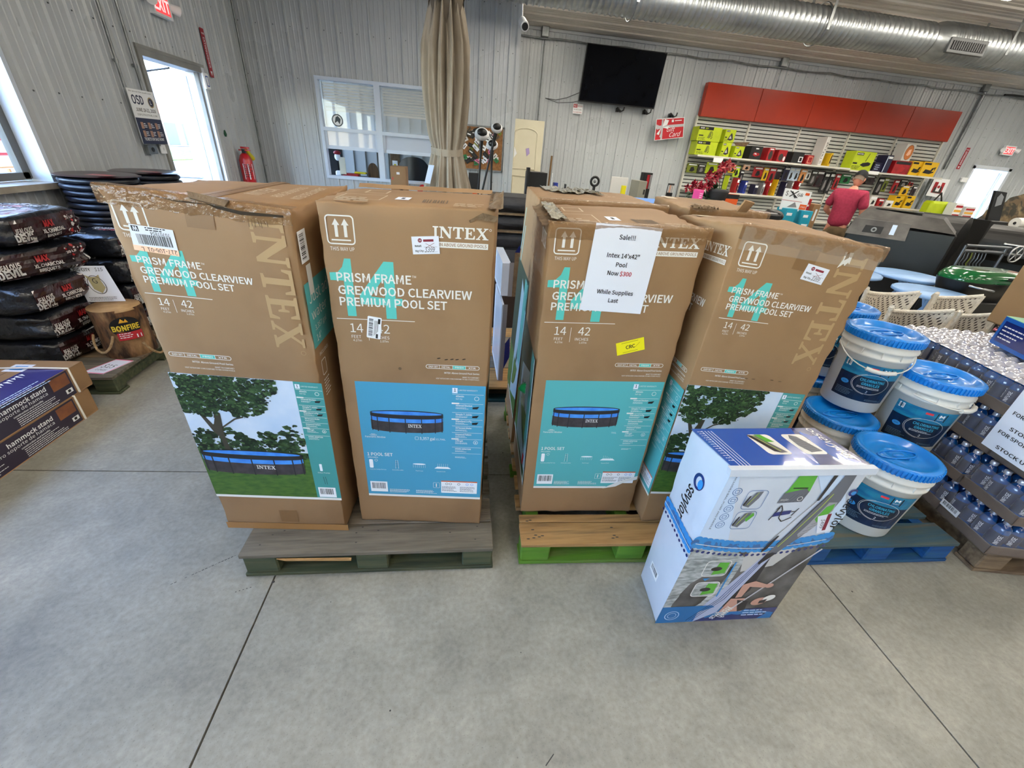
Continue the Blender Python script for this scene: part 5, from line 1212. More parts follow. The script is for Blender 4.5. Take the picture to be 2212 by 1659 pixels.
# ------------------------------------------------------------------ charcoal bags
bagm = nmat('black bag film', (18, 20, 26), (34, 38, 46), 9, .24, coat=.35, bump=.9, bscale=9, bdist=.03); bagr = nmat('dark red bag print', (58, 18, 22), (26, 14, 18), 12, .25, coat=.5, bump=.5, bscale=16, bdist=.01)
bagw = mat('bag white print', (196, 194, 190), .3, coat=.3); bagred = mat('bag red print', (176, 34, 36), .3, coat=.3); bagfl = mat('bag smoke print', (196, 190, 188), .35)
def bag(x, y, z, l, w, h, yaw, label, seed=1, face=True, topt=True):
    """bag lying flat, long side along local y; printed side faces local +x"""
    T = TM(x, y, z, yaw); t = thing('charcoal_bag', label, 'bag', (x, y, z), group='bags of charcoal briquettes'); rnd = random.Random(seed)
    def P(a, b, c):   # superellipsoid-like pillow with dents
        p = Vector((a, b, c)); r = (abs(a)**5+abs(b)**7+abs(c)**5)**(-1/5.5)
        q = Vector((a*r, b*r, c*r))
        n = noise.noise(Vector((q.x*1.6+seed*3, q.y*2.2, q.z*2)))*.16+noise.noise(Vector((q.x*5, q.y*6+seed, q.z*5)))*.06
        q = Vector((min(1, max(-1, q.x)), min(1, max(-1, q.y)), min(1, max(-1, q.z))))
        q *= 1+n*.35-.01
        return T @ Vector((q.x*w/2, q.y*l/2, max(0.002, h/2+q.z*h/2*(1+.3*n))))
    mb = MB(); N = 14; S_ = [-1+2*i/N for i in range(N+1)]
    for f in (lambda a, b: (1, a, b), lambda a, b: (-1, -a, b), lambda a, b: (-a, 1, b), lambda a, b: (a, -1, b), lambda a, b: (a, b, 1), lambda a, b: (a, -b, -1)):
        vs = [P(*f(a, b)) for b in S_ for a in S_]; k = N+1
        mb.add(vs, [(j*k+i, j*k+i+1, (j+1)*k+i+1, (j+1)*k+i) for j in range(N) for i in range(N)], bagm, True)
    o = mb.build('bag_film', t); bm = bmesh.new(); bm.from_mesh(o.data); bmesh.ops.remove_doubles(bm, verts=bm.verts, dist=.0005); bm.to_mesh(o.data); bm.free()
    if face:
        C_ = T @ Vector((0, 0, h/2))
        def sf(u, v, off=0):
            p = P(1, max(-1, min(1, 2*u/l-1)), max(-1, min(1, 2*v/h-1))); d = (T.to_3x3() @ Vector((1, 0, 0))); return p+d*(off*2+.0015)
        D = Dec(sf, .001, .0006)
        D.rect(l*.06, h*.08, l*.94, h*.86, bagr, 0, g=.02)
        for i in range(46):
            a, b = l*rnd.uniform(.70, .95), h*rnd.uniform(.06, .9); r = rnd.uniform(.005, .018)
            D.raw([(min(l*.985, a+r*math.cos(q)*rnd.uniform(.5, 1)), min(h*.93, b+r*math.sin(q)*rnd.uniform(.5, 1))) for q in (0, 1.2, 2.4, 3.7, 5)], [(0, 1, 2, 3, 4)], (bagfl, bagr, bagred, bagw, bagm)[rnd.randint(0, 4)], 1+i % 3)
        D.poly([(l*.04, h*.02), (l*.30, h*.02), (l*.27, h*.2), (l*.08, h*.25)], bagfl, 1)
        D.text('JEALOUS', l*.06, h*.42, .03, bagw, 4, w=l*.2, bold=.05, rot=2).text('DEVIL', l*.04, h*.17, .042, bagw, 4, w=l*.23, bold=.06, rot=2)
        D.text('MAX', l*.40, h*.52, .035, bagred, 4, w=l*.12, bold=.04).text('XL CHARCOAL', l*.36, h*.34, .02, bagw, 4, w=l*.27, bold=.04).text('BRIQUETS', l*.39, h*.19, .018, bagw, 4, w=l*.19, bold=.04).text('20 LB', l*.70, h*.62, .014, bagw, 5, w=l*.1, rot=4, bold=.03)
        D.build('side_print', t)
    if topt:
        def tf(u, v, off=0):
            p = P(max(-1, min(1, 2*u/w-1)), max(-1, min(1, 2*v/l-1)), 1); return p+Vector((0, 0, off*2+.0015))
        D = Dec(tf, .001, .0006)
        D.text('XL CHARCOAL', w*.85, l*.80, .03, bagw, 1, rot=180, w=w*.62, bold=.03, shear=.2).text('BRIQUETS', w*.8, l*.72, .03, bagw, 1, rot=180, w=w*.5, bold=.03, shear=.2).text('MAX', w*.72, l*.63, .036, bagred, 1, rot=180, w=w*.32, bold=.04, shear=.2).text('XL PACK', w*.74, l*.55, .016, bagw, 1, rot=180, w=w*.3, bold=.03)
        D.rect(w*.2, l*.1, w*.5, l*.14, bagw, 1).rect(w*.22, l*.107, w*.48, l*.133, bagm, 2); D.build('top_print', t)
    return t
bags = [(-2.82, 3.055, .132, 0, 'lowest charcoal bag at the pallet edge left of the log', 0), (-2.79, 3.04, .322, 1, 'charcoal bag second from the bottom beside the log', 1), (-2.765, 2.98, .512, 2, 'large front charcoal bag whose red side and white brand face out, third up', 2),
        (-2.79, 3.02, .704, -14, 'charcoal bag turned a little askew with smoke print, fourth up at left', 3), (-2.78, 3.06, .896, 3, 'topmost charcoal bag below the window sill', 4)]
for x, y, z, yw_, lb3, s_ in bags: bag(x, y, z, .62, .50, .186, yw_, lb3, s_+1, True, s_ in (2, 4, 3))
bag(-2.66, 3.575, .132, .37, .42, .19, 3, 'rear charcoal bag at the bottom behind the log', 9, True, False)
bag(-2.66, 3.575, .322, .37, .42, .19, -3, 'rear charcoal bag in the middle behind the log', 10, True, False)
bag(-2.64, 3.575, .512, .38, .42, .19, 2, 'rear charcoal bag leaning by the white price sheet', 11, True, True)
bag(-2.64, 3.58, .702, .36, .42, .17, 0, 'rear upper charcoal bag next to the coiled hoses', 12, True, True)
# fire log
t = thing('bonfire_log', 'upright bark covered bonfire log with rope handle and round label', 'log', (-2.36, 2.98+.06, .131))
bark = nmat('bark', (112, 78, 50), (46, 32, 24), 22, .9, detail=7, stretch=(1, 1, .35), bump=1., bscale=20, c3=(160, 122, 82), scale3=12, contrast=(.42, .58), bdist=.03); cutw = nmat('sawn log end', (186, 152, 108), (160, 124, 84), 12, .8); rope = nmat('jute rope', (176, 148, 108), (140, 112, 78), 60, .9, bump=.5, bscale=80)
lx, ly = -2.36, 3.06
MB().grid(lambda i, j: Vector((lx+(.145+.006*math.sin(i*19)+.005*noise.noise(Vector((i*9, j*4, 0))))*math.cos(2*PI*i), ly+(.145+.006*math.sin(i*19)+.005*noise.noise(Vector((i*9, j*4, 0))))*math.sin(2*PI*i), .131+.345*j)), 36, 8, bark).build('bark', t)
MB().lathe([(0, .345), (.143, .345), (.144, .33)], cutw, (lx, ly, .131), 36).build('cut_end', t)
a0 = math.atan2(-ly, -lx)
D = Dec(cylmap((lx, ly, .131), .150, .150, 0, .345, a0+.12), .003)
D.disc((0, .23), .085, ink, 0, n=28, ry=.07).text('BONFIRE', -.075, .205, .036, mat('yellow lettering', (226, 196, 60), .5), 2, w=.15, bold=.04).rect(-.06, .135, .08, .19, redp, 1, g=.02).rect(.04, .14, .07, .165, wh, 2, g=.02); D.poly([(-.03, .26), (-.015, .29), (0, .27), (.01, .285), (.02, .26)], MT['orange disc'], 2); D.lines(-.05, .18, .08, 3, .014, .005, wh, 2); D.build('label', t)
for q, s_ in ((a0-.85, -1), (a0+.9, 1)):
    p = Vector((lx+.15*math.cos(q), ly+.15*math.sin(q), 0)); d = Vector((math.cos(q), math.sin(q), 0)); e = Vector((-d.y, d.x, 0))
    MB().tube([p+d*(.0+.05*math.sin(PI*i/10))+e*(.07*math.cos(PI*i/10)*1)+Vector((0, 0, .31-.11*math.sin(PI*i/10)-(.08 if s_ > 0 else 0))) for i in range(11)], .008, rope, 8).build('rope_handle', t)
t = tag(MB().hexa([(-2.54, 3.10, .48), (-2.33, 3.14, .48), (-2.33, 3.143, .48), (-2.54, 3.103, .48), (-2.585, 3.13, .72), (-2.40, 3.17, .72), (-2.40, 3.173, .72), (-2.585, 3.133, .72)], pap).build('price_sheet', fixn=True), 'white price sheet with a picture standing on the log', 'sign')
fm_ = quadmap((-2.54, 3.10, .48), (-2.33, 3.14, .48), (-2.585, 3.13, .72), (-2.40, 3.17, .72), .21, .25)
D = Dec(fm_, .002); D.text('BIG CITY', .015, .215, .02, ink, 1, w=.10, bold=.02).text('$15', .14, .215, .022, ink, 1, shear=.3)
D.ring((.105, .12), .05, .004, scuff, 1, ry=.065).poly([(.07, .16), (.06, .19), (.085, .175), (.12, .175), (.145, .19), (.14, .15), (.145, .10), (.11, .06), (.075, .09)], mat('khaki print', (170, 160, 120), .6), 1).text('G', .09, .13, .035, ink, 2); D.lines(.02, .03, .17, 3, .01, .003, scuff, 1); D.build('print', t)
t = tag(MB().hexa([(-2.44, 2.70, .132), (-2.30, 2.68, .132), (-2.24, 2.88, .132), (-2.36, 2.90, .132), (-2.44, 2.70, .134), (-2.30, 2.68, .134), (-2.24, 2.88, .134), (-2.36, 2.90, .134)], pap).build('pink_price_card', fixn=True), 'pink edged price card lying on the left pallet', 'sign')
D = Dec(quadmap((-2.44, 2.70, .134), (-2.30, 2.68, .134), (-2.36, 2.90, .134), (-2.24, 2.88, .134), .14, .2), .001); pk = mat('neon pink', (244, 110, 150), .5)
D.rect(0, 0, .14, .008, pk).rect(0, .192, .14, .2, pk).rect(0, 0, .006, .2, pk).rect(.134, 0, .14, .2, pk).text('$15', .03, .08, .045, scuff, 1, w=.08).text('LOGS', .04, .04, .02, scuff, 1); D.build('print', t)

# ------------------------------------------------------------------ hammock stand cartons
pur = nmat('dark purple carton print', (46, 36, 60), (38, 30, 50), 4, .28, coat=.3); purl = mat('violet print', (66, 64, 124), .22, coat=.4); glow = nmat('orange glow print', (150, 92, 52), (110, 66, 48), 8, .4); strap = mat('white strap', (226, 222, 214), .35)
def hamm(o, yaw, label, z, L=1.30, w=.42, h=.158):
    T = TM(o[0], o[1], z, yaw); t = thing('hammock_box', label, 'box', (o[0], o[1], z), group='hammock stand cartons')
    mb = MB(T).box((0, -L, 0), (-w, 0, h), card, .004); mb.build('carton_body', t, fixn=True)
    return t, T, L, w, h
hang = -1
for k_, (z, sh_) in enumerate(((.0, 0), (.1605, .02))):
    t, T, L, w, h = hamm((-2.23-.004*k_, 2.455+.05*k_, 0), hang, ('lower', 'upper')[k_]+' of the two purple printed hammock stand cartons on the floor', z+.001)
    f = quadmap(T @ Vector((0, -L, 0)), T @ Vector((0, 0, 0)), T @ Vector((0, -L, h)), T @ Vector((0, 0, h)), L, h)
    D = Dec(f, .001); D.rect(.0, .002, L-.115, h-.002, pur, 0); D.rect(L-.235, h*.48, L-.125, h*.92, glow, 1); D.rect(L-.172, h*.16, L-.128, h*.32, wh, 2).rect(L-.160, h*.19, L-.142, h*.29, ink, 3)
    D.text('hammock stand', L-.53, h*.68, .024, wh, 2, w=.262, bold=.025).text('estructura acero soporte de hamaca', L-.79, h*.52, .018, wh, 2, w=.52)
    D.text('construction and benefits', L-.48, h*.40, .009, wh, 2, w=.17, bold=.02).lines(L-.47, h*.33, .26, 5, .0105, .0035, wh, 2); D.lines(L-.80, h*.33, .24, 4, .012, .0035, wh, 2)
    D.build('side_print', t)
    if k_:
        f2_ = quadmap(T @ Vector((0, -L, h)), T @ Vector((0, 0, h)), T @ Vector((-w, -L, h)), T @ Vector((-w, 0, h)), L, w)
        D = Dec(f2_, .001); D.rect(.0, 0, L-.115, w*.46, purl, 0); D.text('hammock stand', L-.85, w*.12, .03, wh, 1, w=.3, bold=.02); D.lines(L-.55, w*.06, .35, 4, .018, .006, lb2, 1); D.rect(L-.15, w*.45, L-.06, w*.7, pap, 2).rect(L-.13, w*.5, L-.08, w*.65, lb, 3)
        for i in range(8): D.poly([(L-.35+i*.022, w*.3+.01*(i % 3)), (L-.33+i*.022, w*.42-.01*(i % 2)), (L-.345+i*.022, w*.42)], wh, 2)
        D.line((.0, w*.62), (L, w*.62), .003, cardi, 1); D.build('top_print', t)
    pts = [T @ Vector(p) for p in ((.003, -.10, 0), (.003, -.10, h+.002), (-w*.5, -.12, h+.012), (-w-.003, -.12, h), (-w-.003, -.12, 0))]
    MB().tube(pts, .006, strap, 6).build('strap', t)
# coiled hose stacks near the window
coil = nmat('black rubber hose', (26, 28, 36), (34, 38, 48), 8, .3)
for k_, (x, y, n_, lb3) in enumerate(((-2.815, 4.02, 9, 'nearer stack of black coiled hose rings under the window sill'), (-2.80, 4.58, 9, 'farther stack of black coiled hose rings behind the first'))):
    t = thing('hose_stack', lb3, 'hose', (x, y, .02), group='stacked black coils')
    z = .022
    for i in range(27):
        r = .232+random.uniform(-.012, .012)
        MB().tube([(x+r*math.cos(2*PI*j/28)+random.uniform(-.002, .002), y+r*math.sin(2*PI*j/28), z) for j in range(28)], .022, coil, 8, closed=True).build('hose_ring', t); z += .0445
    lbz = MB().lathe([(0, z-.012), (.14, z-.01), (.24, z-.002), (.268, z-.012)], mat('hose pack card', (44, 20, 26), .35, coat=.4), (x, y, 0), 28).build('label_card', t)
    D = Dec(lambda u, v, o: Vector((x+u, y+v, z+.0+o)), .004); 
    D.rect(.04, -.2, .2, -.1, bagred).text('HOSE', .05, -.18, .03, bagw, 1, w=.1); D.build('print', t)
# ------------------------------------------------------------------ helpers for things seen across the hall
def fbox(name, label, cat, bl, tr_, y, dep, m, group=None, c=.004, z0=None, part='carton_body', prints=None):
    """box whose front face spans two sight lines at distance y"""
    a, b = aty(bl[0], bl[1], y), aty(tr_[0], tr_[1], y); z_ = a.z if z0 is None else z0
    t = thing(name, label, cat, ((a.x+b.x)/2, y+dep/2, z_), group)
    MB().box((a.x, y, z_), (b.x, y+dep, b.z), m, c).build(part, t)
    if prints:
        D = Dec(lambda u, v, o=0: Vector((a.x+u*(b.x-a.x), y-o, z_+v*(b.z-z_))), .002, .001); prints(D); D.build('print', t)
    return t
def zz(px, y): return aty(px[0], px[1], y).z

# ------------------------------------------------------------------ television, notices, hooks, camera
tvm = nmat('dark screen', (5, 6, 12), (10, 14, 24), 1.6, .22, contrast=(.45, .75), spec=.12)
t = thing('television', 'large flat black television tilted on the far wall', 'television', (3.38, 9.85, 3.12))
a, b = aty(1268, 95, 9.72), aty(1443, 112, 9.72); c, d = aty(1249, 221, 9.86), aty(1410, 234, 9.86)
x0, x1, zt, zb = (a.x+c.x)/2-.0, (b.x+d.x)/2, (a.z+b.z)/2, (c.z+d.z)/2
q = [(x0, 9.82, zb), (x1, 9.82, zb), (x1, 9.87, zb), (x0, 9.87, zb), (x0, 9.70, zt), (x1, 9.70, zt), (x1, 9.75, zt), (x0, 9.75, zt)]
MB().hexa(q, blk).build('casing', t, fixn=True)
D = Dec(quadmap(q[0], q[1], q[4], q[5], x1-x0, zt-zb), .002); D.rect(.012, .02, x1-x0-.012, zt-zb-.012, tvm, g=9); D.build('screen', t)
MB().box((x0+.5, 9.86, zb+.12), (x1-.5, 9.975, zb+.4), blk).build('wall_bracket', t)
t = tag(MB().tube([aty(1178, 212, 9.95), aty(1200, 216, 9.95), aty(1225, 211, 9.95), aty(1252, 200, 9.95)], .006, blk, 6).build('cable'), 'thin black cable drooping from the television to the left', 'cable')
t = tag(MB().tube([aty(1178, 212, 9.93), aty(1205, 222, 9.93), aty(1235, 221, 9.93), aty(1252, 218, 9.93)], .005, blk, 6).build('cable'), 'lower thin black cable looping left of the television', 'cable')
def sheet(name, label, quad, y, m, prints=None, cat='sign', th=.006):
    P = [aty(p[0], p[1], y) for p in quad]   # BL BR TL TR
    o = MB().hexa([P[0], P[1], P[1]+Vector((0, th, 0)), P[0]+Vector((0, th, 0)), P[2], P[3], P[3]+Vector((0, th, 0)), P[2]+Vector((0, th, 0))], m).build(name, fixn=True)
    tag(o, label, cat)
    if prints: D = Dec(quadmap(P[0], P[1], P[2], P[3], 1, 1), .002, .0015); prints(D); D.build('print', o)
    return o
sheet('notice', 'white NO REFUNDS notice with red lettering under the television corner', ((1237, 245), (1257, 247), (1239, 223), (1260, 225)), 9.95, wh,
      lambda D: (D.rect(.02, .60, .42, .95, redp, 1, g=9), D.text('NO', .06, .66, .22, wh, 2, w=.3), D.text('REFUNDS', .46, .7, .12, redp, 1, w=.5), D.text('NO RETURNS', .1, .36, .12, ink, 1, w=.8), D.text('ALL SALES FINAL', .05, .1, .12, redp, 1, w=.9)))
sheet('gift_card_sign', 'red Gift Card sign with silver bow hanging on the far wall', ((1413, 304), (1476, 297), (1418, 257), (1479, 253)), 9.8, wh,
      lambda D: (D.rect(.02, .03, .98, .97, mat('gift card red', (190, 26, 40), .4), 0, g=9), D.rect(.2, .03, .26, .97, mat('silver ribbon', (190, 190, 194), .3), 1, g=9), D.rect(.02, .55, .98, .68, MT['silver ribbon'], 1, g=9),
                 D.poly([(.24, .6), (.02, .75), (.05, .5), (.2, .55)], MT['silver ribbon'], 2), D.poly([(.24, .62), (.3, .97), (.45, .9), (.4, .7)], wh, 2), D.poly([(.24, .6), (.48, .62), (.42, .5)], wh, 2), D.poly([(.2, .58), (.05, .3), (.14, .25)], wh, 2), D.poly([(.24, .56), (.16, .15), (.24, .12)], MT['silver ribbon'], 2),
                 D.text('Gift', .40, .36, .2, wh, 3, shear=.4, w=.28), D.text('Card', .50, .1, .22, wh, 3, shear=.4, w=.40), D.rect(.55, .8, .62, .92, wh, 2), D.rect(.66, .84, .9, .88, wh, 2)))
for (u, v), lb3 in (((1335, 238), 'left'), ((1393, 243), 'middle'), ((1449, 250), 'right, above the gift card sign')):
    p = aty(u, v, 9.9); MBo = MB().box((p.x-.03, p.y, p.z-.03), (p.x+.03, 9.975, p.z+.04), blk).cyl(p+Vector((-.04, -.05, .03)), p+Vector((.05, -.02, -.02)), .025, blk, n=8).cyl(p+Vector((.04, -.05, -.03)), p+Vector((.11, -.05, .01)), .012, blk, n=6).cyl(p+Vector((.1, -.05, .0)), p+Vector((.11, -.05, .06)), .012, blk, n=6)
    tag(MBo.build('wall_clamp'), 'small black clamp on the far wall, ' + lb3, 'clamp')
t = thing('security_camera', 'white bullet camera hanging from the corner of the office block', 'camera', (.98, 7.7, 3.2))
p = aty(1128, 45, 7.7); q = aty(1134, 57, 7.45)
MB().cyl(p, q, .055, wh, r1=.06, n=14).build('body', t); MB().cyl(q, q+(q-p)*.06, .045, blk, n=14).build('lens', t); MB().tube([p, p+Vector((0, .1, .18)), p+Vector((0, .15, .3))], .012, wh, 6).build('bracket', t)
for (u, v), lb3 in (((1178, 67), 'above the cream door'), ((1694, 133), 'above the orange shelf header'), ((2130, 188), 'at the right end of the far wall')):
    p = aty(u, v, 9.93); t = thing('junction_box', 'small grey junction box under the eave '+lb3, 'box', p); MB().box((p.x-.07, 9.88, p.z-.09), (p.x+.07, 9.98, p.z+.09), gal, .01).build('box', t)
for pts, lb3 in (([(1178, 75), (1176, 212), (1172, 262)], 'thin conduit running down beside the cream door'), ([(1692, 140), (1686, 190)], 'short conduit down to the orange header'), ([(2130, 195), (2075, 280), (2030, 365)], 'thick conduit pair down the far wall right of the shelves')):
    P = [aty(u, v, 9.95) for u, v in pts]; P = [Vector((P[0].x, 9.95, P[0].z)), Vector((P[0].x, 9.95, P[-1].z))]
    tag(MB().tube(P, .014 if pts[0][0] < 2000 else .03, gal, 8).build('conduit'), lb3, 'pipe')
tag(MB().tube([Vector((1.0+i*.33, 9.93, 3.60-.03*abs(math.sin(i*.9)))) for i in range(47)], .014, gal, 6).build('cable_run'), 'long grey cable run sagging along the top of the far wall', 'cable')
tag(MB().tube([aty(2170, 205, 9.9), aty(2190, 206, 9.9), aty(2212, 209, 9.9), aty(2260, 215, 9.9)], .02, blk, 6).build('black_rod'), 'short black rod fixed high on the far wall at right', 'rod')
# spiral duct
dux = nmat('spiral duct steel', (182, 187, 190), (140, 145, 148), 3.2, .30, metal=.85, r2=.42, stretch=(.4, 2, 2), contrast=(.3, .7))
t = thing('spiral_duct', 'large galvanised spiral air duct running under the roof lining', 'duct', (7, 7.2, 3.6))
def duct(xa, xb, r, zc_, name):
    mb = MB(); n = 28; per = .085; N_ = int((xb-xa)/per); vs = []
    P = []
    for i in range(N_+1):
        for dx, dr in ((0, 0), (per*.7, 0), (per*.78, .012), (per*.92, .012)): P.append((xa+i*per+dx, r+dr))
    k = len(P)
    for j in range(n):
        a = 2*PI*j/n
        for x, q in P: vs.append((x+.06*math.sin(a)*0, 7.2+q*math.cos(a), zc_+q*math.sin(a)))
    mb.add(vs, [(j*k+i, j*k+i+1, ((j+1) % n)*k+i+1, ((j+1) % n)*k+i) for j in range(n) for i in range(k-1)], dux, True)
    return mb.build(name, t)
dz = 3.575
duct(.2, 7.05, .205, dz, 'duct_section'); duct(7.33, 14.5, .238, dz, 'duct_section')
MB().grid(lambda i, j: Vector((7.1+.26*i, 7.2+(.205+.04*min(1, max(0, (i-.3)/.4)))*math.cos(2*PI*j), dz+(.205+.04*min(1, max(0, (i-.3)/.4)))*math.sin(2*PI*j))), 8, 28, dux).build('reducer', t)
va, vb = aty(2052, 80, 6.98), aty(2122, 122, 6.98)
vm = MB().box((va.x, 6.93, vb.z-.02), (vb.x-.05, 6.98, va.z+.0), mat('grey grille', (88, 90, 92), .5, .4), .005).build('vent_grille', t)
dk = mat('vent dark', (20, 20, 22), .6); mb = MB().box((va.x+.04, 6.925, vb.z+.02), (vb.x-.09, 6.93, va.z-.04), dk); mb.build('vent_opening', vm)
for i in range(14):
    x = va.x+.05+i*((vb.x-va.x-.16)/14); MB().box((x, 6.917, vb.z+.02), (x+.012, 6.925, va.z-.04), MT['grey grille']).build('louver', vm)
for hx in (2.4, 5.25, 8.35, 11.5):
    MB().box((hx-.02, 6.95, dz-.1), (hx+.02, 6.955, 4.0), gal).box((hx-.02, 7.44, dz-.1), (hx+.02, 7.445, 4.0), gal).build('hanger_strap', t)
    MB().tube([(hx, 7.2+.245*math.cos(a), dz+.245*math.sin(a)) for a in [2*PI*i/24 for i in range(24)]], .010, gal, 6, closed=True).build('hanger_ring', t)

# ------------------------------------------------------------------ shelf unit with the orange header
ox = 5.17; pw = 1.255; sy = 9.90; org = nmat('orange red header', (168, 44, 10), (158, 40, 9), 2, .35); slm = mat('slat grey white', (196, 198, 194), .5); slg = mat('slat groove', (52, 54, 56), .7); shm = mat('shelf cream white', (208, 206, 196), .45)
t = thing('shelf_unit', 'five bay slatwall shelf unit with orange header along the far wall', 'shelf', (8.3, 9.8, 0))
for i in range(5):
    bevel(MB().box((ox+i*pw+.004, 9.80, 2.60), (ox+(i+1)*pw-.004, 9.93, 3.19), org).build('header_panel', t), .006, 2)
    MB().box((ox+i*pw, 9.94, .1), (ox+(i+1)*pw, 9.965, 2.60), slg).build('back_panel', t)
    mb = MB(); z = .18
    while z < 2.56: mb.box((ox+i*pw+.02, 9.918, z), (ox+(i+1)*pw-.02, 9.94, z+.052), slm); z += .072
    tag(mb.build('slats', t), kind='stuff')
for i in range(6): MB().box((ox+i*pw-.018, 9.89, .05), (ox+i*pw+.018, 9.96, 2.62), shm, .003).build('upright', t)
MB().box((ox-.01, 9.55, 0), (ox+5*pw+.01, 9.96, .12), shm).build('base_deck', t)
S1, S2, S3 = 1.885, 1.20, .72
for z, rng, dep in ((S1, range(5), .40), (S2, (0, 1, 3, 4), .34), (S3, range(5), .36)):
    for i in rng:
        z_ = z-(.03 if (i > 2 and z == S1) else .05 if (i > 2 and z == S2) else 0)
        sf_ = MB().box((ox+i*pw+.004, sy-dep, z_-.022), (ox+(i+1)*pw-.004, sy, z_), shm, .003).build('shelf_board', t)
        MB().box((ox+i*pw+.004, sy-dep-.012, z_-.03), (ox+(i+1)*pw-.004, sy-dep, z_+.006), shm).build('price_rail', sf_)
lim = nmat('lime tool carton', (190, 208, 28), (176, 196, 24), 6, .4); limd = mat('olive carton side', (112, 122, 34), .5); dky = mat('yellow tool carton', (222, 178, 24), .45); rdc = nmat('red tool carton', (176, 26, 34), (140, 20, 28), 7, .4); grc = mat('grey carton', (132, 128, 130), .5); whc = mat('white carton', (214, 212, 208), .45); dnc = mat('dark indigo carton', (34, 32, 62), .4)
def pt_lime(word='RYOBI', sub='40V', band=True, tool=0):
    def f(D):
        if band: D.rect(0, .78, .62, 1, ink, 1, g=9); D.text(word, .06, .84, .10, wh, 2, w=.16, bold=.02); D.text(sub, .26, .84, .10, lim, 2, w=.14, bold=.02)
        else: D.rect(.08, .80, .4, .93, ink, 1, g=9); D.text(word, .1, .83, .07, wh, 2, w=.27, bold=.02)
        if tool == 0: D.poly([(.42, .25), (.5, .7), (.56, .72), (.57, .3), (.5, .2)], limd, 2); D.path([(.58, .7), (.62, .5), (.6, .3)], .02, ink, 3); D.poly([(.56, .2), (.66, .35), (.6, .18)], ink, 3)
        elif tool == 1: D.poly([(.3, .2), (.45, .5), (.6, .75), (.72, .6), (.85, .25), (.6, .15)], scuff, 2); D.poly([(.42, .3), (.55, .55), (.7, .3)], MT['silver ribbon'], 3)
        else: D.line((.68, .92), (.6, .5), .025, ink, 2); D.poly([(.4, .3), (.5, .42), (.75, .48), (.9, .42), (.85, .3), (.6, .22)], ink, 2)
        D.rect(.04, .34, .24, .42, ink, 1, g=9); D.lines(.04, .22, .4, 3, .07, .025, ink, 2)
    return f
fy = 9.56
T_ = 'packaged tools on the top shelf'
def shelf(name, label, x0, x1, top, m, prints=None, zs=S1, cat='box', y=fy, dep=.28, bot=None, grp=T_, part='carton_body'):
    """x0, x1, top in photo columns/rows; the base sits on the shelf board"""
    pb = zs
    a = aty(x0, bot or 345, y); b = aty(x1, top, y)
    t = thing(name, label, cat, ((a.x+b.x)/2, y+dep/2, pb), grp)
    MB().box((a.x, y, pb+.001), (b.x, y+dep, b.z), m, .005).build(part, t)
    if prints: D = Dec(lambda u, v, o=0: Vector((a.x+u*(b.x-a.x), y-o, pb+v*(b.z-pb))), .002, .001); prints(D); D.build('print', t)
    return b.z, a.x, b.x
zA, *_ = shelf('tool_carton', 'lime carton with black band, lower left of the top shelf pile', 1497, 1552, 308, lim, pt_lime())
zB, *_ = shelf('tool_carton', 'narrow lime carton standing beside the lower banded one', 1552, 1582, 309, lim, pt_lime('RYOBI', '', False, 1), dep=.3)
shelf('tool_carton', 'upper lime carton with black 40V band, top of the left pile', 1505, 1562, 277, lim, pt_lime(), zs=zA+.003, bot=300)
shelf('tool_carton', 'upper lime carton with saw picture right of the banded one', 1564, 1592, 281, lim, pt_lime('RYOBI', '', False, 1), zs=zB+.003, bot=300)
zC, xa, xb = shelf('tool_carton', 'lime carton with its brown flap left open', 1581, 1610, 317, lim, pt_lime('RYOBI', '', False, 1), dep=.33)
MB().hexa([(xa, fy, zC), (xb, fy, zC), (xb, fy+.01, zC), (xa, fy+.01, zC), (xa+.02, fy+.13, zC+.07), (xb+.16, fy+.12, zC+.1), (xb+.16, fy+.13, zC+.1), (xa+.02, fy+.14, zC+.07)], cardd).build('carton_flap', bpy.data.objects[-1] if 0 else None, fixn=True)
fl_ = [o for o in COL.objects if o.name.startswith('carton_flap')][0]; par = [o for o in COL.objects if o.get('label', '').startswith('lime carton with its brown')][0]; mw = fl_.matrix_world.copy(); fl_.parent = par; fl_.location = -wloc(par)
shelf('tool_case', 'black moulded tool case with red tool picture', 1616, 1650, 317, blk, lambda D: (D.poly([(.25, .35), (.35, .55), (.8, .5), (.85, .35), (.5, .25)], rdc, 1), D.poly([(.3, .42), (.5, .5), (.6, .38)], wh, 2), D.rect(.4, .78, .65, .86, wh, 1)), cat='tool case', part='case_body')
shelf('tool_case', 'red tool package with grey oval window', 1654, 1676, 320, rdc, lambda D: (D.disc((.5, .45), .3, scuff, 1, ry=.35), D.rect(.2, .85, .8, .93, wh, 1)), cat='tool case')
shelf('tool_case', 'red tool package beside the oval window one', 1677, 1703, 325, rdc, lambda D: (D.disc((.4, .4), .25, scuff, 1, ry=.3), D.disc((.8, .3), .12, wh, 1, ry=.2)), cat='tool case')
shelf('tool_case', 'black tool case with a white label card', 1710, 1740, 330, blk, lambda D: (D.rect(.6, .15, .95, .62, wh, 1, g=9), D.rect(.66, .22, .88, .55, ink, 2, g=9)), cat='tool case', part='case_body')
shelf('tool_case', 'small red pouch beside the tall white carton', 1743, 1760, 336, rdc, lambda D: D.rrect(.15, .15, .85, .85, .1, .05, orgp, 1), cat='tool case')
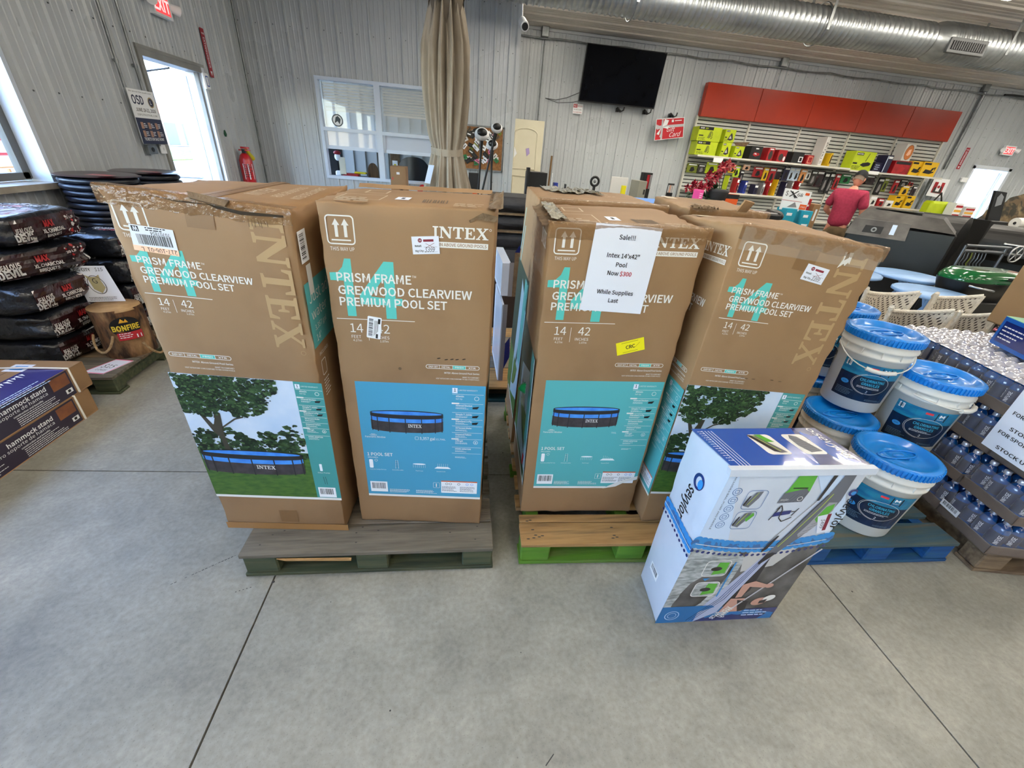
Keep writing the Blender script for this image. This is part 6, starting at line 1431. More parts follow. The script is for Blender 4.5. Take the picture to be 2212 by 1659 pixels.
shelf('tall_carton', 'tall white carton standing above the others on the top shelf', 1770, 1797, 296, whc, lambda D: (D.rrect(.3, .55, .75, .8, .05, .02, ink, 1), D.poly([(.4, .6), (.6, .78), (.65, .7)], ink, 2), D.rrect(.05, .25, .5, .48, .05, .02, ink, 1), D.poly([(.1, .3), (.4, .45), (.4, .35)], scuff, 2), D.lines(.1, .15, .7, 3, .04, .012, ink, 1)), dep=.3)
shelf('tool_carton', 'slim yellow and black carton right of the tall white one', 1792, 1802, 331, dky, lambda D: (D.poly([(.2, .1), (.8, .3), (.7, .9), (.3, .8)], ink, 1),), y=9.54, dep=.2)
shelf('tool_carton', 'large lime carton with black blower picture alone mid shelf', 1843, 1896, 330, lim, pt_lime('RYOBI', '', False, 2), zs=S1-.03)
shelf('tool_carton', 'low dark indigo carton right of the large lime one', 1895, 1909, 352, dnc, lambda D: D.lines(.1, .7, .7, 3, .2, .06, lb2, 1), zs=S1-.03, y=9.60, dep=.25)
shelf('tool_carton', 'dark carton with pale stripe standing upright', 1916, 1933, 336, dnc, lambda D: (D.rect(0, .05, .12, .95, lb2, 1), D.rect(.2, .8, .9, .92, wh, 1)), zs=S1-.03)
zD, *_ = shelf('tool_carton', 'dark red carton under the round heater box', 1938, 1972, 350, rdc, lambda D: (D.rect(.05, .75, .95, .95, ink, 1, g=9), D.poly([(.3, .2), (.5, .6), (.7, .5), (.6, .2)], bagred, 2)), zs=S1-.03)
shelf('heater_box', 'white box with round orange picture on top of the dark red carton', 1948, 1982, 312, whc, lambda D: (D.disc((.5, .5), .42, ink, 1, n=30, ry=.44), D.disc((.5, .5), .4, mat('copper disc', (206, 120, 56), .35), 2, n=30, ry=.42), D.poly([(.3, .35), (.4, .65), (.65, .7), (.7, .4), (.5, .3)], orgp, 3)), zs=zD+.003, bot=340)
ytool = lambda D: (D.rect(.05, .8, .5, .93, ink, 1, g=9), D.poly([(.15, .25), (.25, .5), (.6, .45), (.65, .6), (.9, .7), (.85, .3), (.6, .2)], ink, 1), D.poly([(.7, .35), (.8, .6), (.85, .4)], dky, 2))
shelf('tool_carton', 'dark yellow carton at the right end of the top shelf, left of the pair', 1976, 2000, 350, dky, ytool, zs=S1-.03, y=9.60)
shelf('tool_carton', 'yellow carton last on the right of the top shelf', 2001, 2031, 352, dky, ytool, zs=S1-.03)
# second shelf and hanging goods
G2 = 'small packages on the second shelf'; G3 = 'blister packs hanging on the slatwall'
rnd = random.Random(12)
low = [(1562, 1578, 380, lim, 'lime upright carton'), (1581, 1600, 385, rdc, 'red pack'), (1604, 1612, 391, mat('blue pack', (40, 60, 150), .4), 'blue pack'), (1622, 1640, 399, dnc, 'dark low pack'), (1643, 1650, 396, grc, 'grey pack'), (1652, 1668, 393, rdc, 'red boxes with yellow top'), (1668, 1682, 388, dky, 'gold pack'), (1688, 1700, 393, dnc, 'dark upright pack'), (1702, 1714, 391, grc, 'grey pack with dark lid'), (1714, 1732, 392, rdc, 'dark red pack'),
       (1866, 1878, 420, rdc, 'bright red pack near the man'), (1880, 1898, 424, whc, 'white striped pack'), (1900, 1912, 430, rdc, 'red and white pack'), (1916, 1932, 434, whc, 'white small pack'), (1934, 1956, 424, dky, 'left yellow carton'), (1958, 1980, 424, dky, 'right yellow carton')]
for i, (a_, b_, tp, m_, nm) in enumerate(low):
    pr_ = ytool if m_ is dky else (lambda D: (D.rect(.1, .7, .9, .9, wh, 1, g=9), D.poly([(.3, .15), (.45, .6), (.75, .5), (.7, .2)], ink, 1)))
    A_ = aty(a_, 430, 9.62); m2 = m_
    shelf('tool_pack', nm+', '+('first', 'second', 'third', 'fourth', 'fifth', 'sixth', 'seventh', 'eighth', 'ninth', 'tenth')[i % 10]+' from the left on the second shelf'+(', right part' if a_ > 1800 else ''), a_, b_, tp, m2, pr_, zs=S2-(.05 if a_ > 1800 else 0), y=9.60, dep=.2, bot=430, grp=G2, cat='pack')
hang = [(1486, 352, 22, 20, limd, 'olive'), (1509, 355, 15, 18, scuff, 'dark'), (1528, 350, 24, 24, lim, 'lime'), (1562, 352, 10, 10, limd, 'small olive'), (1577, 355, 15, 18, dky, 'gold'), (1588, 358, 12, 24, mat('neon yellow', (206, 240, 60), .4), 'neon'), (1607, 355, 14, 12, orgp, 'peach'), (1600, 368, 8, 26, ink, 'long black'),
        (1630, 360, 20, 22, rdc, 'bright red'), (1652, 362, 10, 28, dky, 'yellow edged'), (1664, 362, 14, 32, rdc, 'striped red'), (1678, 363, 12, 34, bagr, 'dark red'), (1696, 360, 12, 30, dnc, 'indigo'), (1708, 362, 10, 28, lb2, 'pale blue'), (1719, 363, 10, 28, lb2, 'second pale blue'), (1732, 365, 12, 30, MT['orange paint'], 'orange'), (1744, 368, 9, 20, whc, 'white tag'),
        (1755, 368, 12, 32, scuff, 'charcoal'), (1767, 368, 16, 36, bagr, 'maroon socket'), (1784, 372, 10, 44, ink, 'tall black'), (1796, 372, 9, 46, ink, 'second tall black'), (1808, 376, 9, 34, rdc, 'slim red'), (1820, 376, 20, 20, mat('green pack', (30, 110, 60), .4), 'green'), (1868, 378, 24, 20, bagr, 'round maroon'), (1900, 384, 12, 36, ink, 'black strap'), (1912, 384, 10, 30, limd, 'slim olive'),
        (1934, 388, 10, 30, rdc, 'narrow red'), (1946, 388, 16, 16, ink, 'black glove'), (1950, 400, 16, 22, dky, 'black and yellow glove'), (1965, 392, 8, 10, rdc, 'small red'), (1973, 402, 8, 22, bagr, 'last maroon')]
for i, (u, v, w_, h_, m_, nm) in enumerate(hang):
    y = 9.80; p0_, p1_ = aty(u, v, y), aty(u+w_, v+2, y); zb_ = aty(u-h_*.25, v+h_, y).z
    t = thing('blister_pack', nm+' hanging pack on the slatwall, between '+('the poinsettia and lime box', 'red packs and tall carton', 'the man and the wall')[0 if u < 1625 else 1 if u < 1850 else 2], 'pack', ((p0_.x+p1_.x)/2, y, zb_), G3)
    MB().box((p0_.x, y-.02, zb_), (p1_.x, y+.012, p0_.z), m_, .006).build('card', t); MB().cyl(((p0_.x+p1_.x)/2, y-.08, p0_.z+.012), ((p0_.x+p1_.x)/2, 9.916, p0_.z+.012), .005, gal, n=6).build('peg', t)
    D = Dec(lambda a, b, o=0: Vector((p0_.x+a*(p1_.x-p0_.x), y-.02-o, zb_+b*(p0_.z-zb_))), .002, .001)
    D.rect(.12, .8, .88, .92, wh if m_ is not whc else ink, 1, g=9); D.poly([(.25, .15), (.35, .6), (.6, .65), (.75, .3), (.55, .12)], ink if m_ not in (ink, scuff) else grc, 1); D.build('print', t)
t = tag(MB().box(tuple(aty(1540, 350, 9.48)), tuple(aty(1562, 342, 9.49)), wh).build('shelf_tag'), 'white price strip hanging from the left bay of the top shelf', 'label')
t = tag(MB().box(tuple(aty(1875, 376, 9.46)), tuple(aty(1899, 371, 9.47)), wh).build('shelf_tag'), 'white shelf label right above the man with the cap', 'label')
# framed picture, grey column panel, thermostat
t = tag(MB().hexa([tuple(aty(u, v, y)) for y in (9.8,) for u, v in ((1998, 422), (2035, 428))]+[tuple(aty(u, v, 9.84)) for u, v in ((2035, 428), (1998, 422))]+[tuple(aty(u, v, 9.8)) for u, v in ((2018, 384), (2053, 388))]+[tuple(aty(u, v, 9.84)) for u, v in ((2053, 388), (2018, 384))], wh).build('framed_picture', fixn=True), 'white framed picture with red and dark print at the shelf end', 'picture')
D = Dec(quadmap(aty(1998, 422, 9.8), aty(2035, 428, 9.8), aty(2018, 384, 9.8), aty(2053, 388, 9.8), 1, 1), .003, .002); D.rect(.2, .2, .8, .8, rdc, 1, g=9).poly([(.25, .22), (.75, .22), (.7, .6), (.3, .5)], scuff, 2).poly([(.4, .3), (.6, .3), (.6, .8), (.4, .8)], wh, 3).disc((.5, .55), .08, rdc, 4); D.build('print', t)
fbox('grey_panel', 'plain grey panel standing at the right end of the shelves', 'panel', (1990, 440), (2014, 385), 9.80, .06, gal, z0=.0)
fbox('thermostat', 'small white thermostat box beside the far door', 'thermostat', (2075, 393), (2093, 384), 9.93, .04, wh, part='case')
arrow_sign((12.27, FY-.02, 2.09), (1, 0, 0), (0, -1, 0), 'tall red fire arrow sign left of the far door', .46, .10)
exit_sign((13.42, FY-.03, 2.57), (1, 0, 0), (0, -1, 0), 'red exit sign with twin lamps above the far right door')
# far door
d2_ = MB().box((12.73, FY-.04, 0), (12.79, FY+.1, 2.2), whd).box((13.80, FY-.04, 0), (13.88, FY+.1, 2.2), whd).box((12.73, FY-.04, 2.14), (13.88, FY+.1, 2.22), whd)
d2_ = tag(d2_.build('door_2'), kind='structure')
lf2 = MB().hexa([(13.74, FY+.1, 0), (13.79, FY+.1, 0), (13.95, FY+1.0, 0), (13.90, FY+1.0, 0), (13.74, FY+.1, 2.1), (13.79, FY+.1, 2.1), (13.95, FY+1.0, 2.1), (13.90, FY+1.0, 2.1)], whd).build('door_leaf', d2_, fixn=True)
MB().cyl((13.74, FY+.45, 1.0), (13.78, FY+.9, 1.0), .02, blk).build('push_bar', lf2)

# ------------------------------------------------------------------ cream panel door, printer desk behind the right boxes
crm = nmat('cream door', (226, 220, 196), (220, 213, 188), 3, .45)
t = thing('leaning_door', 'cream interior door slab leaning on the far wall', 'door', (1.5, 9.7, 0))
a, b = aty(1100, 255, 9.85), aty(1176, 262, 9.85)
bevel(MB().box((a.x, 9.80, .02), (b.x, 9.85, a.z), crm).build('slab', t), .004)
def panel(x0, x1, z0, z1, arch):
    P = [(x0, z0), (x1, z0), (x1, z1)]+([((x0+x1)/2+(x1-x0)/2*math.cos(R(i)), z1+arch*math.sin(R(i))) for i in range(15, 180, 15)] if arch else [])+[(x0, z1)]
    mb = MB(); P3 = [Vector((x, 9.793, z)) for x, z in P]; mb.tube(P3, .012, crm, 6, closed=True); mb.build('moulding', t)
panel(a.x+.13, b.x-.13, 1.34, a.z-.25, .1); panel(a.x+.13, b.x-.13, .2, 1.2, 0)
D = Dec(lambda u, v, o=0: Vector((a.x+u, 9.795-o, v)), .003); D.poly([(.02, 2.05), (.08, 2.0), (.06, 1.82), (.0, 1.78)], mat('orange leaflet', (206, 86, 44), .5)).poly([(.06, 1.68), (.14, 1.74), (.2, 1.62), (.11, 1.5)], wh).poly([(.38, 1.72), (.45, 1.74), (.47, 1.64), (.41, 1.58)], mat('lilac note', (176, 156, 206), .5)).poly([(.02, 1.4), (.07, 1.5), (.06, 1.3), (.02, 1.2)], crm); D.build('papers', t)
ZD = .98
t = thing('service_desk', 'dark service desk with pale top behind the pool boxes', 'desk', (1.6, 6.3, 0)); navy = nmat('dark navy panel', (14, 18, 34), (10, 12, 24), 3, .4)
xa = aty(1098, 430, 6.1).x; MB().box((xa, 6.0, .0), (xa+4.4, 6.7, ZD-.04), navy).build('cabinet', t); MB().box((xa-.04, 5.96, ZD-.04), (xa+4.45, 6.75, ZD), grc, .004).build('desk_top', t)
for i in range(4): MB().box((xa+.05+i*1.1, 5.985, .1), (xa+1.05+i*1.1, 6.0, ZD-.08), navy, .004).build('door_panel', t)
def onD(name, label, cat, x0, x1, top, m, y=6.1, dep=.35, prints=None, part='body', z0=None):
    return fbox(name, label, cat, (x0, 500), (x1, top), y, dep, m, z0=(z0 if z0 is not None else ZD+.002), part=part, prints=prints)
onD('printer', 'black desk printer between the box stacks', 'printer', 1133, 1183, 374, blk, prints=lambda D: (D.rect(.05, .25, .45, .45, scuff, 1, g=9), D.rect(.6, .25, .8, .5, grc, 1, g=9)))
onD('card_terminal', 'small black card terminal on the printer', 'terminal', 1128, 1146, 362, blk, y=6.0, dep=.08, z0=ZD+.002)
onD('sign_holder', 'white upright price list beside the printer', 'sign', 1180, 1194, 374, wh, y=6.05, dep=.03, prints=lambda D: D.lines(.1, .85, .8, 8, .1, .03, ink, 1))
pts = [aty(1184, 400, 9.6), aty(1192, 337, 9.9)]
tag(MB().cyl((pts[0].x, 9.6, .02), pts[1], .02, wood('broom wood', (124, 94, 58), (104, 76, 44), axis='z'), n=8).build('broom_stick'), 'brown wooden broom stick leaning on the far wall', 'broom')
onD('tape_roll', 'blue rolls lying behind the middle pool box', 'roll', 1186, 1206, 395, MT['blue pack'], dep=.1)
onD('cap', 'small black item behind the middle pool box', 'item', 1210, 1224, 398, blk, dep=.1)
t = thing('desk_fan', 'round black ring shaped fan on the desk', 'fan', aty(1285, 398, 6.1)); p = aty(1285, 392, 6.1)
MB().tube([p+Vector((.055*math.cos(a), 0, .055*math.sin(a))) for a in [2*PI*i/20 for i in range(20)]], .016, blk, 8, closed=True).build('fan_ring', t); MB().cyl((p.x, 6.1, ZD+.001), (p.x, 6.1, p.z-.06), .02, blk).build('foot', t); MB().ball(p, .02, gal).build('hub', t)
onD('whiteboard', 'white board laid upright behind the grey register', 'board', 1301, 1358, 384, whc, y=6.5, dep=.03)
onD('cash_register', 'beige grey cash register box on the desk', 'register', 1359, 1399, 392, nmat('beige plastic', (150, 146, 132), (140, 136, 122), 4, .5), dep=.3, prints=lambda D: (D.rect(.7, .6, .92, .75, scuff, 1, g=9),))
onD('black_monitor', 'black and red cartons stacked on the register', 'box', 1366, 1411, 374, ink, y=6.45, dep=.12, prints=lambda D: (D.rect(.4, .6, .7, .95, rdc, 1, g=9), D.rect(.75, .6, .95, .95, grc, 1, g=9)))
onD('yellow_tape', 'yellow cap roll on the desk', 'roll', 1334, 1346, 401, yel, y=6.0, dep=.05)
onD('photo_strip', 'black framed strip of four small photos', 'picture', 1420, 1458, 397, blk, y=6.1, dep=.02, prints=lambda D: [D.rect(.05+.24*i, .72, .22+.24*i, .95, (whc, orgp, whc, whc)[i], 1, g=9) for i in range(4)])
# blue table cover with white rail, plants, pink box
bt = mat('blue table cover', (96, 150, 226), .5)
t = thing('blue_table', 'table under a light blue cover behind the middle boxes', 'table', (2.6, 4.7, 0))
a, b = aty(1332, 412, 5.0), aty(1532, 437, 4.4)
MB().box((1.9, 4.45, 1.235), (3.1, 5.1, 1.26), bt, .005).build('table_cover', t, fixn=True)
for (x, y) in ((1.97, 4.5), (3.02, 4.5), (3.02, 5.05), (1.97, 5.05)): MB().cyl((x, y, 0), (x, y, 1.235), .02, gal, n=8).build('leg', t)
tag(MB().tube([(2.35, 4.9, 1.262), (2.36, 4.9, 1.30), (2.95, 4.75, 1.29), (2.97, 4.73, 1.262)], .012, whc, 8).build('white_rail'), 'white tube rail on the blue table cover', 'rail')
def zat(u, v, y): return aty(u, v, y)
t = fbox('pink_box', 'bright pink carton on the blue table', 'box', (1500, 460), (1522, 411), 4.85, .15, mat('hot pink', (234, 70, 140), .45), z0=1.262, prints=lambda D: D.lines(.1, .7, .7, 3, .14, .05, wh, 1))
# poinsettia
t = thing('poinsettia', 'red poinsettia plant beside the pink box', 'plant', (2.6, 5.3, 1.0)); pm = [mat('poinsettia red %d' % i, c, .5) for i, c in enumerate(((150, 20, 40), (176, 40, 60), (196, 96, 96), (120, 14, 30)))]; gm = mat('dark leaf green', (28, 60, 30), .5)
rnd = random.Random(21)
def leaf(mb, c, d, L, w, m):
    d = d.normalized(); s_ = d.cross(Vector((0, 0, 1))); s_ = s_.normalized() if s_.length > .1 else Vector((1, 0, 0)); n = s_.cross(d)
    mb.add([c, c+d*L*.5+s_*w-n*.01, c+d*L, c+d*L*.5-s_*w-n*.01, c+d*L*.5+n*.01], [(0, 1, 4), (1, 2, 4), (2, 3, 4), (3, 0, 4)], m)
for i in range(34):
    k_ = i/33; u = 1490+85*k_+rnd.uniform(-8, 8); v = 402-(46*max(0, k_-.25)/.75)+rnd.uniform(-9, 9); p = aty(u, v, 5.35+rnd.uniform(-.08, .08)); mb = MB()
    for j in range(6): a = 6.28*j/6+rnd.random(); leaf(mb, p, Vector((math.cos(a), -.5, math.sin(a)*.8)), rnd.uniform(.05, .085), .02, pm[rnd.randint(0, 3) if k_ > .5 else rnd.choice((0, 1, 3))])
    mb.build('flower', t)
for i in range(22):
    p = aty(rnd.uniform(1478, 1545), rnd.uniform(408, 428), 5.4); mb = MB(); leaf(mb, p, Vector((rnd.uniform(-1, 1), -.4, rnd.uniform(-.3, .6))), .12, .035, gm); mb.build('leaf', t)
base = aty(1542, 440, 5.4)
MB().lathe([(0, 0), (.11, 0), (.135, .26), (.142, .27), (.142, .30), (.13, .3)], mat('dark grey pot', (52, 52, 54), .6), (base.x, 5.4, aty(1542, 408, 5.4).z-.30), 20, cap=(False, True)).build('pot', t)
for i in range(5): MB().tube([(base.x+.02*i-.04, 5.4, aty(1542, 408, 5.4).z-.02), aty(1520+12*i, 385-5*i, 5.38)], .005, gm, 5).build('stem', t)
t = thing('plant_stand', 'low shelf carrying the potted poinsettia', 'stand', (base.x, 5.4, 0)); MB().box((base.x-.7, 5.2, 0), (base.x+.42, 5.55, aty(1542, 408, 5.4).z-.302), navy, .01).build('cabinet', t); MB().box((base.x-.72, 5.18, aty(1542, 408, 5.4).z-.3035), (base.x+.43, 5.57, aty(1542, 408, 5.4).z-.3025), navy).build('top', t)
fbox('orange_pack', 'orange tool pack right of the plant pot', 'pack', (1556, 460), (1598, 421), 5.3, .12, mat('bright orange', (226, 92, 34), .45), z0=aty(1542, 408, 5.4).z-.30, prints=lambda D: (D.rect(0, .8, 1, 1, ink, 1, g=9), D.poly([(.3, .2), (.5, .6), (.8, .5), (.6, .2)], ink, 1)))
# patio heater head and price placard
t = thing('griddle_cooker', 'black tabletop griddle with silver tray behind the boxes', 'grill', (3.6, 5.0, 0))
a, b = aty(1600, 470, 5.0), aty(1702, 430, 5.0)
MB().box((a.x+.12, 4.78, .02), (b.x-.1, 5.15, 1.10), mat('black enamel', (18, 18, 20), .35), .02).build('cart', t)
q = [aty(1625, 438, 4.9), aty(1680, 448, 4.9)]
MB().box((q[0].x, 4.80, 1.13), (q[1].x+.02, 5.15, 1.2), MT['black enamel'], .01).build('body', t); MB().box((q[0].x+.04, 4.83, 1.2), (q[1].x-.02, 5.12, 1.215), mat('bright steel', (190, 192, 196), .3, 1), .004).build('tray', t)
for x in (q[0].x-.02, q[1].x+.03): MB().ball((x, 4.97, 1.18), (.07, .17, .07), MT['black enamel'], 12, 8).build('side_handle', t)
MB().cyl((q[0].x+.2, 5.1, 1.10), (q[0].x+.2, 5.1, 1.14), .05, gal).build('post', t)
t = sheet('price_placard', 'white placard with crossed out price and handwritten 368', ((1683, 452), (1738, 458), (1697, 406), (1755, 415)), 5.6, wh,
      lambda D: (D.text('$', .06, .68, .2, ink, 1, w=.1), D.path([(.22, .65), (.5, .95)], .04, ink, 2), D.path([(.2, .92), (.52, .62)], .04, ink, 2), D.path([(.28, .9), (.45, .6)], .04, ink, 3), D.text('68', .5, .7, .16, ink, 1, w=.2), D.rect(.78, .8, .93, .92, MT['bright orange'], 1), D.rect(0, .45, .75, .47, redp, 1, g=9), D.rect(.72, .1, .98, .35, MT['bright orange'], 1), D.text('PRO', .76, .18, .08, wh, 2, w=.18), D.poly([(.25, .15), (.62, .18), (.5, .42)], grc, 1)))
zt_ = aty(1700, 462, 5.5).z
t = thing('low_counter', 'low counter with white top edge below the placard', 'counter', (4.6, 5.6, 0)); x0_ = aty(1672, 470, 5.5).x; MB().box((x0_, 5.45, 0), (x0_+.75, 5.75, .78), navy, .005).box((x0_-.02, 5.43, .78), (x0_+.77, 5.78, .80), shm).build('cabinet', t)
zt_ = .80
fbox('appliance_box', 'turquoise carton with white bowl picture, left of the pair', 'box', (1690, 480), (1724, 452), 5.5, .2, mat('turquoise carton', (30, 150, 176), .45), z0=zt_+.002, prints=lambda D: (D.poly([(.2, .6), (.85, .6), (.7, .3), (.6, .15), (.45, .15), (.4, .3)], wh, 1), D.rect(.1, .8, .6, .88, wh, 1)), group='turquoise cartons below the placard')
fbox('appliance_box', 'turquoise carton with white bowl picture, right of the pair', 'box', (1726, 484), (1758, 457), 5.5, .2, MT['turquoise carton'], z0=zt_+.002, prints=lambda D: (D.poly([(.2, .6), (.85, .6), (.7, .3), (.6, .15), (.45, .15), (.4, .3)], wh, 1), D.rect(.1, .8, .6, .88, wh, 1)), group='turquoise cartons below the placard')
fbox('red_carton', 'red carton with white label behind the placard', 'box', (1734, 460), (1756, 430), 6.2, .2, rdc, z0=.8, prints=lambda D: D.lines(.1, .8, .7, 4, .2, .05, wh, 1))
fbox('open_carton', 'small brown open carton holding parts beside the man', 'box', (1752, 463), (1775, 442), 6.2, .2, card, z0=.8, prints=lambda D: (D.rect(.4, .5, .7, .85, wh, 1),))
x0_ = aty(1730, 460, 6.2).x; MB_c = thing('side_counter', 'dark counter under the red carton', 'counter', (x0_+.2, 6.3, 0)); MB().box((x0_-.1, 6.15, 0), (x0_+.6, 6.45, .798), navy, .005).build('cabinet', MB_c)

# ------------------------------------------------------------------ folded parasol, cork board, string trimmers
fab = nmat('taupe canvas', (152, 142, 128), (140, 130, 116), 5, .85, bump=.15, bscale=60); fabd = nmat('darker taupe canvas', (96, 86, 74), (84, 76, 66), 5, .85)
t = thing('parasol', 'tall folded taupe canvas parasol tied with a strap behind the boxes', 'parasol', (-.06, 4.4, 0)); ux, uy = (aty(930, 250, 4.4).x+aty(1000, 250, 4.4).x)/2, 4.4
def fold(i, j):
    z = .75+2.35*j; a = 2*PI*i
    prof = [(.75, .27), (1.2, .20), (1.56, .132), (1.60, .125), (1.7, .15), (2.0, .165), (2.35, .155), (2.65, .10), (3.1, .085)]
    for (z0, r0), (z1, r1) in zip(prof, prof[1:]):
        if z0 <= z <= z1: r = r0+(r1-r0)*(z-z0)/(z1-z0)
    f_ = math.sin(a*13+math.sin(z*1.3)*1.2)+.5*math.sin(a*29+z)
    k_ = (.014+.03*min(1, abs(z-1.58)/.6))*(r/.16)
    return Vector((ux+(r+k_*f_)*math.cos(a), uy+(r+k_*f_)*math.sin(a), z))
MB().grid(fold, 170, 44, fab).build('canopy', t)
mb = MB()
for i in range(8):
    a = 2*PI*i/8; n_ = Vector((math.cos(a), math.sin(a), 0)); s_ = Vector((-n_.y, n_.x, 0)); c = Vector((ux, uy, 2.46))+n_*.12
    mb.add([c, c+s_*.055+n_*.03+Vector((0, 0, .2)), c-s_*.055+n_*.03+Vector((0, 0, .2)), c+s_*.07+n_*.16+Vector((0, 0, .5)), c-s_*.07+n_*.16+Vector((0, 0, .5))], [(0, 1, 2), (1, 3, 4, 2)], fabd)
mb.build('valance', t)
MB().grid(lambda i, j: Vector((ux+(.145+.004*math.sin(i*60))*math.cos(2*PI*i), uy+(.145+.004*math.sin(i*60))*math.sin(2*PI*i), 1.555+.055*j+.02*math.sin(2*PI*i))), 40, 2, fab).build('tie_strap', t)
MB().cyl((ux, uy, .0), (ux, uy, 3.2), .024, mat('bronze pole', (70, 60, 50), .4, .6)).build('pole', t); MB().lathe([(0, 0), (.25, 0), (.25, .04), (.06, .07), (.04, .3), (0, .3)], blk, (ux, uy, 0), 24).build('base', t)
q = [aty(u, v, 4.2) for u, v in ((917, 395), (929, 397), (926, 356), (938, 357))]
MB().hexa([q[0], q[1], q[1]+Vector((0, .003, 0)), q[0]+Vector((0, .003, 0)), q[2], q[3], q[3]+Vector((0, .003, 0)), q[2]+Vector((0, .003, 0))], mat('pale blue tag', (196, 214, 240), .5)).build('hang_tag', t, fixn=True)
cork = nmat('cork', (150, 106, 66), (126, 86, 50), 30, .9); t = thing('cork_board', 'cork board crowded with cards on the office wall', 'board', (.45, BY-.04, 1.6))
a, b = aty(985, 376, BY-.05), aty(1087, 279, BY-.05)
MB().box((a.x, BY-.045, 1.33), (b.x, BY-.025, 1.95), cork).build('cork_sheet', t)
for x0, x1, z0, z1 in ((a.x-.02, b.x+.02, 1.31, 1.335), (a.x-.02, b.x+.02, 1.945, 1.97), (b.x, b.x+.02, 1.31, 1.97), (a.x-.02, a.x, 1.31, 1.97)): MB().box((x0, BY-.05, z0), (x1, BY-.02, z1), gal).build('frame', t)
rnd = random.Random(31); cm = [wh, wh, wh, pap, pap, ink, ink, ink, whc, limd, mat('pink card', (226, 120, 160), .5), MT['lilac note'], cardd, scuff, whc, MT['green pack']]
for i in range(64):
    x, z = rnd.uniform(a.x+.05, b.x-.06), rnd.uniform(1.38, 1.90); w_, h_, an = rnd.uniform(.03, .06), rnd.uniform(.02, .035), rnd.uniform(-.9, .9)
    c_, s_ = math.cos(an), math.sin(an); y = BY-.047-.0008*i
    m_ = rnd.choice(cm); MB().add([(x+p*c_-q*s_, y, z+p*s_+q*c_) for p, q in ((-w_, -h_), (w_, -h_), (w_, h_), (-w_, h_))], [(0, 1, 2, 3)], m_).add([(x+p*c_-q*s_, y-.0004, z+p*s_+q*c_) for p, q in ((-w_*.7, -h_*.3), (w_*.5, -h_*.3), (w_*.5, h_*.2), (-w_*.7, h_*.2))], [(0, 1, 2, 3)], scuff if m_ is not scuff else wh).build('pinned_card', t)
MB().box((a.x+.02, BY-.05, 1.955), (a.x+.09, BY-.04, 2.06), yl).build('yellow_note', t)
for i, (u, v, ub, sz, lb3) in enumerate(((1041, 290, 1033, 1, 'white and black headed pole standing left in front of the cork board'), (1073, 277, 1048, .8, 'tallest black and white headed pole, leaning'), (1063, 313, 1060, .85, 'shorter white and black headed pole at right of the group'))):
    y = 4.9+.12*i; p = aty(u, v, y); q = aty(ub+(0 if i != 1 else -8), 420, y); d = (p-q); bot = p-d*((p.z-.02)/d.z)
    t = thing('string_trimmer', lb3, 'tool', bot, group='black poles with white and black heads')
    MB().cyl(bot, p-d.normalized()*.03, .011, blk, n=8).build('shaft', t); MB().ball(p, (.075*sz, .07*sz, .06*sz), wh, 16, 10).ball(p+Vector((.0, -.035, .012)), (.055*sz, .045*sz, .042*sz), blk, 14, 8).build('head', t)
    MB().cyl(p-d.normalized()*.05, p-d.normalized()*.20, .022, blk, r1=.012, n=10).build('collar', t)
MB_p = fbox('magazine_rack', 'dark literature rack with orange covers under the cork board', 'rack', (1012, 420), (1036, 375), 7.4, .15, ink, z0=.02, prints=lambda D: [D.rect(.1, .75-.09*i, .9, .81-.09*i, (MT['orange leaflet'], wh, scuff)[i % 3], 1, g=9) for i in range(4)])
fbox('display_bottle', 'small bottle shaped souvenir left of the parasol strap', 'bottle', (925, 372), (935, 323), 4.6, .05, whc, z0=1.3) if 0 else None
# objects seen in and below the office window
t = thing('office_chair', 'black leather office chair seen through the right office window', 'chair', (-.55, 8.6, 0)); cx_ = aty(893, 350, 8.6).x
lea = mat('black leather', (22, 22, 24), .35)
MB().grid(lambda i, j: Vector((cx_+(-.30+.6*i)*(1-.15*j*j), 8.6-.06*math.sin(PI*i), .8+.62*j-.12*abs(2*i-1)**3*j)), 16, 10, lea).grid(lambda i, j: Vector((cx_+(-.30+.6*i)*(1-.15*j*j), 8.68+.03*math.sin(PI*i), .8+.62*j-.12*abs(2*i-1)**3*j)), 16, 10, lea).build('backrest', t); MB().box((cx_-.26, 8.25, .45), (cx_+.26, 8.7, .55), lea, .03).build('seat', t); MB().cyl((cx_, 8.5, .05), (cx_, 8.5, .45), .03, blk).build('gas_lift', t)
for i in range(5): a_ = 2*PI*i/5; MB().cyl((cx_, 8.5, .09), (cx_+.3*math.cos(a_), 8.5+.3*math.sin(a_), .04), .018, blk).build('leg', t)
t = fbox('shipping_carton', 'brown shipping carton with torn tape below the office window', 'box', (846, 420), (876, 361), 7.3, .35, card, z0=.75, prints=lambda D: (D.rect(.4, .8, .6, .86, wh, 1), D.rect(.12, .66, .17, .72, MT['red tag'], 1), D.rrect(.55, .40, .78, .52, .03, .015, ink, 1), D.text('11', .62, .42, .08, ink, 1)))
px_ = wloc(t); MB_s = thing('side_table', 'white topped side table under the office window', 'table', (px_.x, 7.4, 0)); MB().box((px_.x-.35, 7.1, .71), (px_.x+1.1, 7.7, .748), whc, .004).build('table_top', MB_s)
for dx, dy in ((-.3, .65-.5), (1.05, .15), (-.3, .55-.05), (1.05, .5)): MB().cyl((px_.x+dx, 7.08+dy*.9, 0), (px_.x+dx, 7.08+dy*.9, .71), .02, gal, n=8).build('leg', MB_s)
t = thing('red_cushion', 'round red object on the white side table', 'cushion', (-.3, 7.4, .76)); p = aty(912, 382, 7.4); MB().ball((p.x, 7.4, .91), (.09, .06, .16), rdc, 16, 10).build('cover', t)
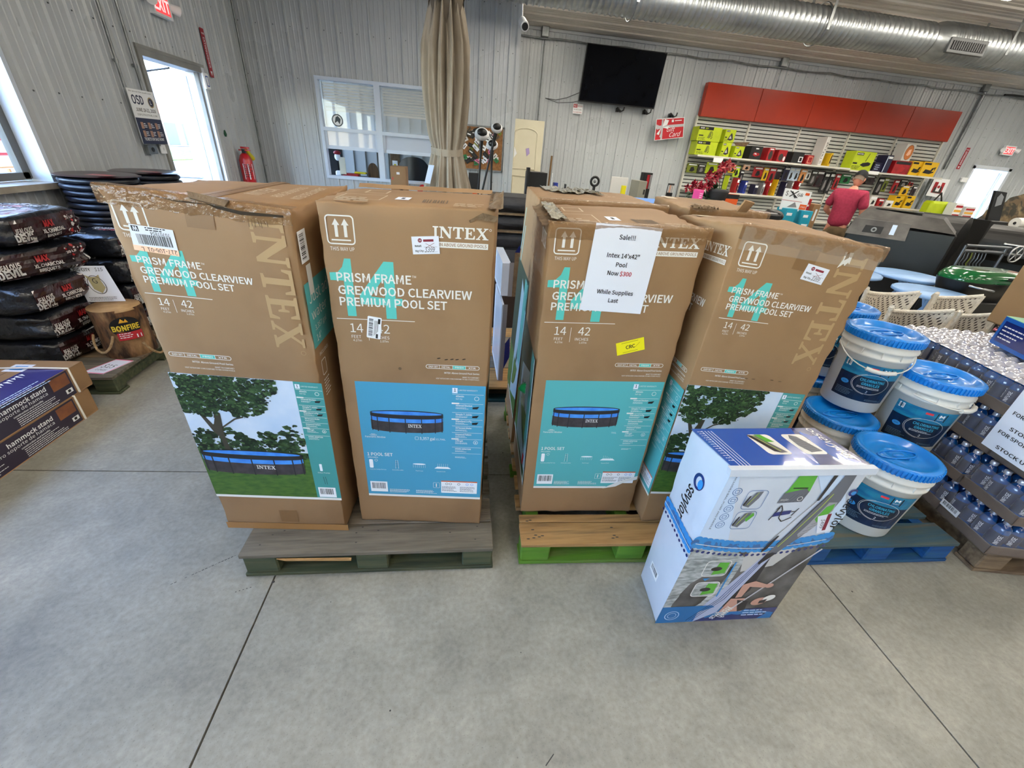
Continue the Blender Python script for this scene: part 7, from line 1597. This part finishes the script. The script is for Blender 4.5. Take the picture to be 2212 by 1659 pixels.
t = thing('green_garland', 'small heap of green garland on the white side table', 'garland', (-.4, 7.3, .75)); mb = MB(); rnd = random.Random(5)
for i in range(260):
    p = aty(rnd.uniform(874, 918), rnd.uniform(396, 412), 7.2+rnd.uniform(-.06, .06)); p.z = max(.752, min(.85, p.z-.2)) if i % 3 else .755; leaf(mb, p, Vector((rnd.uniform(-1, 1), rnd.uniform(-1, 0), rnd.uniform(-.2, 1))), .05, .006, gm)
tag(mb.build('needles', t), kind='stuff')
t = thing('teddy_shelf', 'dark cabinet with red capped doll behind the left office pane', 'cabinet', (-1.8, 8.5, 0)); a = aty(712, 350, 8.4)
MB().box((a.x-.08, 8.4, 0), (a.x+.14, 8.8, 1.55), ink, .01).build('cabinet', t); p = aty(728, 330, 8.3); MB().ball((p.x, 8.3, p.z-.06), (.05, .04, .06), wh).ball((p.x, 8.3, p.z+.0), (.06, .045, .035), rdc).build('doll', t); MB().box((p.x+.02, 8.28, p.z-.32), (p.x+.12, 8.30, p.z-.06), crm).build('picture_frame', t)
t = thing('office_desk', 'office desk with red and yellow wrappers behind the left pane', 'desk', (-1.5, 8.5, 0)); a = aty(735, 372, 8.3); b = aty(785, 372, 8.3); MB().box((a.x-.0, 8.28, 0), (a.x+.45, 8.8, a.z-.06), ink, .01).build('body', t)
MB().box((a.x, 8.3, a.z-.058), (a.x+.3, 8.5, a.z-.01), rdc, .01).box((a.x+.22, 8.35, a.z-.01), (a.x+.42, 8.5, a.z+.02), yl, .01).box((a.x-.08, 8.3, a.z-.058), (a.x+.06, 8.45, a.z+.02), wh, .015).build('wrappers', t)
t = thing('award_plaque', 'rounded brown plaque leaning in the office behind the left pane', 'plaque', (-1.2, 8.6, .9)); p = aty(806, 370, 8.5); MB().prism([(p.x-.09, 1.0)]+[(p.x+.09*math.cos(R(a)), 1.15+.13*math.sin(R(a))) for a in range(180, -1, -20)]+[(p.x+.09, 1.0)], 8.5, 8.53, wood('plaque wood', (96, 70, 40), (60, 44, 28), axis='z'), 'y').build('plate', t); MB().box((p.x-.02, 8.4, 0), (p.x+.12, 8.7, 1.0), offw, .01).build('pedestal', t)
fbox('clipboard', 'brown clipboard with bottle picture behind the right office pane', 'board', (845, 372), (863, 333), 8.7, .03, cardd, z0=.9, prints=lambda D: (D.rect(.2, .3, .75, .8, wh, 1), D.rect(.35, .55, .6, .7, yl, 2)))
# black covered furniture and cartons in the gap between the stacks
blkf = nmat('black cloth', (24, 24, 26), (38, 38, 42), 5, .6, bump=.5, bscale=9, bdist=.03)
t = thing('draped_rack', 'rack draped in black cloth seen in the gap between the box stacks', 'rack', (.8, 4.0, 0)); a = aty(1070, 500, 4.0); b = aty(1125, 500, 4.0)
for i, (z0, z1) in enumerate(((1.13, 1.25), (.98, 1.12), (.82, .97), (.55, .80))): MB().grid(lambda u, v: Vector((a.x-.05+.6*u, 4.0-.05*math.sin(v*PI)-.015*noise.noise(Vector((u*6, v*4, i))), z0+(z1-z0)*v)), 16, 8, blkf).build('cloth_fold', t)
MB().box((a.x-.05, 4.02, .5), (a.x+.55, 4.5, 1.26), ink, .02).build('frame', t)
for z in (1.125, .975): MB().box((a.x-.06, 3.93, z-.008), (a.x+.55, 4.02, z+.006), cardd).build('rail', t)
MB().box((a.x-.03, 4.0, 0), (a.x+.5, 4.5, .5), mat('dark brown panel', (44, 30, 22), .5), .01).build('lower_panel', t)
for k_, (qd, y, m_, lb3) in enumerate(((((1092, 700), (1122, 704), (1095, 566), (1122, 568)), 2.75, kw, 'upper white picture carton poking out beside the rear pool box'), (((1078, 800), (1108, 790), (1076, 672), (1108, 690)), 2.62, kw, 'lower white picture carton poking out beside the rear pool box'))):
    p0_, p1_ = aty(*qd[0], y), aty(*qd[3], y); z0_ = .135 if k_ else .735; z1_ = .72 if k_ else p1_.z
    t = thing('picture_carton', lb3, 'box', (p0_.x, y, z0_), group='white cartons behind the rear pool box'); x0_, x1_ = p0_.x-.0, .325
    MB().box((x0_, y, z0_), (x1_, y+.5, z1_), m_, .006).build('carton_body', t)
    D = Dec(lambda u, v, o=0: Vector((x0_+u, y-o, z0_+v)), .001); D.rect(.0, .0, .03, z1_-z0_, grc, 0); D.poly([(.03, .1), (.07, .2), (.06, .35), (.03, .3)], kn, 1); D.build('print', t)
    if not k_: D = Dec(lambda u, v, o=0: Vector((x0_+u, y-o, z0_+v)), .003); D.rect(.03, .0, .1, .3, cardd, 0); D.build('brown_patch', t)
# ------------------------------------------------------------------ grills, tables, chairs at right
enam = nmat('black grill enamel', (13, 13, 14), (17, 16, 17), 8, .38, bump=.1, bscale=120, bdist=.002); ss = nmat('brushed grey steel', (108, 106, 104), (82, 80, 80), 5, .32, metal=.75)
# griddle with grey hood
t = thing('gas_griddle', 'grey steel griddle with sloping hood and a white tag on the front', 'grill', (5.5, 5.0, 0))
T = TM(5.12, 5.10, -.01, -50)
MB(T).hexa([(0, 0, 1.03), (.62, 0, 1.03), (.62, .1, 1.03), (0, .1, 1.03), (.03, .07, 1.22), (.60, .07, 1.22), (.60, .12, 1.22), (.03, .12, 1.22)], ss).build('control_panel', t, fixn=True)
MB(T).hexa([(.03, .07, 1.2), (1.02, .07, 1.17), (1.05, .62, 1.17), (0, .62, 1.2), (.10, .22, 1.34), (.86, .22, 1.31), (.88, .55, 1.33), (.10, .55, 1.36)], ss).build('hood', t, fixn=True)
MB(T).box((.18, .26, 1.345), (.66, .50, 1.352), mat('hood glass', (70, 76, 74), .15), .003).build('hood_window', t); MB(T).box((0, .08, .12), (1.05, .62, 1.17), enam, .02).build('cart', t)
D = Dec(quadmap(T @ Vector((0, 0, 1.03)), T @ Vector((.62, 0, 1.03)), T @ Vector((.03, .07, 1.22)), T @ Vector((.60, .07, 1.22)), .62, .2), .002); D.rect(.16, .04, .36, .13, ink); D.disc((.27, .085), .03, gal, 1).disc((.27, .085), .015, ink, 2); D.rect(.44, .05, .49, .17, lb2, 1); D.build('panel_print', t)
for x, y in ((.03, .1), (1.0, .1), (.03, .58), (1.0, .58)): MB(T).cyl((x, y, 0), (x, y, .14), .03, blk).build('wheel_leg', t)
# barrel smokers
def smoker(x, y, L, r, zc_, lab, yaw=0, tagr=False, chim=False):
    T = TM(x, y, 0, yaw); t = thing('barrel_smoker', lab, 'grill', (x, y, 0), group='black barrel smokers')
    n = 20; mb = MB(T); pr = [(-r, -.05)]+[(r*math.cos(PI-PI*i/n), .0+r*1.05*math.sin(PI*i/n)) for i in range(n+1)]+[(r, -.05)]
    mb.prism([(p, zc_+q) for p, q in pr], 0, L, enam, 'x'); mb.build('barrel_lid', t, fixn=True)
    MB(T).prism([(r*math.cos(PI+PI*i/n), zc_-.05+r*.9*math.sin(PI+PI*i/n)) for i in range(n+1)], .01, L-.01, enam, 'x').build('barrel_base', t, fixn=True)
    MB(T).tube([(L*.2, -r-.06, zc_+.05), (L*.8, -r-.06, zc_+.05)], .014, mat('bright steel'), 8).build('lid_handle', t)
    for q in (.2, .8): MB(T).cyl((L*q, -r-.06, zc_+.05), (L*q, -r+.02, zc_+.06), .01, MT['bright steel'], n=8).build('handle_post', t)
    MB(T).box((L*.08, -r-.30, zc_-.08), (L*.92, -r-.0, zc_-.05), enam, .004).build('front_shelf', t)
    MB(T).box((.02, -r*.8, .25), (L-.02, r*.8, zc_-r*.6), enam, .01).build('cabinet', t)
    for q in (.06, L-.06):
        for w_ in (-r*.7, r*.7): MB(T).cyl((q, w_, .0), (q, w_, .3), .022, gal, n=8).build('leg', t)
    if chim: MB(T).cyl((L-.1, r*.3, zc_+r*.6), (L-.1, r*.3, zc_+r+.55), .05, enam).cyl((L-.1, r*.3, zc_+r+.5), (L-.1, r*.3, zc_+r+.58), .07, MT['bright steel']).build('chimney', t)
    D = Dec(lambda u, v, o=0: T @ Vector((u, -(r+o)*math.cos(v), zc_+(r+o)*1.05*math.sin(v))), .003); 
    if tagr:
        for i in range(5): D.rect(L*.35, .5+i*.13, L*.55, .61+i*.13, rdc if i % 2 else wh, 1, g=9)
    else: D.rect(L*.05, 1.0, L*.35, 1.7, mat('tan brochure', (120, 104, 80), .5), 1, g=.1); D.disc((L*.55, 1.15), .055, scuff, 1, ry=.12)
    D.build('badge', t); return t
smoker(6.50, 5.98, .98, .27, 1.03, 'black barrel smoker with round badge behind the griddle', -64)
smoker(7.55, 5.25, 1.15, .25, .98, 'black barrel smoker at the right edge with red striped stickers', -60, True)
smoker(7.35, 6.9, .8, .24, .93, 'black round lidded grill farther back beside the man', 8)
t = thing('display_stand', 'tall black banner stand with silver picture near the far door', 'stand', (8.6, 6.6, 0)); q = [aty(u, v, 6.6) for u, v in ((2132, 478), (2158, 482), (2152, 412), (2176, 416))]
MB().hexa([q[0], q[1], q[1]+Vector((0, .04, 0)), q[0]+Vector((0, .04, 0)), q[2], q[3], q[3]+Vector((0, .04, 0)), q[2]+Vector((0, .04, 0))], blk).build('panel', t, fixn=True)
D = Dec(quadmap(*q, 1, 1), .003); D.poly([(.25, .5), (.75, .6), (.8, .85), (.5, .95), (.25, .8)], mat('bright steel'), 1); D.build('picture', t); MB().box((q[0].x-.05, 6.5, 0), (q[1].x+.05, 6.8, q[0].z+.02), enam, .01).build('base', t)
# argentine style grill frame
t = thing('open_fire_grill', 'open steel grill frame with crank wheel and hanging hooks', 'grill', (5.3, 4.3, 0)); st_ = mat('dull steel', (110, 114, 120), .35, .8)
A_ = [aty(u, v, 4.9) for u, v in ((1955, 560), (1980, 510), (2068, 516), (2025, 582))]
zb_ = .45
for a, b in (((A_[1].x, 4.3, A_[1].z), (A_[2].x, 4.3, A_[1].z)), ((A_[1].x, 4.3, A_[1].z), (A_[1].x, 4.3, zb_)), ((A_[2].x-.05, 4.3, A_[1].z), (A_[2].x-.05, 4.3, zb_)), ((A_[1].x, 4.3, A_[1].z-.06), (A_[2].x-.05, 4.3, A_[1].z-.06))): MB().cyl(a, b, .016, st_, n=8).build('frame_bar', t)
for i in range(7): x = A_[1].x+.04+i*.05; MB().tube([(x, 4.3, A_[1].z-.06), (x+.01, 4.29, A_[1].z-.14), (x-.01, 4.29, A_[1].z-.2), (x+.02, 4.29, A_[1].z-.24)], .006, st_ if i != 2 else limd, 5).build('hook', t)
c = Vector((A_[2].x+.06, 4.25, A_[1].z-.06)); MB().tube([c+Vector((.09*math.cos(a), 0, .09*math.sin(a))) for a in [2*PI*i/20 for i in range(20)]], .009, MT['bright steel'], 6, closed=True).build('crank_wheel', t)
for i in range(3): a = R(60*i); MB().cyl(c-Vector((.09*math.cos(a), 0, .09*math.sin(a))), c+Vector((.09*math.cos(a), 0, .09*math.sin(a))), .006, MT['bright steel'], n=6).build('spoke', t)
MB().box((A_[1].x-.15, 4.28, .12), (A_[2].x+.1, 4.8, zb_), enam, .02).build('firebox', t); MB().tube([(A_[1].x+.12, 4.25, zb_+.01), (A_[1].x+.3, 4.2, zb_+.05), (A_[1].x+.34, 4.2, zb_+.01)], .01, MT['bright steel'], 6).build('tongs', t)
for x in (A_[1].x-.1, A_[2].x+.05):
    for y in (4.33, 4.75): MB().cyl((x, y, 0), (x, y, .14), .02, st_, n=8).build('leg', t)
# large dark cabinets grounding the row of grills
for (x0, x1, y0, y1, z1, lb3) in ((6.7, 8.3, 3.5, 3.95, .70, 'low black grill cart in front of the striped smoker'),):
    t = thing('grill_cart', lb3, 'grill', (x0, y0, 0), group='black grill carts'); MB().box((x0, y0, .12), (x1, y1, z1), enam, .02).build('cabinet', t); MB().box((x0-.05, y0-.05, z1), (x1+.05, y1+.03, z1+.03), enam, .008).build('lid_shelf', t)
    for x in (x0+.05, x1-.05):
        for y in (y0+.05, y1-.05): MB().cyl((x-.02, y, .06), (x+.02, y, .06), .06, blk, n=14).build('wheel', t)
    MB().tube([(x0+.3, y0-.05, z1-.3), (x0+.3, y0-.1, z1-.3), (x0+.8, y0-.1, z1-.1), (x0+.8, y0-.05, z1-.1)], .01, MT['bright steel'], 6).build('rail', t)
# green lidded portable grill
t = thing('portable_grill', 'low portable grill with glossy green lid and black base', 'grill', (4.8, 3.2, 0)); gl = mat('glossy green enamel', (14, 92, 44), .14, coat=.8)
gx, gy, gz = (aty(2045, 592, 3.42).x+aty(2192, 602, 3.42).x)/2+.16, 3.52, .84
def sup(rx, ry, z, n=40): return [(gx+rx*math.copysign(abs(math.cos(a))**.55, math.cos(a)), gy+ry*.8*math.copysign(abs(math.sin(a))**.55, math.sin(a)), z) for a in [2*PI*i/n for i in range(n)]]
def loft(rs, m):
    mb = MB(); vs = []; n = 40
    for r in rs: vs += sup(*r)
    mb.add(vs, [(k_*n+i, k_*n+(i+1) % n, (k_+1)*n+(i+1) % n, (k_+1)*n+i) for k_ in range(len(rs)-1) for i in range(n)], m, True); mb.add(vs, [tuple(range((len(rs)-1)*n, len(rs)*n)), tuple(range(n))[::-1]], m); return mb
rx = (aty(2192, 602, 3.42).x-aty(2045, 592, 3.42).x)/2*.95
loft([(rx, .24, gz), (rx, .24, gz+.03), (rx*.95, .225, gz+.06), (rx*.84, .19, gz+.10), (rx*.78, .16, gz+.105)], gl).build('lid', t)
loft([(rx*.7, .16, gz-.20), (rx*.9, .21, gz-.12), (rx*1.0, .245, gz-.01), (rx*1.0, .245, gz)], enam).build('fire_bowl', t)
for i in range(22): x = gx+.02+i*.014*rx/.35; MB().box((x, gy-.236, gz+.045), (x+.006, gy-.20, gz+.066), ink).build('vent_slot', t)
MB().tube([(gx-rx*.97, gy-.2, gz-.02), (gx-rx*.97, gy-.30, gz-.02), (gx-rx*.55, gy-.30, gz-.04), (gx-rx*.55, gy-.22, gz-.04)], .009, MT['bright steel'], 6).build('side_handle', t); MB().box((gx+.02, gy-.262, gz-.09), (gx+.14, gy-.245, gz+.01), MT['bright steel'], .004).build('latch', t)
MB().box((gx-rx*.9, gy-.18, .45), (gx+rx*.9, gy+.18, gz-.19), enam, .01).build('cart_shelf', t)
for x in (-.85, .85):
    for y in (-.16, .16): MB().cyl((gx+rx*x, gy+y, 0), (gx+rx*x, gy+y, .46), .018, enam, n=8).build('leg', t)
# round light blue tables
tb = nmat('light blue table paint', (140, 176, 222), (132, 168, 214), 4, .4, bump=.1)
def rtable(x, y, z, r, lab):
    t = thing('round_table', lab, 'table', (x, y, 0), group='round light blue cafe tables')
    top = MB().lathe([(0, z), (r-.012, z), (r, z-.008), (r, z-.03), (r-.01, z-.034), (0, z-.034)], tb, (x, y, 0), 48).build('table_top', t)
    D = Dec(lambda u, v, o: Vector((x+u, y+v, z+o)), .0008); D.line((-r*.95, .0), (r*.95, .02), .004, scuff).ring((0, 0), r-.012, .002, scuff, n=48); D.build('seam', t)
    for i in range(4):
        a = PI/4+PI/2*i; MB().cyl((x+.05*math.cos(a), y+.05*math.sin(a), z-.034), (x+r*.75*math.cos(a+PI), y+r*.75*math.sin(a+PI), 0), .016, tb, n=8).build('leg', t)
    MB().tube([(x+.18*math.cos(a), y+.18*math.sin(a), z*.42) for a in [2*PI*i/20 for i in range(20)]], .009, tb, 6, closed=True).build('leg_ring', t)
rtable(4.64, 3.38, .735, .32, 'nearest round light blue table behind the woven chairs')
rtable(5.15, 4.10, .735, .345, 'farthest round light blue table in front of the grills')
rtable(4.42, 4.16, .735, .33, 'round light blue table mostly hidden behind the right pool box')
# woven bistro chairs
rat = nmat('white rattan weave', (226, 218, 204), (212, 203, 188), 40, .6, bump=.8, bscale=90); rdk = mat('dark rattan', (44, 36, 30), .6)
def chair(x, y, yaw, w, lab, zt=.86):
    T = TM(x, y, 0, yaw); t = thing('woven_chair', lab, 'chair', (x, y, 0), group='woven black and white bistro chairs')
    def sf(u, v, off=0):   # back shell, wraps round at the corners
        a = (u-.5)*2; hgt = .44+(zt-.44)*v; dip = (1-a*a)*.045*v
        return T @ Vector((a*w*(.40+.12*v), .02-.16*a*a*(1-.2*v)*1.0+.02-.10*(v-1)*.6-off, hgt-dip+.02*abs(a)**3*v))
    MB().grid(lambda i, j: sf(i, j), 24, 14, rat).grid(lambda i, j: sf(i, j, -.02), 24, 14, rat).build('backrest', t)
    MB().tube([sf(i/24, 1, -.01) for i in range(25)], .016, rat, 8).tube([sf(0, i/8, -.01) for i in range(9)], .014, rat, 8).tube([sf(1, i/8, -.01) for i in range(9)], .014, rat, 8).build('rim', t)
    D = Dec(lambda u, v, o=0: sf(u, v, o), .002)
    for r_i in range(20):
        for c in range(22):
            u = (c+.5+.5*(r_i % 2))/22.5; s_ = 1 if u > .5 else -1; v = .06+r_i*.078+(abs(u-.5)-.5)*1.25
            if .03 < v < .93 and .02 < u < .98: D.raw([(u-.011, v-.016-.012*s_), (u+.011, v-.016+.012*s_), (u+.011, v+.016+.012*s_), (u-.011, v+.016-.012*s_)], [(0, 1, 2, 3)], rdk, 0)
    for i in range(24): D.raw([(i/24+.005, .955), (i/24+.022, .955), (i/24+.030, .992), (i/24+.013, .992)], [(0, 1, 2, 3)], rdk, 1)
    tag(D.build('dark_weave', t), kind='stuff')
    MB(T).box((-w*.42, -.02, .42), (w*.42, .40, .45), rat, .012).build('seat', t)
    for dx in (-.38, .38):
        for dy in (.0, .37): MB(T).cyl((w*dx, dy, .42), (w*dx*1.1, dy*1.05, 0), .013, mat('bamboo leg', (150, 120, 84), .5), n=8).build('leg', t)
def cpos(a, b, z): p, q = atz(a[0], a[1], z), atz(b[0], b[1], z); m = (p+q)/2; d = q-p; return m.x, m.y+.12, math.degrees(math.atan2(d.y, d.x)), d.length
for a, b, lb3 in (((1884, 632), (1998, 641), 'woven chair back left of the blue tables'), ((2034, 643), (2135, 648), 'woven chair back right, in front of the nearest blue table'), ((1937, 674), (2075, 682), 'woven chair whose rim shows just behind the drink cases'), ((2088, 684), (2170, 690), 'woven chair rim beside the blue carton')):
    x, y, yw_, w_ = cpos(a, b, .86); chair(x, y, yw_+180+180, w_*.96, lb3)
# goods at the right edge
t = thing('large_carton', 'large plain brown carton at the right edge on the back of the drink stack', 'box', (3.5, 2.0, .887)); MB(TM(3.36, 1.84, .887, -12)).box((0, 0, 0), (.35, .28, .36), card, .008).build('carton_body', t)
t = thing('hose_basket', 'heap of red white and black striped webbing at the right edge', 'webbing', (4.75, 2.75, 0)); rnd = random.Random(4)
for i in range(26):
    z = .315+.022*i; x = 4.72+.010*i; y = 2.72
    MB().tube([(x+.22*math.cos(a)*.9, y+.12*math.sin(a), z+.006*math.sin(a*5+i)) for a in [2*PI*k_/18 for k_ in range(18)]], .010, (mat('pink webbing', (206, 116, 136), .6), bagr, scuff)[i % 3], 6, closed=True).build('webbing_loop', t)
MB().box((4.5, 2.57, 0), (5.15, 2.88, .30), enam, .01).build('crate', t)
t = thing('paper_roll', 'white paper roll on a dark stand at the right edge', 'roll', aty(2195, 480, 5.6)); p = aty(2192, 482, 5.6); MB().cyl(p, p+Vector((.5, 0, .02)), .075, whc, n=20).build('roll', t); MB().cyl(p+Vector((-.004, 0, 0)), p, .02, blk).build('core', t); MB().box((p.x+.1, 5.5, 0), (p.x+.5, 5.75, p.z-.07), enam, .01).build('stand', t)
t = thing('camouflage_blind', 'brown camouflage fabric heap high at the right edge', 'fabric', aty(2195, 440, 6.8)); p = aty(2200, 440, 6.8); camo = nmat('camouflage fabric', (82, 68, 50), (44, 42, 34), 9, .9, c3=(120, 104, 76), scale3=7, contrast=(.45, .55)); MB().grid(lambda i, j: Vector((p.x-.3+1.1*i+.05*noise.noise(Vector((i*5, j*5, 0))), 7.15-.25*math.sin(PI*j)+.08*noise.noise(Vector((i*6, j*6, 3))), .02+(p.z+.18)*j*(1-.35*(1-i)**2))), 24, 24, camo).build('fabric', t)
t = thing('lime_tool_bag', 'lime green tool bag on the counter in front of the far door', 'bag', aty(2035, 450, 8.8)); p = aty(2030, 462, 8.8); MB().box((p.x-.25, 8.87, p.z-.05), (p.x+.35, 9.12, p.z+.25), lim, .05).build('bag_body', t); MB().tube([(p.x-.1, 9.0, p.z+.24), (p.x, 9.0, p.z+.42), (p.x+.12, 9.0, p.z+.24)], .018, ink, 6).build('handle', t)
t = thing('goods_counter', 'white edged counter carrying the lime tool bag', 'counter', (p.x+.4, 8.8, 0)); MB().box((p.x-.35, 8.6, 0), (p.x+1.25, 9.15, p.z-.055), enam, .01).build('cabinet', t)
for i, (a_, b_, v, m_) in enumerate(((2060, 2085, 440, wh), (2080, 2110, 448, whc))):
    fbox('leaflet_stack', ('left', 'right')[i]+' stack of red and white leaflets below the far door', 'papers', (a_, v+14), (b_, v), 8.65, .2, m_, z0=p.z-.053, prints=lambda D: [D.rect(.05, .1+.3*k_, .95, .25+.3*k_, rdc if k_ != 1 else MT['orange disc'], 1, g=9) for k_ in range(3)])

# ------------------------------------------------------------------ the man at the shelves
def skin_body(name, verts, edges, radii, m, parent, sub=2):
    me = bpy.data.meshes.new(name); me.from_pydata([Vector(v) for v in verts], edges, []); me.materials.append(m)
    o = bpy.data.objects.new(name, me); COL.objects.link(o); o.parent = parent
    md = o.modifiers.new('skin', 'SKIN'); md.use_smooth_shade = True
    if not me.skin_vertices: pass
    for i, r in enumerate(radii):
        sv = me.skin_vertices[0].data[i]; sv.radius = r if hasattr(r, '__len__') else (r, r)
    me.skin_vertices[0].data[0].use_root = True
    s_ = o.modifiers.new('sub', 'SUBSURF'); s_.levels = sub; s_.render_levels = sub
    return o
fl = mat('skin tone', (196, 134, 112), .5); tee = nmat('raspberry t shirt', (164, 48, 76), (146, 40, 66), 30, .85, bump=.2, bscale=12); kh = nmat('khaki trousers', (102, 84, 58), (86, 70, 48), 12, .85, bump=.3, bscale=14); hair_m = mat('short grey hair', (120, 104, 92), .8)
man = thing('person', 'man in raspberry t shirt, black cap and khaki trousers browsing the shelves with head bowed', 'person', (6.42, 6.62, 0)); man.rotation_euler = (0, 0, R(-62)); man.scale = (1.0,)*3
# local: faces +y, x to his right. trunk leans a little forward
V_ = [(0, 0, .95), (0, .01, 1.10), (0, .02, 1.27), (0, .03, 1.42), (0, .05, 1.50), (0, .085, 1.565),      # pelvis..neck 0-5
      (.19, .02, 1.44), (.27, .05, 1.17), (.20, .27, 1.06), (.15, .34, 1.06),                             # right arm 6-9
      (-.19, .02, 1.44), (-.28, .05, 1.18), (-.20, .26, 1.08), (-.13, .33, 1.09),                          # left arm 10-13
      (.10, 0, .88), (.12, .02, .50), (.13, -.01, .09), (.14, .13, .035), (-.10, 0, .88), (-.12, .04, .50), (-.13, .03, .09), (-.14, .17, .035)]
E_ = [(0, 1), (1, 2), (2, 3), (3, 4), (4, 5), (3, 6), (6, 7), (7, 8), (8, 9), (3, 10), (10, 11), (11, 12), (12, 13), (0, 14), (14, 15), (15, 16), (16, 17), (0, 18), (18, 19), (19, 20), (20, 21)]
RR = [(.12, .085), (.12, .09), (.165, .115), (.11, .085), (.06, .055), (.054, .055), (.06, .06), (.047, .047), (.036, .036), (.032, .026), (.06, .06), (.047, .047), (.036, .036), (.032, .026), (.07, .07), (.055, .055), (.042, .042), (.045, .03), (.07, .07), (.055, .055), (.042, .042), (.045, .03)]
body = skin_body('body', V_, E_, RR, fl, man)
sv_ = [0, 1, 2, 3, 6, 10]
VS = [(0, 0, .90), (0, .01, 1.10), (0, .02, 1.27), (0, .03, 1.42), (.19, .02, 1.44), (.262, .04, 1.22), (-.19, .02, 1.44), (-.27, .04, 1.23), (0, .05, 1.495)]
skin_body('t_shirt', VS, [(0, 1), (1, 2), (2, 3), (3, 4), (4, 5), (3, 6), (6, 7), (3, 8)], [(.185, .135), (.175, .13), (.19, .135), (.17, .12), (.085, .085), (.075, .075), (.085, .085), (.075, .075), (.085, .08)], tee, man)
skin_body('trousers', [(0, 0, .98), (0, 0, .90), (.10, 0, .82), (.12, .02, .50), (.13, -.01, .12), (-.10, 0, .82), (-.12, .04, .50), (-.13, .03, .12)], [(0, 1), (1, 2), (2, 3), (3, 4), (1, 5), (5, 6), (6, 7)], [(.16, .12), (.17, .13), (.11, .11), (.082, .082), (.07, .07), (.11, .11), (.082, .082), (.07, .07)], kh, man)
def local(mb, name):
    me = bpy.data.meshes.new(name); me.from_pydata(mb.v, [], mb.f)
    for m in mb.mats: me.materials.append(m)
    me.polygons.foreach_set('material_index', mb.m); me.polygons.foreach_set('use_smooth', mb.sm)
    o = bpy.data.objects.new(name, me); COL.objects.link(o); o.parent = man; return o
HT = Matrix.Translation((0, .13, 1.665)) @ Matrix.Rotation(R(-28), 4, 'X')     # head bowed forward
hd = MB(HT)
def headf(i, j):
    a = 2*PI*i; p = PI*j; r = Vector((.077*math.sin(p)*math.cos(a), .098*math.sin(p)*math.sin(a), -.122*math.cos(p)))
    if r.z < -.02: r.x *= 1-.25*(-r.z-.02)/.1; r.y = r.y*(1-.12*(-r.z-.02)/.1)+.012*(-r.z-.02)/.1
    return r
hd.grid(headf, 24, 16, fl); hd.ball((0, .104, -.018), (.014, .02, .024), fl, 8, 6)
for s_ in (-1, 1): hd.ball((s_*.077, -.005, -.012), (.012, .022, .032), fl, 8, 6)
hd.ball((.03, .088, .012), (.014, .008, .008), wh, 8, 5).ball((-.03, .088, .012), (.014, .008, .008), wh, 8, 5).box((-.024, .09, -.062), (.024, .098, -.056), mat('lip tone', (150, 84, 78), .5), .002)
local(hd, 'head')
local(MB(HT).grid(lambda i, j: Vector((.080*math.sin(PI*j)*math.cos(PI+PI*i), .101*math.sin(PI*j)*math.sin(PI+PI*i), -.125*math.cos(PI*j))) if j > .38 else Vector((.079*math.sin(PI*.38)*math.cos(PI+PI*i), .1*math.sin(PI*.38)*math.sin(PI+PI*i), -.125*math.cos(PI*.38))), 16, 12, hair_m), 'hair')
cap_ = local(MB(HT).grid(lambda i, j: Vector((.088*math.sin(PI/2*j)*math.cos(2*PI*i), .110*math.sin(PI/2*j)*math.sin(2*PI*i), .045+.092*math.cos(PI/2*j))), 28, 8, mat('black cap cloth', (24, 26, 30), .8)).grid(lambda i, j: Vector((.088*math.sin(PI/2)*math.cos(2*PI*i), .110*math.sin(2*PI*i), .045-.035*j)), 28, 1, MT['black cap cloth']), 'cap')
local(MB(HT).grid(lambda i, j: Vector(((-.075+.15*i), .085+.085*j*math.sin(PI*(.12+.76*i)), .028-.012*j-.03*(2*i-1)**2)), 12, 4, MT['black cap cloth']).grid(lambda i, j: Vector(((-.075+.15*i), .085+.085*j*math.sin(PI*(.12+.76*i)), .024-.012*j-.03*(2*i-1)**2)), 12, 4, MT['black cap cloth']), 'cap_brim')
local(MB(HT).box((-.06, .094, .0), (-.01, .104, .026), ink, .004).box((.01, .094, .0), (.06, .104, .026), ink, .004).box((-.082, -.01, .014), (-.078, .1, .02), ink).box((.078, -.01, .014), (.082, .1, .02), ink), 'sunglasses')
# hands: palm, four fingers, thumb
for s_, w_ in ((1, Vector((.15, .34, 1.06))), (-1, Vector((-.13, .33, 1.09)))):
    vs = [w_]; es = []; rs = [(.03, .02)]; palm = w_+Vector((-s_*.03, .06, -.005)); vs.append(palm); es.append((0, 1)); rs.append((.036, .016))
    for k_ in range(4):
        b0 = palm+Vector((s_*(-.03+.02*k_), .03, 0)); L_ = (.030, .034, .032, .024)[k_]
        n0 = len(vs); vs += [b0, b0+Vector((0, L_, -.008)), b0+Vector((0, L_*1.6, -.028))]; es += [(1, n0), (n0, n0+1), (n0+1, n0+2)]; rs += [.010, .009, .0075]
    n0 = len(vs); vs += [w_+Vector((-s_*.05, .035, .004)), w_+Vector((-s_*.07, .065, -.006))]; es += [(0, n0), (n0, n0+1)]; rs += [.012, .0095]
    skin_body('hand', vs, es, rs, fl, man, 1)
for s_, y_ in ((1, .03), (-1, .07)): local(MB().box((s_*.14-.05, y_-.10, .0), (s_*.14+.05, y_+.18, .085), mat('dark shoe', (40, 36, 34), .6), .03), 'shoe')
